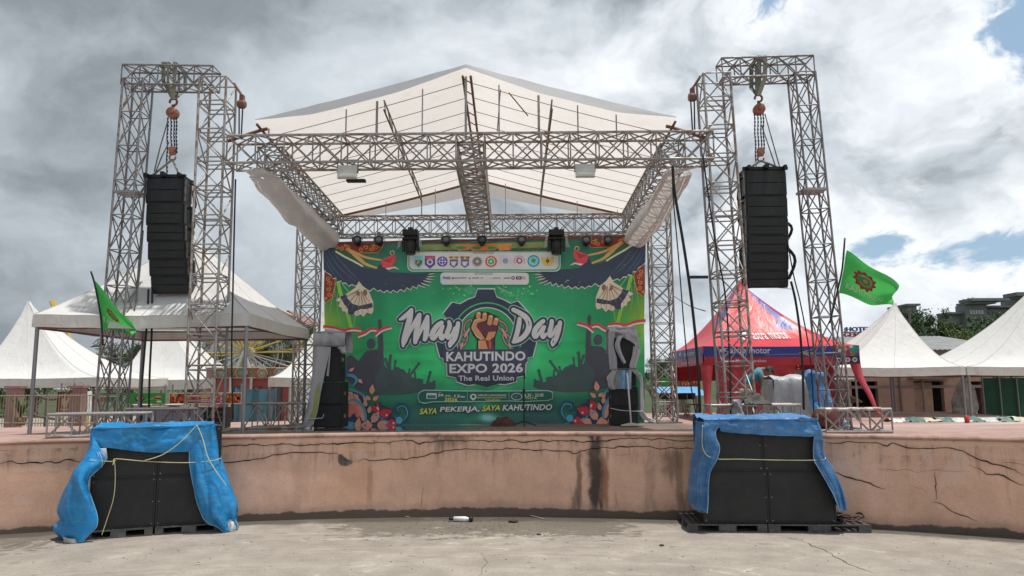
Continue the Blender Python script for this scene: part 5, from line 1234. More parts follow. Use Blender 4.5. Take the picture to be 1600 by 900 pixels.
mb = MB(); mb.grid(loft([[SLt.F(140, 698, .06), SLt.F(150, 700, .08), SLt.F(166, 700, .07)], [SLt.F(138, 710, .06), SLt.F(154, 712, .12), SLt.F(168, 716, .08)]], 10, 5, .02, 5)); mb.build('turned_lining', TARP_IN, TL_, True)
mb = MB(); mb.grid(loft([[SLt.F(98, 838, .10), SLt.F(112, 842, .2), SLt.F(128, 842, .1)], [SLt.F(100, 847, .10), SLt.F(114, 849, .22), SLt.F(128, 848, .12)]], 10, 5, .02, 5)); mb.build('turned_lining', TARP_IN, TL_, True)
mb = MB(); mb.grid(loft([[SLt.F(359, 812, .08), SLt.F(366, 816, .12), SLt.F(368, 826, .1)], [SLt.F(354, 822, .10), SLt.F(360, 830, .2), SLt.F(366, 832, .1)]], 10, 5, .03, 6)); mb.build('turned_lining', TARP_IN, TL_, True)
rs = random.Random(5)
for k in range(16):
    px, py = rs.choice(((rs.uniform(141, 160), 706), (rs.uniform(120, 136), 752), (rs.uniform(358, 370), 812)))
    p = SLt.F(px, py, .13); q = p + Vector((rs.uniform(-.05, .12), -.02, -rs.uniform(.08, .28))); m_ = p.lerp(q, .5) + Vector((rs.uniform(-.05, .05), -.02, 0)); mb = MB(); mb.tube(catmull([p, m_, q], 5), .004, 4); mb.build('frayed_thread', ROPE_W, TL_)
tarp(SR, 'faded blue tarpaulin hanging neatly over the right stack', XO, XO + 2 * WC, ztop, TARP_R,
     [(1099, 658), (1130, 656), (1170, 655), (1210, 655), (1250, 655), (1277, 656)], [(1098, 676), (1124, 668), (1131, 675), (1196, 680), (1250, 682), (1286, 681)],
     [(1099, 660), (1097, 685), (1096, 705), (1090, 730), (1087, 765), (1089, 790), (1096, 801)], [(1121, 668), (1117, 680), (1124, 697), (1121, 716), (1110, 738), (1107, 765), (1104, 802)],
     [(1277, 657), (1286, 680), (1286, 708), (1294, 720), (1306, 742), (1317, 768), (1323, 797)], [(1272, 682), (1271, 714), (1277, 728), (1290, 750), (1302, 772), (1309, 790), (1314, 798)], 6.0, .035)
def rope(label, pts, mat, r=.007, group=None, name='rope'):
    mb = MB(); mb.tube(catmull(pts, max(8, len(pts) * 5)), r, 6); return tag(mb.build(name, mat, None, True), label, 'rope', group)
rope('pale cord tied round the right stack of subwoofers', [SR.F(1098, 664, .09), SR.F(1098, 700, .11), SR.F(1114, 716, .12), SR.F(1160, 717.5, .08), SR.F(1220, 719, .08), SR.F(1276, 719, .1), SR.F(1290, 716, .12), SR.L(XO + 2 * WC + .1, .5, 1.35)], ROPE_Y)
rope('yellow cord tied across the left stack of subwoofers', [SLt.F(140, 719, .2), SLt.F(175, 721, .14), SLt.F(182, 717, .10), SLt.F(230, 721, .10), SLt.F(290, 723, .12), SLt.F(330, 720, .2), SLt.F(345, 716, .1)], ROPE_Y, .007)
rope('yellow cord looped up over the left tarpaulin', [SLt.F(225, 720, .11), SLt.F(255, 710, .11), SLt.F(283, 690, .12), SLt.F(305, 667, .10), SLt.F(309, 667, .10), SLt.F(318, 690, .14), SLt.F(325, 715, .22), SLt.F(340, 740, .24), SLt.F(354, 759, .22)], ROPE_Y, .008)
rope('yellow cord end dangling down the left stack', [SLt.F(180, 719, .12), SLt.F(176, 727, .14), SLt.F(179, 722, .12), SLt.F(180, 750, .11), SLt.F(177, 780, .12), SLt.F(166, 815, .13), SLt.F(159, 836, .14)], ROPE_Y, .007)
for k in range(5):
    p = SR.L(2.45 + .1 * k, .25 + .12 * (k % 3), .16); rope(('lowest dark', 'second dark', 'third dark', 'dark red', 'topmost dark')[k] + ' coil of cable heaped on the right pallet' if k != 3 else 'dark red cable coil heaped on the right pallet', [p + Vector((.25 * math.cos(q + k), .2 * math.sin(q + k), .02 * k + .03 * math.sin(q * 3))) for q in [i * .9 for i in range(8)]], RUBBER if k != 3 else simple('dark_red_cable', (.09, .03, .03), .6), .014, 'cable heap on the right pallet', 'heaped_cable')
# ------------------------------------------------------------------ covered speakers at the stage sides
def spk(label, px0, px1, y0, y1, Y, dp=.7, grp=None):
    a, b = P(px0, y1, Y), P(px1, y0, Y); t = thing('stage_speaker', label, 'speaker', ((a.x + b.x) / 2, Y + dp / 2, a.z), grp)
    w_, h_ = b.x - a.x, b.z - a.z; c = Vector(((a.x + b.x) / 2, Y + dp / 2, (a.z + b.z) / 2))
    mb = MB(); mb.box(c, (w_, dp, h_ - .008)); mb.build('cabinet', BLACK, t)
    mb = MB(); mb.box(c - Vector((0, dp / 2 + .008, 0)), (w_ - .08, .015, h_ - .09)); mb.build('grille', GRILLE, t)
    for s in (-1, 1): mb = MB(); mb.box(c + Vector((s * (w_ / 2 + .003), -.05, 0)), (.008, .2, .10)); mb.build('handle', STEEL_DK, t)
YS = 20.0
bz = fz(YS); byL = 450 - 0
def floor_py(px, Y):
    lo, hi = 600, 760
    for _ in range(40):
        m = (lo + hi) / 2
        if P(px, m, Y).z > fz(Y): lo = m
        else: hi = m
    return lo
fl, frr = floor_py(515, YS), floor_py(975, YS)
spk('bottom subwoofer of the grey covered stack left of the backdrop', 490, 535, fl - 36, fl, YS, .75, 'left covered speaker stack'); spk('middle subwoofer of the grey covered stack left of the backdrop', 490, 535, fl - 72, fl - 36, YS, .75, 'left covered speaker stack'); spk('top speaker under the grey cover left of the backdrop', 495, 533, fl - 142, fl - 72, YS, .6, 'left covered speaker stack')
spk('bottom subwoofer behind the mop right of the backdrop', 957, 996, frr - 30, frr, YS, .75, 'right covered speaker stack'); spk('middle subwoofer behind the blue cloth right of the backdrop', 957, 996, frr - 62, frr - 30, YS, .75, 'right covered speaker stack'); spk('top speaker under the draped cover right of the backdrop', 958, 992, frr - 138, frr - 62, YS, .6, 'right covered speaker stack')
cvL = thing('speaker_cover', 'grey cover with lime lining hanging open on the left speaker stack', 'cover', P(515, 520, YS)); cl = crop(440, 500, 5.0)
def Q(L, f, off): return [P(*f([p])[0], YS - off) for p in L]
mb = MB(); top = Q([(258, 102), (330, 98), (420, 98), (500, 98)], cl, .12); mid_ = Q([(256, 150), (330, 155), (420, 155), (497, 150)], cl, .16); low = Q([(255, 206), (330, 210), (420, 208), (496, 204)], cl, .10)
bk = [p + Vector((0, .85, .02)) for p in top]; bk2 = [p + Vector((0, .9, -.5)) for p in top]
mb.grid(loft([bk2, bk, [p + Vector((0, .05, .03)) for p in top], top, mid_, low], 30, 20, .03, 4, 1)); mb.build('cover_cap', COVER_G, cvL, True)
mb = MB(); o_ = Q([(256, 205), (245, 330), (225, 480), (205, 620), (185, 770), (150, 830), (118, 852)], cl, .14); i_ = Q([(386, 210), (362, 300), (335, 420), (312, 520), (290, 650), (268, 760), (225, 838)], cl, .10)
m_ = [a.lerp(b, .5) + Vector((0, -.10, 0)) for a, b in zip(o_, i_)]; bb = [p + Vector((-.02, .7, 0)) for p in o_]
mb.grid(loft([bb, o_, m_, i_], 60, 36, .035, 3.2, 4, lambda u, v_: .02 * math.sin(v_ * 14), (1, 1, .3))); mb.build('cover_drape', COVER_G, cvL, True)
mb = MB(); mb.grid(loft([Q([(296, 480), (262, 570), (235, 680), (214, 765)], cl, .20), Q([(300, 482), (290, 580), (278, 690), (264, 770)], cl, .20)], 14, 6, .01, 4)); mb.build('lime_lining', COVER_Y, cvL, True)
mb = MB(); mb.grid(loft([Q([(372, 225), (368, 300), (350, 436)], cl, .14), Q([(386, 225), (380, 300), (368, 440)], cl, .14)], 12, 3, .01, 4)); mb.build('torn_strip', COVER_G, cvL, True)
mb = MB(); mb.grid(loft([Q([(445, 205), (455, 240), (470, 268)], cl, .14), Q([(470, 203), (480, 240), (488, 262)], cl, .20), Q([(496, 200), (500, 235), (502, 268)], cl, .12)], 10, 8, .04, 7)); mb.build('knotted_corner', COVER_G, cvL, True)
mb = MB(); mb.tube(Q([(255, 206), (330, 204), (420, 202), (494, 202)], cl, .19), .012, 5); mb.build('binding_cord', CORD, cvL)
mb = MB(); mb.tube(Q([(210, 770), (262, 770), (320, 766), (330, 735)], cl, .22), .01, 5); mb.build('binding_cord', ROPE_W, cvL)
cvR = thing('speaker_cover', 'grey cover draped in two tails over the right speaker stack', 'cover', P(975, 515, YS)); cr = crop(920, 490, 4.737)
mb = MB(); top = Q([(150, 122), (220, 112), (300, 108), (348, 104)], cr, .12); low = Q([(152, 150), (225, 160), (310, 200), (385, 268)], cr, .12); bk = [p + Vector((0, .75, .02)) for p in top]; bk2 = [p + Vector((0, .8, -.6)) for p in top]
mb.grid(loft([bk2, bk, [p + Vector((0, .05, .02)) for p in top], top, [a.lerp(b, .5) + Vector((0, -.06, 0)) for a, b in zip(top, low)], low], 28, 20, .04, 4, 2)); mb.build('cover_cap', COVER_G, cvR, True)
def drape(o_, i_, off, nm, mat=COVER_G, sd=1.0, deep=True):
    o3, i3 = Q(o_, cr, off), Q(i_, cr, off + .02); m3 = [a.lerp(b, .5) + Vector((0, -.08, 0)) for a, b in zip(o3, i3)]
    mb = MB(); mb.grid(loft([o3, m3, i3], 50, 20, .028, 3.4, sd, lambda u, v_: .018 * math.sin(v_ * 12 + u * 3), (1, 1, .3))); mb.build(nm, mat, cvR, True)
drape([(150, 128), (146, 220), (150, 330), (160, 420)], [(200, 140), (188, 230), (205, 330), (212, 412)], .14, 'left_tail'); drape([(215, 165), (190, 240), (230, 320), (262, 370)], [(260, 160), (228, 220), (240, 300), (270, 365)], .20, 'inner_fold')
drape([(180, 418), (140, 470), (150, 540), (175, 560)], [(215, 412), (205, 470), (190, 520), (200, 558)], .16, 'left_tail', sd=3)
drape([(385, 268), (372, 330), (358, 405), (400, 470), (410, 580), (412, 700), (400, 725)], [(330, 240), (318, 320), (302, 400), (365, 490), (370, 590), (372, 700), (380, 728)], .14, 'right_tail', sd=5); drape([(412, 720), (440, 760), (480, 780), (494, 800)], [(375, 730), (400, 775), (450, 805), (490, 815)], .16, 'right_tail', sd=6)
mb = MB(); mb.grid(loft([Q([(300, 412), (340, 440), (372, 470)], cr, .24), Q([(345, 408), (375, 430), (400, 462)], cr, .26)], 10, 6, .04, 6)); mb.build('shiny_fold', SILVER, cvR, True)
mb = MB(); mb.tube(Q([(150, 416), (220, 410), (300, 408), (360, 404)], cr, .26), .012, 5); mb.build('binding_cord', CORD, cvR); mb = MB(); mb.tube(Q([(160, 700), (230, 716), (330, 722), (400, 722)], cr, .24), .008, 5); mb.build('binding_cord', ROPE_W, cvR)
sh = thing('striped_cloth', 'blue striped shirt hung over the right speaker stack', 'shirt', P(974, 590, YS - .3)); 
for k, (c, nm) in enumerate((((.34, .27, .2), 'brown'), ((.12, .30, .52), 'blue'), ((.30, .46, .60), 'pale'), ((.10, .25, .46), 'blue'), ((.36, .44, .52), 'grey'))):
    a0 = 200 + k * 23; mb = MB(); mb.grid(loft([Q([(a0, 418), (a0 - 4, 480), (a0 - 4 + k, 556)], cr, .24 + .02 * (k % 2)), Q([(a0 + 24, 416), (a0 + 22, 480), (a0 + 22, 560)], cr, .27 - .02 * (k % 2))], 10, 5, .02, 6, k)); mb.build('cloth_stripe', simple('shirt_' + nm, c, .8, 0, .2, 9), sh, True)
mop = thing('floor_squeegee', 'white handled floor squeegee leaning on the right speaker stack', 'squeegee', P(986, 655, 19.3)); a = P(980, 583, 19.65); b = P(986, floor_py(986, 19.2) - 6, 19.2)
mb = MB(); mb.tube([a, b], .022, 8); mb.build('handle', simple('white_pole', (.62, .62, .60), .4), mop, True)
mb = MB(); c = Vector((P(987, 655, 19.2).x, 19.2, fz(19.2) + .05)); mb.prism([c + Vector((-.28, -.03, 0)), c + Vector((-.05, -.03, .05)), c + Vector((.05, -.03, .05)), c + Vector((.28, -.03, 0)), c + Vector((.28, -.03, -.025)), c + Vector((-.28, -.03, -.025))], (0, .06, 0)); mb.build('head', simple('cream_plastic_head', (.62, .60, .42), .4), mop)
mb = MB(); mb.box(c + Vector((0, 0, -.037)), (.58, .02, .022)); mb.build('rubber_blade', RUBBER, mop)
mic = thing('microphone_stand', 'thin black microphone stand on the stage before the backdrop', 'microphone stand', (P(819, 655, 20.2).x, 20.2, fz(20.2))); b = Vector((P(819, 655, 20.2).x, 20.2, fz(20.2)))
for k in range(3): q = R(30 + 120 * k); mb = MB(); mb.tube([b + Vector((0, 0, .14)), b + Vector((.38 * math.cos(q), .38 * math.sin(q), .015))], .016, 6); mb.build('leg', RUBBER, mic)
mb = MB(); mb.tube([b + Vector((0, 0, .08)), b + Vector((0, 0, .95))], .018, 8); mb.tube([b + Vector((0, 0, .95)), b + Vector((.01, 0, 1.28))], .012, 8); mb.box(b + Vector((0, 0, .95)), (.07, .05, .09)); mb.build('pole', RUBBER, mic)
mb = MB(); mb.tube([b + Vector((.01, 0, 1.26)), b + Vector((.015, -.05, 1.36)), b + Vector((.015, -.07, 1.42))], [.015, .022, .026], 8); mb.build('microphone', BLACK, mic, True)
mb = MB(); c = Vector((P(788, 655, 20.3).x, 20.3, fz(20.3))); rows = loft([[c + Vector((-.35, 0, .01)), c + Vector((-.2, -.1, .02)), c + Vector((.3, -.1, .01))], [c + Vector((-.30, .1, .16)), c + Vector((0, .05, .26)), c + Vector((.32, .1, .10))], [c + Vector((-.3, .3, .01)), c + Vector((0, .3, .02)), c + Vector((.3, .3, .01))]], 16, 12, .05, 5); mb.grid(rows)
tag(mb.build('cloth_heap', simple('dark_maroon_cloth', (.09, .035, .035), .8), None, True), 'small dark red heap of cloth on the stage beside the microphone stand', 'cloth')
# ------------------------------------------------------------------ loose trusses lying about
def lying(label, a, b, h, bays, Y, Y2=None, mat=STEEL, grp='short trusses lying on the stage floor'):
    pa, pb = P(*a, Y), P(*b, Y2 or Y); pa.z = fz(pa.y) + h / 2 + .035; pb.z = fz(pb.y) + h / 2 + .035
    t = thing('lying_truss', label, 'truss', (pa + pb) / 2 - Vector((0, 0, h / 2)), grp); lattice(t, pa, pb, h, (0, 1, 0), bays, .030, .018, mat, (2, 2, 2, 2))
    return t, pa, pb
lying('short truss lying at the stage edge behind the left subwoofer stack', (80, 670), (232, 667), .42, 4, 14.55, 14.9)
lying('short truss lying at the stage edge right of the right subwoofer stack', (1284, 658), (1386, 659), .42, 3, 14.55, 14.5)
lying('low truss standing at the left front tower foot', (206, 650), (316, 650), .5, 4, 16.0, None, STEEL_DK)
lying('low truss lying between the left tent post and the grey covered speakers', (388, 650), (472, 650), .62, 4, 19.6, None, STEEL)
lying('low truss at the right front tower foot before the silver cover', (1106, 640), (1244, 640), .50, 5, 15.7, None, STEEL)
# ------------------------------------------------------------------ the sound desk corner
YD = 16.7
dk = thing('covered_desk', 'sound desk under a crumpled shiny silver sheet by the right tower', 'covered desk', (P(1225, 650, YD).x, YD + .4, fz(YD)))
x0, x1 = P(1209, 600, YD).x, P(1256, 600, YD).x; zt_ = P(1225, 592, YD).z
fr = [Vector((x0 + (x1 - x0) * k / 5, YD, zt_)) for k in range(6)]; bkk = [p + Vector((0, .8, .02)) for p in fr]
lo1 = [Vector((x0 - .06 + (x1 - x0 + .16) * k / 5, YD - .06, zt_ - .55)) for k in range(6)]; lo2 = [Vector((x0 - .02 + (x1 - x0 + .28) * k / 5, YD - .10 - .03 * (k % 2), fz(YD) + .12 + .1 * (k == 0))) for k in range(6)]
mb = MB(); mb.grid(loft([[p + Vector((0, .05, -.6)) for p in bkk], bkk, fr, lo1, lo2], 70, 54, .05, 2.6, 8, lambda u, v_: .03 * math.sin(u * 13 + 4 * v_) * min(1, max(0, v_ - .45) * 4), (1, 1, .5))); mb.build('sheet_front', SILVER, dk, True)
for s, xx in ((-1, x0), (1, x1)):
    e = [Vector((xx, YD + y, zt_ - .01)) for y in (0, .3, .6, .82)]; e2 = [Vector((xx + s * (.10 if s > 0 else .03), YD + y - .02, zt_ - .6)) for y in (0, .3, .6, .82)]; e3 = [Vector((xx + s * (.22 if s > 0 else .04), YD + y, fz(YD) + .15)) for y in (-.08, .3, .6, .82)]
    mb = MB(); mb.grid(loft([e, e2, e3], 30, 20, .03, 2.8, s)); mb.build('sheet_side', SILVER, dk, True)
mb = MB(); mb.box(((x0 + x1) / 2, YD + .42, (zt_ + fz(YD)) / 2 - .05), (x1 - x0 - .34, .55, zt_ - fz(YD) - .22)); mb.build('desk_case', BLACK, dk)
bt = thing('blue_cover', 'blue tarpaulin bundle over gear behind the slim right gantry tower', 'tarpaulin', (P(1275, 640, 18.5).x, 18.5, fz(18.5)))
c = Vector((P(1276, 640, 18.3).x, 18.3, fz(18.3))); 
lev = [(.0, .34), (.35, .36), (.8, .30), (1.15, .24), (1.3, .20), (1.34, .05)]
mb = MB(); mb.grid(loft([[c + Vector((r * math.cos(q) * 1.0, r * math.sin(q), z)) for q in [2 * math.pi * k / 10 for k in range(11)]] for z, r in lev], 40, 24, .07, 3, 5)); mb.build('cover_sheet', TARP_R, bt, True)
bl = thing('blue_cover', 'low crumpled blue sheet on the floor by the right gantry tower', 'tarpaulin', (P(1285, 640, 17.6).x, 17.6, fz(17.6))); c = Vector((P(1288, 640, 17.6).x, 17.6, fz(17.6)))
mb = MB(); mb.grid(loft([[c + Vector((r * math.cos(q), r * math.sin(q), z)) for q in [2 * math.pi * k / 10 for k in range(11)]] for z, r in ((.0, .42), (.25, .34), (.45, .2), (.5, .04))], 36, 18, .09, 4, 9)); mb.build('cover_sheet', TARP_L, bl, True)
bag = thing('plastic_bag', 'grey plastic bag hanging on the low truss by the right tower', 'bag', P(1152, 640, 15.5)); c = P(1153, 636, 15.38)
mb = MB(); mb.grid(loft([[c + Vector((r * math.cos(q), .6 * r * math.sin(q), z)) for q in [2 * math.pi * k / 9 for k in range(10)]] for z, r in ((.16, .03), (.08, .09), (-.08, .13), (-.25, .11), (-.3, .02))], 30, 18, .06, 5, 2)); mb.build('bag_skin', simple('grey_bag_plastic', (.24, .24, .25), .35), bag, True)
mb = MB(); c = P(1181, 618, 15.6); c.z = fz(15.7) + .56; mb.grid(loft([[c + Vector((-.30, -.2, -.03)), c + Vector((-.1, -.25, .0)), c + Vector((.28, -.2, -.03))], [c + Vector((-.26, 0, .10)), c + Vector((0, -.02, .16)), c + Vector((.22, 0, .03))], [c + Vector((-.3, .22, -.02)), c + Vector((0, .25, 0)), c + Vector((.3, .2, -.03))]], 18, 14, .05, 5, 3)); tag(mb.build('folded_cloth', simple('dark_grey_cloth', (.085, .08, .075), .85), None, True), 'dark folded cloth lying on the low truss before the bending person', 'cloth')
for i, (a, b, lab) in enumerate((((1142, 632), (1129, 652), 'white stick leaning beside the red tent leg'), ((1173, 628), (1186, 652), 'white stick leaning under the low truss left of the silver sheet'), ((1212, 628), (1222, 652), 'white stick leaning before the silver sheet'))):
    mb = MB(); pa, pb = P(*a, 16.3), P(*b, 15.95); mb.tube([pa, Vector((pb.x, pb.y, fz(15.95) + .02))], .017, 6); tag(mb.build('white_stick', simple('white_paint', (.7, .7, .68), .4), None, True), lab, 'stick')
dr = thing('maroon_drum', 'dark red drum on its side behind the right lying truss', 'drum', (P(1291, 655, 15.6).x, 15.6, fz(15.6))); c = Vector((P(1292, 655, 15.6).x, 15.6, fz(15.6) + .23))
mb = MB(); mb.lathe(c, [(.02, -.22), (.2, -.22), (.215, -.20), (.22, 0), (.215, .2), (.2, .22), (.02, .22)], 20, Matrix.Rotation(R(90), 3, 'X') @ Matrix.Rotation(R(25), 3, 'Y')); mb.build('shell', simple('maroon_drum_paint', (.13, .035, .03), .5), dr, True)
mb = MB(); mb.lathe(c + Vector((0, 0, 0)), [(.222, -.12), (.23, -.10), (.222, -.08)], 20, Matrix.Rotation(R(90), 3, 'X') @ Matrix.Rotation(R(25), 3, 'Y'), False); mb.build('hoop', STEEL_RUST, dr, True)
mb = MB(); c = P(1321, 673, 14.6); c.z = fz(14.5) + .02; mb.grid(loft([[c + Vector((-.2, -.08, 0)), c + Vector((0, -.1, .07)), c + Vector((.22, -.06, 0))], [c + Vector((-.16, .12, 0)), c + Vector((.02, .1, .03)), c + Vector((.2, .12, 0))]], 8, 6, .02, 5)); tag(mb.build('paper_sheet', simple('white_paper', (.75, .75, .74), .7), None, True), 'white crumpled paper on the stage edge in the right lying truss', 'paper')
# ------------------------------------------------------------------ the person bending over the desk
SKIN = simple('brown_skin', (.23, .12, .075), .5, 0, .1, 8); HAIR = simple('black_hair', (.012, .011, .011), .6, 0, .2, 30, .5, 60); TEAL = simple('teal_shirt', (.07, .28, .36), .8, 0, .2, 4, .4, 9); KHAKI = simple('tan_shorts', (.36, .26, .20), .8, 0, .15, 6)
def skin_body(name, joints, edges, root, mat, parent, lv=2):
    """joints: {name: (point, radius)}"""
    ks = list(joints); me = bpy.data.meshes.new(name); org = WO[parent]
    me.from_pydata([tuple(Vector(joints[k][0]) - org) for k in ks], [(ks.index(a), ks.index(b)) for a, b in edges], [])
    o = bpy.data.objects.new(name, me); C.objects.link(o); sk = o.modifiers.new('skin', 'SKIN'); sk.use_smooth_shade = True
    for i, k in enumerate(ks):
        r = joints[k][1]; r = r if isinstance(r, tuple) else (r, r); me.skin_vertices[0].data[i].radius = r; me.skin_vertices[0].data[i].use_root = k == root
    sb = o.modifiers.new('sub', 'SUBSURF'); sb.levels = sb.render_levels = lv
    dg = bpy.context.evaluated_depsgraph_get(); dg.update(); m2 = bpy.data.meshes.new_from_object(o.evaluated_get(dg)); bpy.data.objects.remove(o)
    m2.materials.clear(); m2.materials.append(mat); m2.name = name
    for p in m2.polygons: p.use_smooth = True
    ob = link(name, m2, parent); WO[ob] = org; return ob
hip = Vector((P(1165, 612, 17.9).x, 17.9, fz(17.9) + .90)); fl_ = fz(17.9)
pr = thing('person', 'person in a teal shirt and tan shorts bending over the silver covered desk', 'person', (hip.x, hip.y, fl_))
def h(x, y, z): return hip + Vector((x, y, z))
J = {'pel': (h(0, 0, 0), (.135, .115)), 'wst': (h(.09, -.03, .17), (.12, .10)), 'chs': (h(.24, -.06, .36), (.145, .115)), 'nkb': (h(.36, -.08, .46), (.085, .08)), 'nk': (h(.42, -.10, .47), .055), 'hd0': (h(.485, -.12, .47), (.075, .08)), 'hd1': (h(.54, -.14, .42), (.09, .10)), 'hd2': (h(.60, -.15, .355), (.07, .075)),
     'hl': (h(.02, -.12, -.04), .10), 'kl': (h(.10, -.14, -.42), .068), 'al': (h(.0, -.14, -.83), .045), 'tl': (h(.14, -.17, -.87), (.045, .03)), 'hr': (h(-.02, .11, -.04), .10), 'kr': (h(.06, .12, -.42), .068), 'ar': (h(-.06, .12, -.83), .045), 'tr': (h(.08, .10, -.87), (.045, .03)),
     'sl': (h(.30, -.22, .38), .07), 'el': (h(.34, -.28, .10), .048), 'wl': (h(.50, -.30, -.05), .034), 'pl': (h(.575, -.30, -.07), (.035, .022)), 'sr': (h(.31, .13, .38), .07), 'er': (h(.42, .17, .12), .048), 'wr': (h(.60, .08, .0), .034), 'pr': (h(.675, .06, -.02), (.035, .022))}
E_ = [('pel', 'wst'), ('wst', 'chs'), ('chs', 'nkb'), ('nkb', 'nk'), ('nk', 'hd0'), ('hd0', 'hd1'), ('hd1', 'hd2'), ('pel', 'hl'), ('hl', 'kl'), ('kl', 'al'), ('al', 'tl'), ('pel', 'hr'), ('hr', 'kr'), ('kr', 'ar'), ('ar', 'tr'), ('chs', 'sl'), ('sl', 'el'), ('el', 'wl'), ('wl', 'pl'), ('chs', 'sr'), ('sr', 'er'), ('er', 'wr'), ('wr', 'pr')]
for s, (px_, dy) in (('l', (.575, -.30)), ('r', (.675, .06))):
    zb = -.07 if s == 'l' else -.02
    for k in range(4): J['f%s%d' % (s, k)] = (h(px_ + .05, dy - .03 + .02 * k, zb - .012), .011); J['g%s%d' % (s, k)] = (h(px_ + .09 + .008 * (k in (1, 2)), dy - .034 + .022 * k, zb - .035), .009); E_ += [('p' + s, 'f%s%d' % (s, k)), ('f%s%d' % (s, k), 'g%s%d' % (s, k))]
    J['t' + s + 'h'] = (h(px_ + .01, dy + .05, zb - .01), .012); J['u' + s + 'h'] = (h(px_ + .045, dy + .065, zb - .03), .010); E_ += [('p' + s, 't' + s + 'h'), ('t' + s + 'h', 'u' + s + 'h')]
skin_body('body', J, E_, 'pel', SKIN, pr)
JS = {k: (J[k][0], tuple(x * 1.12 + .01 for x in (J[k][1] if isinstance(J[k][1], tuple) else (J[k][1],) * 2))) for k in ('pel', 'wst', 'chs', 'nkb', 'sl', 'sr')}
JS['pel'] = (h(.02, 0, .06), (.15, .13)); JS['cl'] = (h(.325, -.25, .24), .072); JS['cr'] = (h(.37, .15, .25), .072)
skin_body('shirt', JS, [('pel', 'wst'), ('wst', 'chs'), ('chs', 'nkb'), ('chs', 'sl'), ('sl', 'cl'), ('chs', 'sr'), ('sr', 'cr')], 'pel', TEAL, pr)
JP = {'pel': (h(0, 0, .04), (.15, .13)), 'hl': (h(.02, -.12, -.06), .118), 'kl': (h(.095, -.14, -.40), .10), 'hr': (h(-.02, .11, -.06), .118), 'kr': (h(.055, .12, -.40), .10)}
skin_body('shorts', JP, [('pel', 'hl'), ('hl', 'kl'), ('pel', 'hr'), ('hr', 'kr')], 'pel', KHAKI, pr)
hd = h(.545, -.135, .425); mb = MB()
for i in range(13):
    th = math.pi * i / 12 * .62
    mb.cur = 0
rows = []
ax = (h(.60, -.15, .355) - h(.485, -.12, .47)).normalized(); upv = Vector((.66, 0, .75)); upv = (upv - ax * upv.dot(ax)).normalized(); sd_ = ax.cross(upv)
crown = -ax * .45 + upv * .9; crown.normalize(); c1 = crown.cross(sd_).normalized()
for i in range(9):
    th = R(100) * i / 8
    rows.append([hd - ax * .01 + (crown * math.cos(th) * .125 + (c1 * math.cos(q) * .125 + sd_ * math.sin(q) * .112) * math.sin(th)) * (1 + .10 * nz(i * 1.3, q * 2.2, 3)) for q in [2 * math.pi * k / 20 for k in range(21)]])
mb = MB(); mb.grid(rows); mb.build('hair', HAIR, pr, True)
mb = MB(); f0 = hd + ax * .085
mb.add([f0 - upv * .10 + sd_ * .012, f0 - upv * .10 - sd_ * .012, f0 - upv * .128 - ax * .0 + ax * .03, f0 - upv * .085 - ax * .04], [(0, 1, 2), (0, 3, 1), (0, 2, 3), (1, 3, 2)]); mb.build('nose', SKIN, pr)
for s in (-1, 1):
    mb = MB(); mb.lathe(hd + sd_ * s * .105 - upv * .01, [(.005, -.012), (.03, -.01), (.034, .004), (.012, .012)], 10, Matrix.Rotation(R(90), 3, 'Y')); mb.build('ear', SKIN, pr, True)
    mb = MB(); mb.lathe(hd + ax * .035 + sd_ * s * .038 - upv * .094, [(.003, -.010), (.012, -.006), (.014, 0), (.012, .006), (.003, .01)], 8); mb.build('eye', LENS, pr, True)
mb = MB(); mb.box(hd + ax * .125 - upv * .066, (.02, .05, .01)); mb.build('mouth', simple('lip', (.16, .06, .05), .5), pr)
SEAM = simple('tent_seam', (.62, .61, .59), .6)
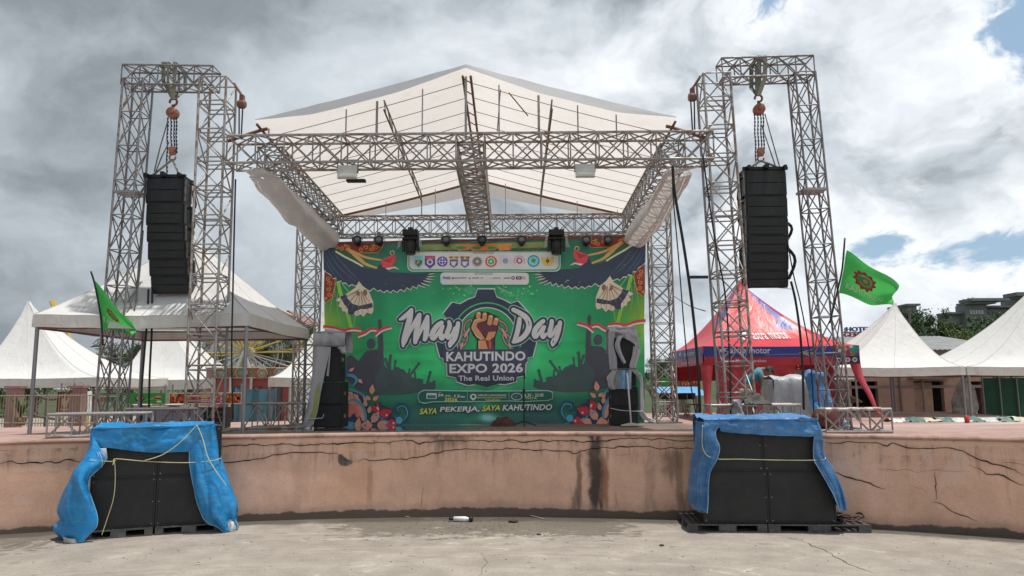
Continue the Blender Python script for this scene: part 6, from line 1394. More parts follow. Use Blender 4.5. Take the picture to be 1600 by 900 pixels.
# ------------------------------------------------------------------ tents
def tent(label, x0, x1, y0, y1, ze, zp, val, base, mat=TENT_W, vmat=TENT_VAL, p=1.75, group='white peaked tents', apex=(0, 0), name='peaked_tent', roof_col=None, val_build=True, legs=True, N=26, inn=0.0):
    cx, cy = (x0 + x1) / 2, (y0 + y1) / 2; hx, hy = (x1 - x0) / 2, (y1 - y0) / 2
    t = thing(name, label, 'tent', (cx, cy, base), group); H_ = zp - ze
    def surf(r, a):
        """r 1 at the eave .. 0 at the peak, a 0..4 round the square"""
        k = int(a) % 4; f = a - int(a); c = [(-1, -1), (1, -1), (1, 1), (-1, 1)]; A_, B_ = c[k], c[(k + 1) % 4]
        ux, uy = A_[0] + (B_[0] - A_[0]) * f, A_[1] + (B_[1] - A_[1]) * f
        pinch = 1 - .10 * (1 - abs(2 * f - 1) ** 2) * min(1, (1 - r) * 3) * r
        cr = .022 * H_ / 3 * nz(a * 3.1 + cx, r * 2.2, cy) * (1 if r < .98 else .3) + .012 * nz(a * 11 + cx, r * 1.2, 5) * r
        z = ze + H_ * ((1 - r) ** p) * (.985 + .015 * (r < .04)) - .05 * (1 - abs(2 * f - 1)) * math.exp(-((1 - r) / .12) ** 2)
        rr = max(r, .018)
        return Vector((cx + hx * ux * rr * pinch + apex[0] * (1 - r), cy + hy * uy * rr * pinch + apex[1] * (1 - r), z + cr))
    mb = MB(); rows = []
    for i in range(N + 1):
        r = 1 - (i / N) ** .85
        rows.append([surf(r, a * 4 / 48) for a in range(49)])
    mb.grid(rows); rf = mb.build('roof_skin', mat, t, True)
    if roof_col:
        at_ = rf.data.color_attributes.new('print', 'FLOAT_COLOR', 'POINT'); arr = []
        for i in range(N + 1):
            r = 1 - (i / N) ** .85
            for a in range(49): arr.append((*roof_col(r, a * 4 / 48), 1))
        at_.data.foreach_set('color', np.array(arr, dtype=np.float32).ravel())
    if not roof_col:
        for a_ in (0, 1, 2, 3, .5, 1.5, 3.5):        # welded panel seams
            mbs = MB(); mbs.tube([surf(1 - (i / 14) ** .85 * .97, a_) + Vector((0, 0, .004)) for i in range(15)], .007, 4); mbs.build('seam', SEAM, t, True)
    if val_build:
        mb = MB(); rows = []
        for s in (0, .25, .5, .75, 1):
            row = []
            for a in range(97):
                q = surf(1, a * 4 / 96); o = Vector((q.x - cx, q.y - cy, 0)); o = o.normalized()
                row.append(q + o * (.012 + .02 * s * nz(a * .8 + cx, s) + .015 * s) + Vector((0, 0, -.01 - val * s)))
            rows.append(row)
        mb.grid(rows); mb.build('valance', vmat, t, True)
    if legs:
        for sx_, sy_ in ((-1, -1), (1, -1), (1, 1), (-1, 1)): q = (cx + sx_ * (hx - .06 - inn), cy + sy_ * (hy - .06 - inn)); bar('leg', (q[0], q[1], base), (q[0], q[1], ze - .03), .042, PIPE, t, 8)
        for z_ in (ze - .06, ze - val - .03):
            for a_, b_ in (((-1, -1), (1, -1)), ((1, -1), (1, 1)), ((1, 1), (-1, 1)), ((-1, 1), (-1, -1))):
                e = .07; bar('eave_rail', (cx + a_[0] * (hx - e), cy + a_[1] * (hy - e), z_), (cx + b_[0] * (hx - e), cy + b_[1] * (hy - e), z_), .025, STEEL_RUST if z_ < ze - .1 else PIPE, t, 6)
        bar('king_pole', (cx + apex[0], cy + apex[1], ze - .05), (cx + apex[0], cy + apex[1], zp - .05), .03, PIPE, t, 8)
        for s in (-1, 1): bar('cross_rail', (cx - hx + .1, cy + s * .05, ze - .08), (cx + hx - .1, cy + s * .05, ze - .08), .022, PIPE, t, 6)
    return t, surf
ztp = P(53, 491, 16).z
tent('large white peaked marquee on steel posts left of the stage', P(53, 490, 16).x, P(389, 490, 16).x, 16, 20.75, ztp, P(294, 370, 18.4).z, .27, fz(18), p=1.12, group='white marquees', N=34)
def px_tent(label, pl, pr, ytop, ybot, ypeak, Y, depth, base=.22, pkx=None, group='white peaked tents', **k):
    a, b = P(pl, ytop, Y), P(pr, ytop, Y); zv = a.z - P(pl, ybot, Y).z; cy = Y + depth / 2; pk = P(pkx or (pl + pr) / 2, ypeak, cy)
    return tent(label, a.x, b.x, Y, Y + depth, (a.z + b.z) / 2, pk.z, zv, base, group=group, apex=(pk.x - (a.x + b.x) / 2, 0), **k)
px_tent('white peaked tent at the far left edge beyond the marquee post', -68, 157, 590, 604, 471, 26.5, 5.2)
px_tent('white peaked tent behind the marquee with hanging speaker ropes before it', 166, 347, 592, 607, 478, 32, 5.0)
px_tent('small far white tent behind the left grey covered speakers', 420, 590, 589, 603, 488, 26, 4.4)
px_tent('white peaked tent right of the red tent, beneath the right flag', 1290, 1507, 573, 586, 474, 25.5, 5.0)
px_tent('white peaked tent cut off by the right picture edge', 1511, 1738, 572, 585, 436, 25.5, 5.2)
px_tent('far white tent glimpsed under the red tent', 1176, 1310, 572, 582, 520, 40, 5.0, p=1.4)
px_tent('tiny far white tent seen through the open side of the red tent', 1076, 1122, 578, 590, 566, 52, 3.0, p=1.2)
# the red promotional tent
RED, BLUE, DRED = lin((206, 52, 66), 1.2), lin((48, 74, 168), 1.1), lin((160, 34, 48), .9)
def red_roof(r, a):
    k = int(a) % 4; f = a - int(a)
    if k == 1 and r < .62: return BLUE if .25 + .5 * r < f < .85 else RED
    if k == 0 and .12 < r < .62 and f > .80 - .1 * r: return BLUE if f < .97 - .12 * r else lin((214, 206, 210), 1.0)
    if k == 3 and r < .5 and f > .5: return BLUE
    return RED
xa, xb = P(1099, 545, 24).x, P(1341, 545, 24).x; zr_e = P(1100, 541, 24).z
rt, rsurf = tent('red and blue printed promotional tent at the right of the stage', xa, xb, 24, 29.2, zr_e, P(1183, 438, 26.5).z, .6, fz(24), mat=PRINT_TENT, p=1.5, group=None, roof_col=red_roof, val_build=False, legs=False, apex=(-.45, 0), name='promotional_tent', inn=.05)
def val_map(face):
    def f(u, v, lift=0.0):                                   # u 0..1 along the side, v metres below the eave
        if face == 0: return Vector((xa + (xb - xa) * u, 24 - .03 - lift - .012 * nz(u * 6, v * 3), zr_e - v + .03 * math.sin(u * math.pi) * -1))
        if face == 1: return Vector((xb + .03 + lift + .012 * nz(u * 6, v * 3, 3), 24 + 5.2 * u, zr_e - v))
        if face == 2: return Vector((xb - (xb - xa) * u, 29.2 + .03 + lift, zr_e - v))
        return Vector((xa - .03 - lift - .012 * nz(u * 6, v * 3, 5), 29.2 - 5.2 * u, zr_e - v))
    return f
for face in range(4):
    a = Art(.95); a.poly([(0, 0), (1, 0), (1, .34), (0, .34)], (44, 62, 142)); a.poly([(0, .34), (1, .34), (1, .60), (0, .60)], (176, 40, 54)); a.up()
    if face in (0, 3):
        a.text('astra motor', (.17, .05, .43, .22) if face == 0 else (.50, .10, .80, .24), (214, 214, 222), .015); a.text('Astra Motor Tarakan', (.12, .40, .40, .50) if face == 0 else (.42, .42, .88, .52), (222, 206, 208), .012)
        x = .10 if face == 0 else .36
        a.poly([(x, .10), (x + .055, .05), (x + .035, .12), (x + .06, .17), (x + .02, .15), (x + .03, .24), (x + .005, .17)], (214, 214, 222)); a.stroke([(.40, .27), (.52, .24), (.66, .245), (.74, .22)], .012, (160, 150, 120)) if face == 0 else None
    if face == 0:
        for L in ([(.62, .20), (.70, .10)], [(.62, .20), (.71, .20)], [(.62, .20), (.69, .32)], [(.63, .20), (.72, .28)]): a.stroke(L, .012, (206, 190, 90))
        a.stroke([(0.45, .25), (1, .25)], .008, (120, 130, 170)); rs = random.Random(11)
        cols = [(40, 150, 150), (210, 90, 50), (230, 220, 210), (60, 140, 80), (220, 160, 60), (60, 90, 180), (190, 50, 60), (120, 60, 120)]
        for i in range(8):
            for j in range(3):
                x = .845 + i * .0194; y = .0 + j * .113; a.poly([(x, y), (x + .0194, y), (x + .0194, y + .113), (x, y + .113)], rs.choice(cols))
        a.poly([(.845, .34), (1, .34), (1, .58), (.845, .58)], (44, 48, 84)); a.up()
        for i in range(10): x, y = .86 + rs.random() * .13, .03 + rs.random() * .28; a.disc(x, y, .010, rs.choice(cols), .045)
        for x in (.868, .925, .970): a.disc(x, .46, .016, (220, 216, 214), .075)
        a.up(); a.disc(.925, .46, .008, (190, 60, 60), .04); a.disc(.970, .46, .009, (120, 130, 120), .045); a.disc(.868, .46, .008, (44, 48, 84), .04)
    a.mesh('printed_valance', val_map(face), PRINT_TENT, rt, .004, .45)
a = Art(1.1); a.text('astra motor', (.30, .0, .80, 1.0), (230, 226, 228), .018); a.poly([(.10, .25), (.26, -.1), (.21, .4), (.30, .75), (.16, .6), (.22, 1.2), (.10, .8)], (226, 214, 216))
a.mesh('roof_lettering', lambda u, v, lift=0.0: rsurf(.64 + .15 * v, .14 + .70 * u) + Vector((0, -.02 - lift, .02)), PRINT_TENT, rt, .004, .2)
LEGR = simple('red_leg_sleeve', (.42, .05, .07), .6, 0, .2, 4, .3, 8)
def sleeve(pts, ws, nm='leg_sleeve'):
    mb = MB(); rows = []
    pts = catmull(pts, 14); wl = [v.x for v in catmull([(w_, 0, 0) for w_ in ws], 14)]
    for p, w_ in zip(pts, wl): rows.append([p + Vector((w_ * .5 * math.cos(q), .28 * w_ * math.sin(q), 0)) * (1 + .12 * math.sin(3 * q)) for q in [2 * math.pi * k / 12 for k in range(13)]])
    mb.grid(rows); mb.build(nm, LEGR, rt, True)
fb = fz(24)
sleeve([(xa + .12, 24.1, zr_e - .55), (xa + .10, 24.1, zr_e - 1.2), (xa + .06, 24.0, fb + .5), (xa + .02, 24.0, fb)], [.42, .28, .20, .36])
sleeve([(xa + .12, 29.0, zr_e - .55), (xa + .08, 29.0, zr_e - 1.2), (xa - .02, 28.9, fb + .5), (xa - .12, 28.9, fb)], [.34, .24, .18, .3])
sleeve([(xb - .10, 24.1, zr_e - .45), (xb - .02, 24.0, zr_e - 1.0), (xb + .14, 23.7, zr_e - 1.6), (xb + .26, 23.5, fb + .25), (xb + .6, 23.3, fb + .04)], [.36, .26, .17, .10, .14])
sleeve([(xb - .12, 29.0, zr_e - .55), (xb - .08, 29.0, fb + .9), (xb, 29.0, fb)], [.3, .2, .26])
mb = MB(); mb.prism([(xb + .2, 23.3, fb + .01), (xb + .9, 23.0, fb + .01), (xb + 1.2, 23.4, fb + .01), (xb + .5, 23.7, fb + .01)], (0, 0, .04)); mb.build('trailing_hem', LEGR, rt)
mb = MB(); mb.grid(loft([[Vector((xa + .5 + 2.6 * k / 6, 24.35, zr_e - .5)) for k in range(7)], [Vector((xa + .5 + 2.5 * k / 6, 24.5 + .2 * (k % 2), zr_e - 1.3)) for k in range(7)], [Vector((xa + .45 + 2.4 * k / 6, 24.5 - .1 * (k % 2), fb + .02)) for k in range(7)]], 30, 24, .10, 2, 4)); mb.build('side_wall', LEGR, rt, True)
mb = MB(); mb.grid([[(xa + .2, 29.1, z_), (xb - .2, 29.1, z_)] for z_ in (zr_e - .5, zr_e - 1.1)]); mb.build('rear_wall', LEGR, rt)
mb = MB(); mb.grid([[(xb - .4, 25 + 1.5 * k, z_) for k in range(3)] for z_ in (zr_e - .5, fb + .05)]); mb.build('side_wall', LEGR, rt)
for sx_, sy_ in ((xa + .1, 24.1), (xa + .1, 29.0), (xb - .1, 24.1), (xb - .1, 29.0)): bar('leg', (sx_, sy_, fb), (sx_, sy_, zr_e), .035, PIPE, rt, 8)
# clutter under the red tent
rs = random.Random(21)
for i in range(6):
    x, y = P(1052 + 9 * i, 640, 26).x + rs.uniform(-.1, .1), 25.5 + rs.uniform(-.5, 2.5); c = thing('folding_chair', ('nearest to the left red leg', 'second from the left red leg', 'third along the row', 'fourth along the row', 'fifth along the row', 'closest to the red side wall')[i] + ', folding chair in the shade of the red tent', 'chair', (x, y, fb), 'chairs under the red tent')
    for dx in (-.2, .2): bar('leg', (x + dx, y - .22, fb), (x + dx, y + .2, fb + .85), .014, STEEL, c); bar('leg', (x + dx, y + .2, fb), (x + dx, y - .2, fb + .45), .014, STEEL, c)
    mb = MB(); mb.box((x, y - .02, fb + .45), (.42, .40, .03)); mb.build('seat', simple('chair_seat_%d' % i, rs.choice(((.35, .05, .06), (.05, .05, .06), (.4, .4, .42))), .5), c); mb = MB(); mb.box((x, y + .19, fb + .74), (.42, .03, .22)); mb.build('backrest', BLACK, c)
# ------------------------------------------------------------------ flags
def flag(label, pole, corners, Y, art, wave, group='green union flags'):
    pb, pt = P(*pole[0], Y), P(*pole[-1], Y); t = thing('flag', label, 'flag', pb, group)
    mb = MB(); mb.tube(catmull([P(*q, Y) for q in pole], 12), .02, 7); mb.build('pole', RUBBER, t, True)
    c = [P(*q, Y + dy) for q, dy in corners]                    # top hoist, top fly, bottom fly, bottom hoist, mid top, mid bottom
    top = catmull([c[0], c[4], c[1]], 24); bot = catmull([c[3], c[5], c[2]], 24)
    def f(u, v, lift=0.0):
        i = min(int(u * 24), 23); g = u * 24 - i; a_ = top[i].lerp(top[i + 1], g); b_ = bot[i].lerp(bot[i + 1], g); p = a_.lerp(b_, v)
        return p + Vector((0, -lift + wave * math.sin(u * 7 + v * 3.2) * u + wave * .5 * math.sin(v * 9 + u * 3) * (.2 + u), .25 * wave * math.sin(u * 9)))
    bv, bf, bc = [], [], []; n = 30
    for j in range(n + 1):
        for i in range(n + 1): bv.append(f(i / n, j / n)); bc.append(lin((72, 178, 88), 1.2))
    for j in range(n):
        for i in range(n): o = j * (n + 1) + i; bf.append((o, o + 1, o + n + 2, o + n + 1))
    art.mesh('printed_cloth', f, PRINT_FLAG, t, .004, .08, (bv, bf, bc))
    b2 = Art(); b2.t = [(p, cc, -l) for p, cc, l in art.t]; 
def gear_art(a, x, y, r, asp):
    pts = [(x + (r if i % 4 < 2 else r * .82) * math.cos(2 * math.pi * i / 44), y + (r if i % 4 < 2 else r * .82) * asp * math.sin(2 * math.pi * i / 44)) for i in range(44)]
    a.poly(pts, (196, 62, 66)); a.up(); a.disc(x, y, r * .66, (96, 170, 100), r * .66 * asp, 24); a.ring(x, y, r * .5, r * .14, (214, 220, 206), 0, 360, 24, asp); a.up(); a.disc(x, y, r * .2, (206, 190, 110), r * .2 * asp, 10)
    a.stroke([(x - r * .45, y + r * .3 * asp), (x, y + r * .5 * asp), (x + r * .45, y + r * .3 * asp)], r * .12, (206, 190, 110), False)
a = Art(1.0); gear_art(a, .40, .48, .19, 1.2); a.text('KAHUTINDO', (.13, .72, .80, .86), (220, 226, 214), .02)
flag('green flag blowing out to the right beside the right gantry tower', [(1296, 505), (1300, 490), (1309, 452), (1316, 420), (1320, 372)], [((1323, 391), 0), ((1408, 446), .1), ((1391, 478), -.1), ((1311, 458), 0), ((1362, 416), -.2), ((1356, 474), .25)], 15.9, a, .10)
a = Art(1.0); gear_art(a, .42, .48, .17, .9); a.text('KAHUTINDO', (.12, .70, .95, .84), (220, 226, 214), .02)
flag('green flag hanging limply on the slim left gantry tower', [(161, 540), (158, 500), (153, 468), (147, 440), (142, 424)], [((147, 437), 0), ((211, 510), .1), ((209, 526), -.1), ((160, 516), 0), ((180, 478), -.15), ((186, 518), .2)], 15.9, a, .06)
# ------------------------------------------------------------------ cables
def cable(label, pts, r=.02, mat=RUBBER, group=None, name='cable'): 
    mb = MB(); mb.tube(catmull([P(*p[:2], p[2]) for p in pts], 24), r, 6); return tag(mb.build(name, mat, None, True), label, 'cable', group)
cable('thick black cable drooping from the right end of the front truss', [(1051, 258, 15.6), (1054, 300, 15.7), (1066, 370, 15.8), (1078, 450, 15.9), (1087, 530, 16), (1092, 600, 16), (1094, 660, 16)], .032)
cable('thin black cable beside the thick one at the right front tower', [(1050, 258, 15.6), (1052, 310, 15.7), (1060, 400, 15.8), (1068, 500, 15.9), (1076, 580, 16), (1088, 650, 16)], .014)
cable('black cable running down inside the right front tower', [(1098, 240, 15.7), (1106, 300, 15.7), (1118, 380, 15.75), (1133, 460, 15.8), (1140, 560, 15.8), (1142, 650, 15.8)], .018)
cable('black cable hanging below the right hanging speakers', [(1236, 440, 16.5), (1243, 470, 16.4), (1250, 520, 16.3), (1254, 575, 16.2), (1256, 640, 16.2)], .026)
cable('slim cable sweeping from the right speakers towards the right gantry tower', [(1231, 380, 16.4), (1240, 430, 16.3), (1252, 480, 16.2), (1266, 560, 16.1), (1272, 650, 16.1)], .014)
cable('leftmost black rope trailing below the left hanging speakers', [(232, 452, 16.5), (230, 500, 16.4), (225, 560, 16.3), (221, 615, 16.2), (221, 660, 16.2)], .022)
cable('right hand black rope trailing below the left hanging speakers', [(238, 452, 16.5), (237, 520, 16.4), (234, 580, 16.3), (233, 632, 16.2), (233, 660, 16.2)], .022)
cable('thin cord from the left gantry tower down past the speakers', [(224, 360, 16.4), (218, 430, 16.3), (211, 480, 16.2), (205, 520, 16.2)], .012, CORD)
cable('black cable taped down the left front tower', [(368, 280, 15.75), (366, 360, 15.75), (364, 450, 15.75), (362, 550, 15.75), (364, 655, 15.75)], .018)
cable('thin wire strung from the rear right tower to the front right tower', [(1052, 462, 22.7), (1076, 477, 19), (1102, 486, 16)], .012, CORD)
cable('wire strung over the red tent to the right tower', [(1150, 455, 16.4), (1190, 448, 22), (1240, 452, 24)], .010, CORD)
tag(MB().box(P(1091, 433, 15.7), (.42, .05, .06)).build('steel_arm', RUBBER), 'short dark arm sticking out left from the right front tower', 'bracket')
# ------------------------------------------------------------------ things on the arena floor
def lump(name, label, p, s, mat, cat, seed=0, group=None, flat=.5):
    mb = MB(); c = G(*p, 0); n = 9; rows = []
    for i in range(6):
        th = math.pi * i / 5
        rows.append([c + Vector((s * math.sin(th) * math.cos(q), s * math.sin(th) * math.sin(q) * .8, s * flat * (1 - math.cos(th)) / 2 * 1.2)) * 1.0 + Vector((nz(q * 1.1, i, seed), nz(q, i * 1.3, seed + 4), 0)) * s * .35 for q in [2 * math.pi * k / n for k in range(n)] + [0]])
    mb.grid(rows); return tag(mb.build(name, mat), label, cat, group)
STONE = simple('pale_rubble', (.38, .35, .31), .9, 0, .3, 12, .4, 30); LITTER = simple('white_litter', (.72, .72, .72), .5); DARKB = simple('dark_rotten_leaf', (.07, .05, .04), .9)
lump('rubble_stone', 'left of two pale rubble lumps at the foot of the wall', (508, 807), .12, STONE, 'stone', 1); lump('rubble_stone', 'right, flatter of two pale rubble lumps at the foot of the wall', (527, 808), .11, STONE, 'stone', 2, None, .35); lump('rubble_stone', 'small grey stone by the wall right of the rubble lumps', (575, 806), .10, STONE, 'stone', 3, None, .7)
lump('dark_clod', 'dark clod of leaves on the concrete centre right', (802, 816), .10, DARKB, 'clod', 5); lump('dark_clod', 'small dark clod at the middle of the floor', (842, 836), .045, DARKB, 'clod', 6); lump('dark_clod', 'small dark clod before the right stack', (1034, 853), .045, DARKB, 'clod', 7)
rs = random.Random(9)
sc_ = MB()
for k in range(620):
    px, py = rs.choice(((rs.gauss(740, 90), rs.uniform(808, 838)), (rs.uniform(20, 1580), rs.uniform(812, 895)), (rs.gauss(740, 60), rs.uniform(810, 828)))); c = G(px, py, 0)
    if c.y > arc_y(c.x) - .15: continue
    s = rs.uniform(.004, .016); q = rs.uniform(0, 6.3); sc_.box(c + Vector((0, 0, s * .2)), (s * 2.2, s, s * .4), Matrix.Rotation(q, 3, 'Z'))
sc_.build('fallen_leaf_litter', simple('brown_leaf_litter', (.16, .12, .09), .9, 0, .5, 30), None, False, 0, 'stuff')
bo = thing('litter_bottle', 'white plastic bottle with dark ends lying on the concrete at centre', 'bottle', G(720, 815, 0)); c = G(721, 815, 0) + Vector((0, 0, .05)); rt_ = Matrix.Rotation(R(90), 3, 'Y') @ Matrix.Rotation(R(8), 3, 'X')
mb = MB(); mb.lathe(c, [(.01, -.16), (.045, -.15), (.05, .08), (.03, .14), (.02, .15)], 12, rt_); mb.build('body', LITTER, bo, True); mb = MB(); mb.lathe(c, [(.02, .15), (.052, .16), (.05, .22), (.01, .23)], 12, rt_); mb.build('dark_end', BLACK, bo, True); mb = MB(); mb.lathe(c, [(.02, -.25), (.03, -.24), (.03, -.165), (.01, -.16)], 10, rt_); mb.build('cap', BLACK, bo, True)
CLEAR, _n, _b = new_mat('clear_cup_plastic'); _b.inputs['Base Color'].default_value = (.75, .78, .78, 1); _b.inputs['Roughness'].default_value = .12; _b.inputs['Alpha'].default_value = .5
cu = thing('plastic_cup', 'clear plastic cup lying at the right foot of the wall', 'cup', G(1548, 833, 0)); c = G(1548, 831, 0) + Vector((0, 0, .075))
rt_ = Matrix.Rotation(R(80), 3, 'X') @ Matrix.Rotation(R(25), 3, 'Y')
mb = MB(); mb.lathe(c, [(.05, -.08), (.055, -.078), (.072, .07), (.076, .08), (.07, .082), (.05, -.07)], 16, rt_, False); mb.build('cup_wall', CLEAR, cu, True); mb = MB(); mb.lathe(c, [(.002, -.081), (.05, -.08), (.05, -.074)], 16, rt_, False); mb.build('cup_base', CLEAR, cu, True)
b2 = thing('plastic_bottle', 'clear flattened bottle lying right of the plastic cup', 'bottle', G(1575, 836, 0)); c = G(1575, 836, 0) + Vector((0, 0, .035)); mb = MB(); mb.lathe(c, [(.01, -.13), (.034, -.125), (.036, .06), (.015, .11), (.013, .13)], 12, Matrix.Rotation(R(90), 3, 'Y')); mb.build('body', CLEAR, b2, True); mb = MB(); mb.lathe(c, [(.015, .13), (.016, .15), (.004, .152)], 10, Matrix.Rotation(R(90), 3, 'Y')); mb.build('cap', simple('blue_cap', (.1, .25, .5), .4), b2, True)
for k, (p, q, lab) in enumerate((((598, 808), (640, 809), 'thin pale stick at the wall foot, left of the bottle'), ((812, 806), (850, 812), 'bent pale wire on the wet strip right of centre'))):
    mb = MB(); mb.tube(catmull([G(*p, 0) + Vector((0, 0, .015)), (G(*p, 0) + G(*q, 0)) / 2 + Vector((0, .05, .03)), G(*q, 0) + Vector((0, 0, .012))], 8), .010, 5); tag(mb.build('stick', simple('weathered_stick', (.35, .3, .25), .9), None, True), lab, 'stick')
# on the plaza to the right
rc = thing('plastic_cup', 'small red cup standing on the pink plaza at the right', 'cup', G(1511, 658, 1.5)); c = P(1511, 657, 20.6); c.z = fz(20.6)
mb = MB(); mb.lathe(c, [(.05, 0), (.055, .005), (.075, .20), (.07, .2), (.05, .02)], 14); mb.build('cup_wall', simple('red_plastic', (.5, .05, .04), .35), rc, True)
st = thing('banner_strip', 'long crumpled green and white banner strip lying on the right plaza', 'banner', (P(1500, 655, 22).x, 22, fz(22)))
rs = random.Random(4)
for k in range(9):
    x0_, x1_ = 1388 + k * 24, 1414 + k * 24; Ys = 22.3 - .05 * k; a_, b_ = P(x0_, 655, Ys), P(x1_, 655, Ys); z_ = fz(Ys)
    mb = MB(); mb.grid(loft([[Vector((a_.x + (b_.x - a_.x) * j / 4, Ys - .35 + .15 * nz(k + j * .7, 1), z_ + .015)) for j in range(5)], [Vector((a_.x + (b_.x - a_.x) * j / 4, Ys + .1 * nz(k, j), z_ + .10 + .05 * nz(k * 2, j))) for j in range(5)], [Vector((a_.x + (b_.x - a_.x) * j / 4, Ys + .4, z_ + .015)) for j in range(5)]], 14, 10, .05, 4, k))
    mb.build('crumpled_fold', simple('strip_print_%d' % k, ((.62, .62, .60), (.07, .15, .13), (.50, .50, .36), (.08, .17, .15), (.60, .60, .58), (.07, .15, .14), (.58, .59, .58), (.14, .22, .19), (.54, .54, .42))[k], .6, 0, .3, 5), st, True)
# ------------------------------------------------------------------ trees
LEAFS = [simple('dark_green_leaves', (.040, .078, .030), .6, 0, .45, .8, rand=.25, transl=.2), simple('mid_green_leaves', (.062, .105, .034), .6, 0, .4, .8, rand=.25, transl=.2), simple('yellow_green_leaves', (.085, .115, .03), .6, 0, .35, .8, rand=.2, transl=.25)]
BARK = simple('grey_brown_bark', (.13, .10, .075), .9, 0, .3, 8, .6, 20)
def crown_mesh(seed, mat, n_cl=46, leaves=70, ls=.055):
    """crown in a unit box (width 1, height 1): clumps of small leaves through an uneven volume"""
    rs = random.Random(seed); vs, fs = [], []
    lobes = [(Vector((rs.uniform(-.26, .26), rs.uniform(-.26, .26), rs.uniform(.30, .74))), rs.uniform(.17, .28)) for _ in range(7)]
    for _ in range(n_cl):
        c, r = rs.choice(lobes); d_ = Vector((rs.gauss(0, 1), rs.gauss(0, 1), rs.gauss(0, 1))).normalized(); cc = c + d_ * r * rs.uniform(.55, 1.08); cr = rs.uniform(.05, .10)
        for _ in range(leaves):
            p = cc + Vector((rs.gauss(0, 1), rs.gauss(0, 1), rs.gauss(0, .8))) * cr * .62; s = ls * rs.uniform(.5, 1.1)
            a_ = Vector((rs.uniform(-1, 1), rs.uniform(-1, 1), rs.uniform(-.6, .6))).normalized(); b_ = a_.cross(Vector((rs.uniform(-1, 1), rs.uniform(-1, 1), 1))).normalized()
            o = len(vs); vs += [p - a_ * s * .5, p + b_ * s * .28, p + a_ * s * .5, p - b_ * s * .28]; fs.append((o, o + 1, o + 2, o + 3))
    me = bpy.data.meshes.new('crown'); me.from_pydata([tuple(v) for v in vs], [], fs); me.materials.append(mat); return me
def trunk_mesh(seed):
    rs = random.Random(seed); mb = MB(); mb.tube([(0, 0, 0), (.01, .01, .2), (-.01, .02, .42), (.02, 0, .62)], [.035, .028, .02, .010], 8)
    for _ in range(6): q = rs.uniform(0, 6.3); z = rs.uniform(.22, .45); mb.tube([(0, 0, z), (.12 * math.cos(q), .12 * math.sin(q), z + .14), (.25 * math.cos(q), .25 * math.sin(q), z + .24)], [.016, .011, .005], 6)
    me = bpy.data.meshes.new('trunk'); me.from_pydata(mb.v, [], mb.f); me.materials.append(BARK); return me
CR = [crown_mesh(s, LEAFS[s % 3]) for s in range(6)]; TK = [trunk_mesh(s) for s in range(3)]
CRN = [crown_mesh(20 + s, LEAFS[s % 2], 60, 110, .038) for s in range(3)]
def tree(label, px, ytop, Y, wpx, base=None, k=0, group='background trees', near=False):
    top = P(px, ytop, Y); zb = base if base is not None else .2; w_ = wpx * Y / 1155; h_ = top.z - zb
    t = thing('broadleaf_tree', label, 'tree', (top.x, Y, zb), group)
    c = link('crown', (CRN if near else CR)[k % (3 if near else 6)], t); b_ = link('trunk', TK[k % 3], t)
    z0 = max(0, h_ - max(w_ * 1.25, 3.0)); c.matrix_basis = Matrix.Translation((0, 0, z0)) @ Matrix.Rotation(k * 1.3, 4, 'Z') @ Matrix.Diagonal((w_, w_, h_ - z0, 1)); b_.matrix_basis = Matrix.Diagonal((max(w_, 3.0), max(w_, 3.0), h_, 1))
T_ = [(1418, 476, 72, 80, 'dark tree left of the hilltop building, rising over the right white tent'), (1452, 474, 76, 84, 'tallest dark tree left of the hilltop building'), (1486, 492, 74, 60, 'tree directly below the left end of the hilltop building'), (1440, 500, 62, 90, 'lower tree in front of the tallest dark one at the right'), (1512, 498, 66, 72, 'tree below the windows of the hilltop building'), (1490, 506, 58, 70, 'low tree over the corrugated market roof'), (1552, 492, 76, 66, 'tree below the right wing of the hilltop building'), (1545, 505, 60, 70, 'low tree at the right end of the corrugated roof'), (1594, 490, 78, 70, 'tree behind the tent at the right picture edge'), (1398, 492, 66, 60, 'tree just behind the right flag and tent peak'), (1610, 500, 60, 80, 'tree beyond the right picture edge'),
      (1470, 484, 82, 70, 'dark tree filling the gap between two taller ones right'), (1530, 488, 84, 70, 'tree tucked against the hilltop building wall'), (1575, 478, 88, 60, 'tree behind the far right of the hill building'),
      (120, 550, 48, 44, 'small tree left of the solar lamp'), (150, 556, 50, 40, 'small tree right behind the solar lamp'), (212, 518, 44, 90, 'big dark tree behind the slim left gantry tower'), (185, 538, 46, 60, 'tree between the solar lamp and the big dark tree'), (300, 532, 52, 90, 'tree behind the spire of the middle white tent'), (352, 536, 50, 60, 'tree left behind the spoked ride wheel'), (392, 524, 54, 70, 'tree directly behind the spoked ride wheel'), (432, 514, 54, 70, 'tree right behind the spoked ride wheel'), (470, 496, 52, 64, 'tall tree behind the rear left lattice tower'), (498, 512, 50, 50, 'tree showing right of the rear left lattice tower'), (452, 540, 46, 50, 'low tree beside the pale house left of the backdrop'),
      (1040, 548, 46, 60, 'dark tree between the backdrop and the red tent'), (1064, 556, 50, 50, 'tree behind the left corner of the red tent'), (1020, 555, 52, 50, 'tree just behind the right edge of the backdrop'),
      (60, 566, 60, 80, 'distant tree behind the far left tent'), (-10, 560, 60, 90, 'tree behind the left picture edge'), (1310, 548, 62, 60, 'tree under the hotel sign'), (1350, 545, 64, 60, 'tree behind the right white tent')]
for i, (px, yt, Y, wp, lab) in enumerate(T_):
    b_ = P(px, yt, Y); tree(lab, px, yt, Y, wp, hill_z(b_.x, Y) - .2 if Y > 54 else .2, i, near=Y < 56)
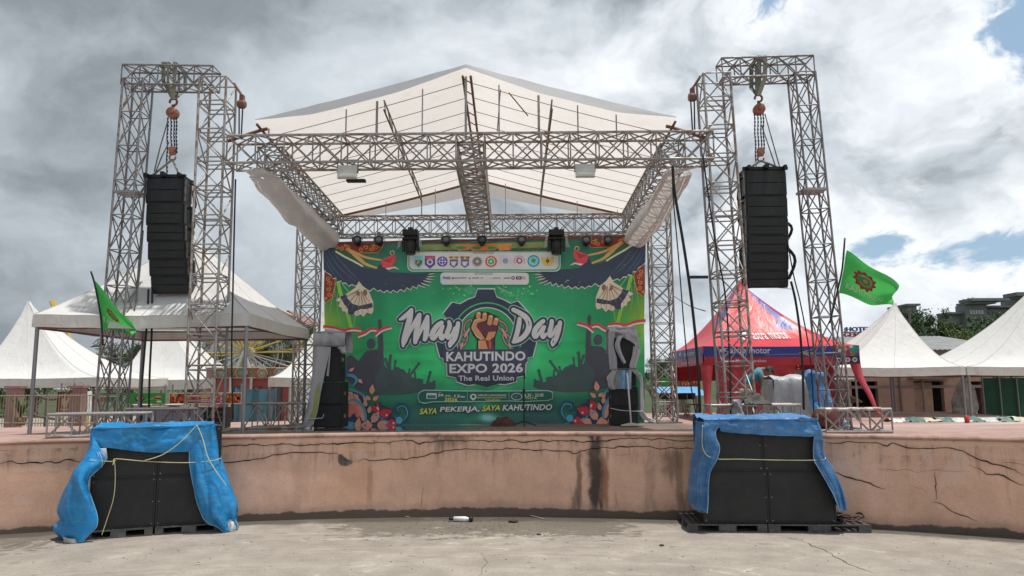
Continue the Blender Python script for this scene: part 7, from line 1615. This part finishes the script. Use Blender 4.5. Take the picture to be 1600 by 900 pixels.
# ------------------------------------------------------------------ buildings and fairground behind
PINKW = simple('faded_pink_render', (.46, .28, .22), .85, 0, .15, 1.2, .2, 20, dirt=(.28, .18, .15), dirt_amt=.5); GREYW = simple('dark_grey_green_render', (.20, .215, .215), .8, 0, .12, .5); DARKW = simple('dark_opening', (.03, .027, .026), .8); TINR = simple('grey_corrugated_roof', (.30, .32, .32), .45, .3, .2, 1.2, dirt=(.22, .16, .12), dirt_amt=.5); BROWNW = simple('brown_grey_wall', (.22, .18, .17), .85, 0, .15, 1)
def fbox(mb, x0, x1, y0, y1, z0, z1): return mb.box(((x0 + x1) / 2, (y0 + y1) / 2, (z0 + z1) / 2), (x1 - x0, y1 - y0, z1 - z0))
YM = 33.0
mk = thing('market_building', 'low pink market building with dark doorways under the right tents', 'building', (P(1410, 640, YM).x, YM + 3, .22))
xl, xr = P(1262, 600, YM).x, P(1552, 600, YM).x; zt_ = P(1500, 548, YM).z; zb = .22
ops = [(P(a, 600, YM).x, P(b, 600, YM).x, P(a, 596, YM).z) for a, b in ((1330, 1371), (1427, 1474), (1512, 1536))]
mb = MB(); cur = xl
for a_, b_, z_ in ops: fbox(mb, cur, a_, YM, YM + .25, zb, zt_); fbox(mb, a_, b_, YM + .002, YM + .25, z_, zt_ - .003); cur = b_
fbox(mb, cur, xr, YM, YM + .25, zb, zt_); fbox(mb, xl, xl + .25, YM + .25, YM + 6, zb, zt_ - .004); fbox(mb, xr - .25, xr, YM + .25, YM + 6, zb, zt_ - .004); mb.build('wall', PINKW, mk)
mb = MB(); fbox(mb, xl + .25, xr - .25, YM + 1.6, YM + 1.8, zb, zt_ - .05); mb.build('dark_interior', DARKW, mk)
mb = MB(); fbox(mb, xl + .3, xr - .3, YM - .02, YM, P(1500, 574, YM).z - .9, P(1500, 574, YM).z - .78); mb.build('string_course', BROWNW, mk)
a_, b_, z_ = ops[1]; mb = MB(); fbox(mb, a_, a_ + .85, YM + .06, YM + .12, zb, z_ - .05); mb.build('door', simple('tan_door', (.40, .26, .19), .7), mk)
mb = MB(); fbox(mb, a_ - .25, b_ + .2, YM - .5, YM + .0, z_ + .1, z_ + .16); mb.build('door_canopy', BROWNW, mk)
for px in (1405, 1440, 1508): x = P(px, 600, YM).x; bar('downpipe', (x, YM - .08, zb), (x, YM - .08, zt_), .05, BROWNW, mk, 8)
rx0, rx1 = P(1440, 530, 33).x, P(1556, 530, 33).x; n = 90; z0, z1 = P(1500, 547, YM - .4).z, P(1500, 526, 39).z
mb = MB(); mb.grid([[(rx0 - 5.5 + (rx1 - rx0 + 6.5) * i / n, YM - .5 + 6.5 * j, z0 + (z1 - z0) * j + .035 * (i % 2)) for i in range(n + 1)] for j in (0, 1)]); mb.build('corrugated_roof', TINR, mk, False, .02)
mb = MB(); fbox(mb, P(1455, 560, YM).x, P(1545, 560, YM).x, YM - .10, YM - .003, P(1500, 572, YM).z, zt_ + .04); mb.build('upper_wall', BROWNW, mk)
sh_ = thing('old_shed', 'grey roofed shed with beams seen beside the slim right gantry tower', 'shed', (P(1300, 620, 31).x, 31, .22))
for px in (1262, 1292, 1322): x = P(px, 600, 31).x; bar('post', (x, 31, .22), (x, 31, P(px, 588, 31).z), .07, BROWNW, sh_, 4)
mb = MB(); x0, x1 = P(1255, 590, 31).x, P(1333, 590, 31).x; mb.grid([[(x0 + (x1 - x0) * i / 24, 30.6 + 2.4 * j, P(1300, 594, 31).z + .5 * j + .03 * (i % 2)) for i in range(25)] for j in (0, 1)]); mb.build('tin_roof', TINR, sh_, False, .02)
mb = MB(); fbox(mb, x0, x1, 32.3, 32.5, .22, P(1300, 594, 31).z); mb.build('back_wall', BROWNW, sh_)
mb = MB(); fbox(mb, x0, x0 + 1.0, 31.1, 31.15, P(1280, 615, 31).z, P(1280, 605, 31).z); mb.build('hatch', simple('grey_board', (.3, .3, .29), .7), sh_)
for k in range(7): q = R(150 + k * 11); c = Vector((P(1325, 622, 27).x, 27.2, P(1325, 622, 27).z)); bar('palm_rib', c + Vector((.6, 0, -.15)), c + Vector((.6 + 1.0 * math.cos(q), .1 * k, .45 * math.sin(q) + .1)), .03, simple('dry_palm', (.30, .23, .15), .8) if k == 0 else bpy.data.materials['dry_palm'], sh_, 4)
gs = thing('green_net_fence', 'dark green net fence under the tent at the right edge', 'fence', (P(1570, 640, 29).x, 29.5, .22)); x0, x1 = P(1533, 600, 29.5).x, P(1640, 600, 29.5).x
mb = MB(); mb.grid([[(x0 + (x1 - x0) * i / 20, 29.5 + .06 * nz(i * .6, j), .25 + 2.5 * j / 6) for i in range(21)] for j in range(7)]); mb.build('net', simple('green_shade_net', (.03, .10, .065), .8, 0, .2, 2, transl=.2), gs, True)
for k in range(5): x = x0 + (x1 - x0) * k / 4; bar('post', (x, 29.42, .22), (x, 29.42, 2.85), .035, PIPE, gs, 6)
wb = thing('wrapped_bundle', 'pale grey wrapped bundle between the two right tents', 'bundle', (P(1517, 640, 28).x, 28.2, .22)); c = Vector((P(1517, 640, 28).x, 28.3, .22))
mb = MB(); mb.grid(loft([[c + Vector((r * math.cos(q), r * math.sin(q), z)) for q in [2 * math.pi * k / 9 for k in range(10)]] for z, r in ((0, .42), (.8, .45), (1.6, .40), (2.2, .30), (2.5, .05))], 30, 18, .10, 2.5, 3)); mb.build('wrapping', simple('mottled_grey_wrap', (.34, .33, .31), .8, 0, .45, 5), wb, True)
# hotel sign
hs = thing('hotel_sign', 'rooftop hotel sign of blue and red letters behind the right white tent', 'sign', P(1336, 535, 58))
for body, y0, y1, x0_, x1_, c in (('HOTEL', 510.5, 518, 1323, 1361, (.03, .10, .34)), ('GEMBIRA', 519.5, 526, 1319, 1370, (.30, .07, .06))):
    vs, tr, _ = text_tris(body, .03); a_, b_ = P(x0_, y1, 58), P(x1_, y0, 58); mb = MB()
    V = [Vector((a_.x + (b_.x - a_.x) * u, 58, a_.z + (b_.z - a_.z) * v_)) for u, v_ in vs]; n_ = len(V); mb.add(V + [v_ + Vector((0, .15, 0)) for v_ in V], [t_ for t_ in tr] + [tuple(i + n_ for i in t_)[::-1] for t_ in tr]); mb.build('lettering', simple('sign_letter_%s' % body.lower(), c, .5), hs)
bar('frame_rail', P(1316, 519, 58.2), P(1372, 519, 58.2), .06, STEEL_DK, hs, 4); bar('frame_rail', P(1316, 527, 58.2), P(1372, 527, 58.2), .06, STEEL_DK, hs, 4)
for px in (1320, 1345, 1368): bar('frame_post', P(px, 512, 58.2), (P(px, 512, 58.2).x, 58.2, 4.0), .06, STEEL_DK, hs, 4)
hb_ = thing('brown_roofed_house', 'brown roofed house under the hotel sign', 'house', (P(1335, 560, 58).x, 62, 1.0)); x0, x1 = P(1296, 540, 58).x, P(1375, 540, 58).x; zw = P(1330, 545, 58).z
mb = MB(); fbox(mb, x0, x1, 59, 66, .5, zw); mb.build('wall', BROWNW, hb_); mb = MB(); mb.prism([(x0 - .6, 58.4, zw), (x0 - .6, 66.6, zw), (x0 - .6, 62.5, P(1330, 529, 62).z)], (x1 - x0 + 1.2, 0, 0)); mb.build('roof', simple('dark_brown_tiles', (.085, .055, .045), .8), hb_)
# hilltop building
YH = 112.0
hl = thing('hilltop_building', 'dark grey flat roofed building on the wooded hill at the right', 'building', (P(1540, 520, YH).x, YH + 5, 8))
def hx(px, py): return P(px, py, YH)
def hblock(nm, a, b, yt, yb, dy, dep, mat=GREYW): q0, q1 = hx(a, yb), hx(b, yt); mb = MB(); fbox(mb, q0.x, q1.x, YH + dy, YH + dy + dep, q0.z - 6, q1.z); mb.build(nm, mat, hl)
hblock('wall', 1487, 1510, 489, 505, 1.2, 2.5); hblock('tower_wall', 1510, 1541, 476, 505, 0, 2.5); hblock('wall', 1541, 1588, 481, 505, 1.0, 2.5); hblock('tower_wall', 1586, 1630, 466, 505, .4, 2.5)
for a, b, yt, yb, dy in ((1484, 1512, 487, 490, .4), (1504, 1562, 468, 472.5, -2.2), (1506, 1548, 472.5, 476, -1.2), (1540, 1590, 477, 480.5, 0), (1578, 1640, 458, 464, -1.6), (1583, 1636, 464, 466.5, -.6)):
    q0, q1 = hx(a, yb), hx(b, yt); mb = MB(); fbox(mb, q0.x, q1.x, YH + dy, YH + dy + 3.2, q0.z, q1.z); mb.build('flat_roof', simple('roof_slab', (.21, .22, .225), .8) if a == 1484 else bpy.data.materials['roof_slab'], hl)
PANE = simple('pale_window_pane', (.42, .44, .45), .2)
for k in range(5):
    q0, q1 = hx(1515.5 + k * 4.4, 491), hx(1518.3 + k * 4.4, 484.5); mb = MB(); fbox(mb, q0.x, q1.x, YH - .06, YH - .003, q0.z, q1.z); fr_ = mb.build('window', PANE, hl); mb = MB(); fbox(mb, q0.x - .04, q1.x + .04, YH - .12, YH - .06, q0.z - .10, q0.z - .02); mb.build('sill', GREYW, fr_)
for k in range(4): q0, q1 = hx(1548 + k * 9, 492), hx(1552 + k * 9, 486); mb = MB(); fbox(mb, q0.x, q1.x, YH + .94, YH + .997, q0.z, q1.z); mb.build('window', simple('dark_pane', (.06, .07, .07), .2) if k == 0 else bpy.data.materials['dark_pane'], hl)
for px in (1430, 1425): pass
tree('little tree standing behind the roof of the hilltop building', 1514, 461, 124, 20, 12.0, 4)
hb2 = thing('hill_house', 'small dark house roof poking above the trees left of the hilltop building', 'house', P(1426, 490, 90)); q0, q1 = P(1420, 500, 90), P(1432, 478, 90); mb = MB(); fbox(mb, q0.x, q1.x, 90, 94, q0.z - 4, q1.z); mb.build('wall', GREYW, hb2); mb = MB(); fbox(mb, q0.x - .3, q1.x + .3, 89.6, 94.4, q1.z, q1.z + .25); mb.build('flat_roof', bpy.data.materials['roof_slab'], hb2)
bar('pole', P(1421, 530, 70), P(1421, 484, 70), .12, BROWNW, thing('street_lamp', 'thin lamp post among the trees behind the right white tent', 'lamp post', P(1421, 530, 70)), 6)
_lp = [o for o in C.objects if o.name.startswith('street_lamp')][0]; mb = MB(); mb.box(P(1418.5, 485, 70), (.5, .2, .12)); mb.build('lamp_arm', BROWNW, _lp)
# ---- left: fairground
YW = 36.0; hub = P(387, 551, YW)
fw = thing('spoked_ride_wheel', 'yellow and grey spoked fairground wheel behind the left tower', 'fairground ride', (hub.x, YW, .22))
YEL = simple('yellow_ride_paint', (.50, .36, .09), .5, 0, .2, 3); GREYP = simple('grey_ride_paint', (.42, .41, .38), .5, 0, .2, 3); RW = 2.55
mb = MB(); mb.lathe(hub, [(.02, -.3), (.28, -.3), (.28, .3), (.02, .3)], 14, Matrix.Rotation(R(90), 3, 'X')); mb.build('hub', GREYP, fw)
for dy in (-.35, .35):
    for k in range(20):
        q = 2 * math.pi * (k + (.25 if dy > 0 else 0)) / 20; bar('spoke', hub + Vector((.25 * math.cos(q), dy, .25 * math.sin(q))), hub + Vector((RW * math.cos(q), dy, RW * math.sin(q))), .034, YEL if math.sin(q) > -.15 else GREYP, fw, 6)
    mb = MB(); mb.tube([hub + Vector((RW * math.cos(q), dy, RW * math.sin(q))) for q in [2 * math.pi * k / 40 for k in range(41)]], .04, 6); mb.build('rim', YEL, fw, True)
    mb = MB(); mb.tube([hub + Vector((1.6 * math.cos(q), dy, 1.6 * math.sin(q))) for q in [2 * math.pi * k / 40 for k in range(41)]], .022, 6); mb.build('inner_rim', GREYP, fw, True)
for s in (-1, 1): bar('support_leg', hub + Vector((0, -.5, 0)), Vector((hub.x + s * 1.5, YW - .5, .22)), .09, GREYP, fw, 6); bar('support_leg', hub + Vector((0, .5, 0)), Vector((hub.x + s * 1.5, YW + .5, .22)), .09, GREYP, fw, 6)
CREAM = simple('cream_ride_paint', (.55, .45, .33), .6, 0, .2, 3)
for k in range(8):
    q = 2 * math.pi * (k / 8 + .005); c = hub + Vector((RW * math.cos(q), 0, RW * math.sin(q) - .35)); mb = MB()
    mb.box(c + Vector((0, 0, -.28)), (.62, .6, .34)); 
    for sx_ in (-.28, .28):
        for sy_ in (-.27, .27): mb.box(c + Vector((sx_, sy_, .08)), (.035, .035, .45))
    mb.prism([c + Vector((-.4, -.38, .30)), c + Vector((.4, -.38, .30)), c + Vector((0, -.38, .50))], (0, .76, 0)); mb.build('gondola', CREAM if k % 2 else simple('peach_gondola_%d' % k, (.52, .30, .2), .6), fw)
fc = thing('fairground_facade', 'ornate red fairground front with gold scallops and oval medallions', 'fairground facade', (P(400, 610, 31.5).x, 31.5, .22)); YF2 = 31.5
def fpt(px, py): return P(px, py, YF2)
FRED = simple('faded_red_front', (.33, .085, .075), .6, 0, .2, 2); GOLD = simple('gold_trim', (.34, .22, .12), .5); PALEG = simple('pale_green_medallion', (.22, .28, .22), .6, 0, .4, 3)
FP = simple('pink_front_panel', (.42, .20, .17), .6, 0, .25, 2)
a_, b_ = fpt(322, 590), fpt(462, 575); mb = MB(); fbox(mb, a_.x, b_.x, YF2, YF2 + .1, a_.z, b_.z); mb.build('fascia', FP, fc)
a_, b_ = fpt(330, 640), fpt(460, 590); mb = MB(); fbox(mb, a_.x, b_.x, YF2 + .05, YF2 + .12, .22, b_.z - .004); mb.build('back_panel', FRED, fc)
for px, r, m_ in ((378, .30, PALEG), (411, .24, simple('white_medallion', (.32, .36, .30), .6)), (438, .28, simple('blue_grey_medallion', (.34, .38, .46), .6, 0, .4, 6)), (345, .28, PALEG)):
    c = fpt(px, 583); rot = Matrix.Rotation(R(90), 3, 'X'); mb = MB(); mb.lathe(c + Vector((0, -.03, 0)), [(.02, .0), (r * .72, 0), (r * .72, .04), (.02, .05)], 20, rot); md_ = mb.build('medallion', m_, fc, True); mb = MB(); mb.tube([c + Vector((r * .8 * math.cos(q) * (1 + .06 * math.cos(6 * q)), -.06, r * .72 * math.sin(q) * (1 + .06 * math.cos(6 * q)))) for q in [2 * math.pi * i / 36 for i in range(37)]], .045, 6); mb.build('medallion_frame', GOLD, fc, True)
for yy in (575, 590): mb = MB(); mb.tube([fpt(322 + 140 * i / 40, yy + (1.2 * abs(math.sin(i * .55)) if yy > 580 else 0)) + Vector((0, -.05, 0)) for i in range(41)], .035, 6); mb.build('gold_moulding', GOLD, fc, True)
for px in (338, 361, 394, 424, 452): 
    for s in (-1, 1): bar('lattice_strip', fpt(px - 6, 577 if s > 0 else 588) + Vector((0, -.03 - .01 * s, 0)), fpt(px + 6, 588 if s > 0 else 577) + Vector((0, -.03 - .01 * s, 0)), .028, GOLD, fc, 4)
for px in (335, 362, 394, 424, 455): bar('column', fpt(px, 590) + Vector((0, -.12, 0)), Vector((fpt(px, 590).x, YF2 - .12, .22)), .06, simple('pale_column', (.46, .44, .40), .6) if px == 335 else bpy.data.materials['pale_column'], fc, 8)
for px in (370, 402, 434): mb = MB(); a_, b_ = fpt(px - 6, 600), fpt(px + 6, 592); fbox(mb, a_.x, b_.x, YF2 - .02, YF2 + .045, .3, b_.z - .3); mb.build('niche_panel', simple('dark_teal_panel_%d' % px, (.08, .10, .11) if px != 402 else (.22, .05, .05), .6), fc)
bs = thing('blue_sheet_screen', 'light blue painted sheet hung before the fairground front', 'screen', (P(397, 630, 28).x, 28, .22)); a_, b_ = P(366, 652, 28), P(430, 608, 28)
mb = MB(); mb.grid([[(a_.x + (b_.x - a_.x) * i / 20, 28 + .05 * math.sin(i * .9) + .03 * nz(i, j), .4 + (b_.z - .4) * j / 8) for i in range(21)] for j in range(9)]); mb.build('sheet', simple('pale_blue_painted_sheet', (.09, .21, .27), .7, 0, .5, 1.4, stretch=(1, 1, .4)), bs, True)
for i in range(3): x = a_.x + (b_.x - a_.x) * i / 2; bar('post', (x, 28.06, .22), (x, 28.06, b_.z + .05), .035, PIPE, bs, 6)
# food stall boards
def board(label, a, b, Y, art, bg, cat='stall sign', name='stall_sign', posts=True):
    p0, p1 = P(a[0], b[1], Y), P(b[0], a[1], Y); t = thing(name, label, cat, ((p0.x + p1.x) / 2, Y, .22)); mb = MB(); fbox(mb, p0.x, p1.x, Y, Y + .06, p0.z, p1.z); mb.build('board', simple(name + '_back_%d' % int(a[0]), (.3, .3, .3), .7), t)
    A2 = Art(1.0); A2.poly([(0, 0), (1, 0), (1, 1), (0, 1)], bg); A2.up(); art(A2); A2.mesh('printed_face', lambda u, v, lift=0.0: Vector((p0.x + (p1.x - p0.x) * u, Y - .008 - lift, p1.z + (p0.z - p1.z) * v)), PRINT, t, .004, .6)
    if posts:
        for x in (p0.x + .06, p1.x - .06): bar('post', (x, Y + .1, .22), (x, Y + .1, p1.z + .3), .035, PIPE, t, 6)
    return t
rs = random.Random(8)
def food(a, x0, x1, cols, n=40):
    for k in range(n): a.disc(rs.uniform(x0 + .02, x1 - .02), rs.uniform(.2, .8), rs.uniform(.012, .022), rs.choice(cols), rs.uniform(.10, .18)); a.up() if k % 12 == 11 else None
ORN = [(196, 100, 50), (214, 140, 70), (170, 70, 36), (226, 160, 90), (120, 44, 30)]
board('green food stall board with a dark bowl and a hand, behind the left tower', (196, 614), (259, 631), 27, lambda a: (a.disc(.36, .5, .12, (70, 56, 44), .36), a.up(), a.disc(.36, .46, .09, (170, 150, 110), .22), a.disc(.82, .45, .10, (190, 140, 110), .22), a.stroke([(.5, .7), (.7, .5), (.98, .55)], .10, (130, 190, 90)), a.disc(.85, .8, .07, (210, 210, 190), .1)), (56, 140, 62))
board('green and white far stall board left of the slim gantry tower', (146, 614), (192, 628), 29, lambda a: (a.poly([(.1, .2), (.9, .1), (.9, .45), (.1, .5)], (200, 210, 196)), a.poly([(0, .7), (.4, .62), (.4, 1), (0, 1)], (196, 90, 60))), (66, 130, 80))
def redb(a):
    a.poly([(0, 0), (1, 0), (1, 1), (0, 1)], (210, 204, 196)); a.up(); a.poly([(.01, .08), (.34, .08), (.34, .9), (.01, .9)], (140, 52, 34)); a.poly([(.34, .08), (.71, .08), (.71, .9), (.34, .9)], (190, 36, 60)); a.poly([(.73, .08), (.99, .08), (.99, .9), (.73, .9)], (150, 60, 40)); a.up(); food(a, .01, .34, ORN); food(a, .74, .98, ORN, 26); a.up()
    a.poly([(.42, .2), (.50, .14), (.66, .22), (.68, .45), (.58, .40), (.45, .46)], (220, 190, 60)); a.text('GEROT', (.44, .52, .65, .82), (230, 222, 222), .03)
board('red fried food stall board with orange food pictures, left of the front tower', (264, 613), (378, 632), 27, redb, (200, 40, 60))
board('red food picture board seen through the red tent', (1060, 588), (1090, 604), 34, lambda a: food(a, 0, 1, ORN, 40), (150, 50, 36)); 
board('plain green board beyond the red tent, right of the backdrop', (1034, 590), (1046, 604), 36, lambda a: a.poly([(0, .8), (1, .8), (1, 1), (0, 1)], (60, 130, 70)), (50, 150, 70))
bt2 = thing('blue_awning', 'low bright blue awning beyond the red tent', 'awning', (P(1062, 615, 33).x, 33, .22)); a_, b_ = P(1030, 618, 32.5), P(1090, 604, 34); mb = MB(); mb.grid([[(a_.x + (b_.x - a_.x) * i / 12, 32 + 2 * j, a_.z + (b_.z - a_.z) * j + .02 * nz(i, j)) for i in range(13)] for j in (0, .5, 1)]); mb.build('awning_sheet', simple('light_blue_awning', (.13, .36, .62), .5), bt2, True)
for px in (1033, 1060, 1088): x = P(px, 610, 32.5).x; bar('post', (x, 32.2, .22), (x, 32.2, a_.z), .03, PIPE, bt2, 6)
# counter with pale cloths behind the left tower
ct = thing('stall_counter', 'stall counter wrapped in pale lilac cloths behind the left tower', 'counter', (P(275, 655, 20.8).x, 21, fz(21))); CLOTH = simple('pale_lilac_cloth', (.36, .36, .42), .8, 0, .12, 3, .4, 6)
for i in range(4):
    a_, b_ = P(212 + 28 * i, 660, 20.8), P(239 + 28 * i, 637, 20.8); mb = MB(); mb.grid([[(a_.x + (b_.x - a_.x) * j / 8, 20.8 - .03 * math.sin(j * 1.4 + i), fz(21) + .02 + (b_.z - fz(21)) * k / 4) for j in range(9)] for k in range(5)]); mb.build('cloth_panel', CLOTH, ct, True)
a_, b_ = P(210, 637, 20.8), P(326, 637, 20.8); mb = MB(); fbox(mb, a_.x, b_.x, 20.82, 21.5, a_.z - .04, a_.z + .02); mb.build('counter_top', WOOD, ct)
for i in range(4): x = a_.x + .1 + (b_.x - a_.x - .2) * i / 3; bar('leg', (x, 21.4, fz(21)), (x, 21.4, a_.z - .04), .03, PIPE, ct, 6)
for i, (px, lab) in enumerate(((222, 'left white dish on the lilac stall counter'), (272, 'right white dish on the lilac stall counter'))): c = P(px, 634, 21.1); c.z = P(210, 637, 20.8).z + .02; mb = MB(); mb.lathe(c, [(.1, 0), (.14, .01), (.26, .06), (.25, .065), (.12, .02), (.01, .02)], 16); tag(mb.build('serving_dish', LITTER, None, True), lab, 'dish')
cr_ = thing('dark_crate', 'dark crate at the right end of the lilac counter', 'crate', (P(335, 655, 20.5).x, 20.6, fz(20.6))); c = Vector((P(335, 655, 20.5).x, 20.7, fz(20.6)))
for k in range(4): mb = MB(); mb.box(c + Vector((0, -.2, .08 + .14 * k)), (.55, .02, .11)); mb.build('slat', BLACK, cr_); mb = MB(); mb.box(c + Vector((0, .2, .08 + .14 * k)), (.55, .02, .11)); mb.build('slat', BLACK, cr_)
for s in (-1, 1): mb = MB(); mb.box(c + Vector((s * .285, 0, .29)), (.02, .42, .56)); mb.build('end_panel', BLACK, cr_)
# barrier, gate and fence on the far left
fe = thing('fairground_fence', 'pale fairground fence under the far left tent', 'fence', (P(70, 650, 23.5).x, 23.6, fz(23))); FENCE = simple('pale_yellow_rail', (.30, .28, .20), .7, 0, .3, 2)
a_, b_ = P(-30, 640, 23.6), P(165, 640, 23.6); zb = fz(23.6)
for z_ in (.1, .95): bar('rail', (a_.x, 23.6, zb + z_), (b_.x, 23.6, zb + z_), .02, FENCE, fe, 6)
for k in range(46): x = a_.x + (b_.x - a_.x) * k / 45; bar('picket', (x, 23.6, zb), (x, 23.6, zb + 1.0), .012 if k % 6 else .03, FENCE, fe, 4)
PKP = simple('faded_pink_paint', (.34, .19, .18), .7, 0, .25, 2)
for px, lab in ((22, 'leftmost faded pink pillar under the far left tent'), (121, 'faded pink pillar beside the white hanging sheet')):
    x = P(px, 640, 25).x; t = thing('pink_pillar', lab, 'pillar', (x, 25, .3), 'pink pillars'); mb = MB(); mb.box((x, 25, 1.45), (.42, .3, 2.3)); mb.build('shaft', PKP, t); mb = MB(); mb.box((x, 25, 2.64), (.52, .4, .08)); mb.build('cap', PKP, t); mb = MB(); mb.box((x, 25, .34), (.52, .4, .10)); mb.build('plinth', PKP, t)
board('maroon and cream painted ride panel under the far left tent', (88, 612), (116, 646), 26, lambda a: (a.poly([(.12, .08), (.88, .08), (.88, .92), (.12, .92)], (150, 84, 66)), a.up(), a.poly([(.3, .25), (.42, .2), (.45, .42), (.6, .38), (.66, .2), (.76, .3), (.7, .55), (.6, .72), (.4, .72), (.32, .55)], (190, 178, 140)), a.poly([(.25, .78), (.75, .78), (.75, .86), (.25, .86)], (206, 180, 130))), (120, 50, 44), 'ride panel', 'ride_panel')
wsx = thing('hanging_sheet', 'white sheet hanging at the corner of the far left tent', 'sheet', P(135, 650, 25.5)); mb = MB(); mb.grid(loft([[P(126, 611, 25.5), P(129, 630, 25.5), P(133, 651, 25.3)], [P(135, 611, 25.4), P(137, 630, 25.3), P(138, 652, 25.2)], [P(143, 611, 25.5), P(142, 630, 25.5), P(141, 652, 25.4)]], 14, 8, .04, 3)); mb.build('sheet', TENT_W, wsx, True)
cable('dark hose swagged under the far left tent', [(52, 610, 24), (62, 619, 24), (80, 624, 24), (98, 620, 24), (113, 609, 24)], .05, simple('dull_hose', (.10, .09, .085), .7), None, 'hose'); cable('lower dark hose under the far left tent', [(50, 645, 23.8), (58, 650, 23.8), (72, 653, 23.8), (88, 655, 23.8)], .04, simple('dull_hose_b', (.10, .09, .085), .7), None, 'hose')
ps = thing('potted_plant', 'yellowish plant by the fence under the far left tent', 'plant', (P(26, 650, 24).x, 24, fz(24))); c = Vector((P(26, 650, 24).x, 24.2, fz(23.5)))
mb = MB(); mb.lathe(c, [(.02, 0), (.14, 0), (.18, .25), (.16, .25)], 12); mb.build('pot', simple('clay_pot', (.3, .15, .09), .8), ps, True)
for k in range(16): q = k * 2.4; l = .35 + .3 * ((k * 7) % 5) / 5; mb = MB(); d_ = Vector((math.cos(q), math.sin(q), 0)); mb.grid(loft([[c + Vector((0, 0, .25)) + d_.cross(Vector((0, 0, 1))) * .02, c + d_ * l * .5 + Vector((0, 0, .25 + l)) + d_.cross(Vector((0, 0, 1))) * .06, c + d_ * l + Vector((0, 0, .3 + l))], [c + Vector((0, 0, .25)) - d_.cross(Vector((0, 0, 1))) * .02, c + d_ * l * .5 + Vector((0, 0, .25 + l)) - d_.cross(Vector((0, 0, 1))) * .06, c + d_ * l + Vector((0, 0, .3 + l))]], 5, 2, 0, 1)); mb.build('leaf', LEAFS[2], ps, True)
# solar lamp, yellow ride arms, pale house
so = thing('solar_street_lamp', 'street lamp with a tilted solar panel at the left', 'street lamp', (P(155, 600, 40).x, 40, .22)); x = P(155, 600, 40).x; zt_ = P(155, 540, 40).z
bar('pole', (x, 40, .22), (x, 40, zt_), .06, PIPE, so, 8); bar('arm', (x, 40, zt_ - .2), P(149, 545, 40), .035, PIPE, so, 6); bar('arm', (x, 40, zt_ - .2), P(161, 545, 40), .035, PIPE, so, 6)
mb = MB(); pn = [P(141, 541, 39.6), P(157, 540, 39.6), P(165, 528, 40.6), P(152, 529, 40.6)]; mb.prism(pn, (0, .02, -.06)); mb.build('solar_panel', simple('solar_cells', (.05, .06, .08), .2), so); bar('panel_frame', pn[0], pn[2], .03, PIPE, so, 4)
for k in range(1, 4): bar('panel_frame', pn[0].lerp(pn[1], k / 4) + Vector((0, -.02, .02)), pn[3].lerp(pn[2], k / 4) + Vector((0, -.02, .02)), .02, PIPE, so, 4)
ya = thing('yellow_ride_arm', 'pair of yellow ride arms leaning behind the left marquee', 'fairground ride', (P(118, 600, 36).x, 36, .22))
bar('arm', P(80, 470, 36), P(106, 545, 36), .10, YEL, ya, 4); bar('arm', P(84, 470, 36.5), P(129, 572, 36.5), .09, YEL, ya, 4); bar('arm', P(106, 545, 36), Vector((P(118, 600, 36).x, 36, .22)), .10, YEL, ya, 4); bar('arm', P(129, 572, 36.5), Vector((P(142, 600, 36.5).x, 36.5, .22)), .09, YEL, ya, 4)
hw = thing('pale_house', 'pale house with windows behind the spoked wheel', 'house', (P(448, 560, 60).x, 63, 1)); a_, b_ = P(424, 560, 60), P(478, 512, 60); mb = MB(); fbox(mb, a_.x, b_.x, 60, 67, 0, b_.z); mb.build('wall', simple('pale_house_wall', (.50, .52, .54), .8), hw)
mb = MB(); mb.prism([(a_.x - .5, 59.5, b_.z), (b_.x + .5, 59.5, b_.z), ((a_.x + b_.x) / 2, 59.5, b_.z + 1.4)], (0, 8, 0)); mb.build('roof', simple('rose_roof', (.30, .17, .15), .8), hw)
for k in range(4): q0, q1 = P(429 + 12 * k, 533, 60), P(436 + 12 * k, 522, 60); mb = MB(); fbox(mb, q0.x, q1.x, 59.95, 59.997, q0.z, q1.z); mb.build('window', simple('blue_grey_pane', (.10, .15, .2), .2) if k == 0 else bpy.data.materials['blue_grey_pane'], hw)
hw2 = thing('pale_house', 'pale house half hidden left of the spoked wheel', 'house', (P(332, 560, 62).x, 65, 1)); a_, b_ = P(315, 560, 62), P(352, 527, 62); mb = MB(); fbox(mb, a_.x, b_.x, 62, 67, 0, b_.z); mb.build('wall', bpy.data.materials['pale_house_wall'], hw2); mb = MB(); fbox(mb, a_.x - .4, b_.x + .4, 61.6, 67.4, b_.z, b_.z + .2); mb.build('flat_roof', bpy.data.materials['roof_slab'], hw2)
for k in range(2): q0, q1 = P(321 + 14 * k, 545, 62), P(329 + 14 * k, 534, 62); mb = MB(); fbox(mb, q0.x, q1.x, 61.95, 61.997, q0.z, q1.z); mb.build('window', bpy.data.materials['blue_grey_pane'], hw2)
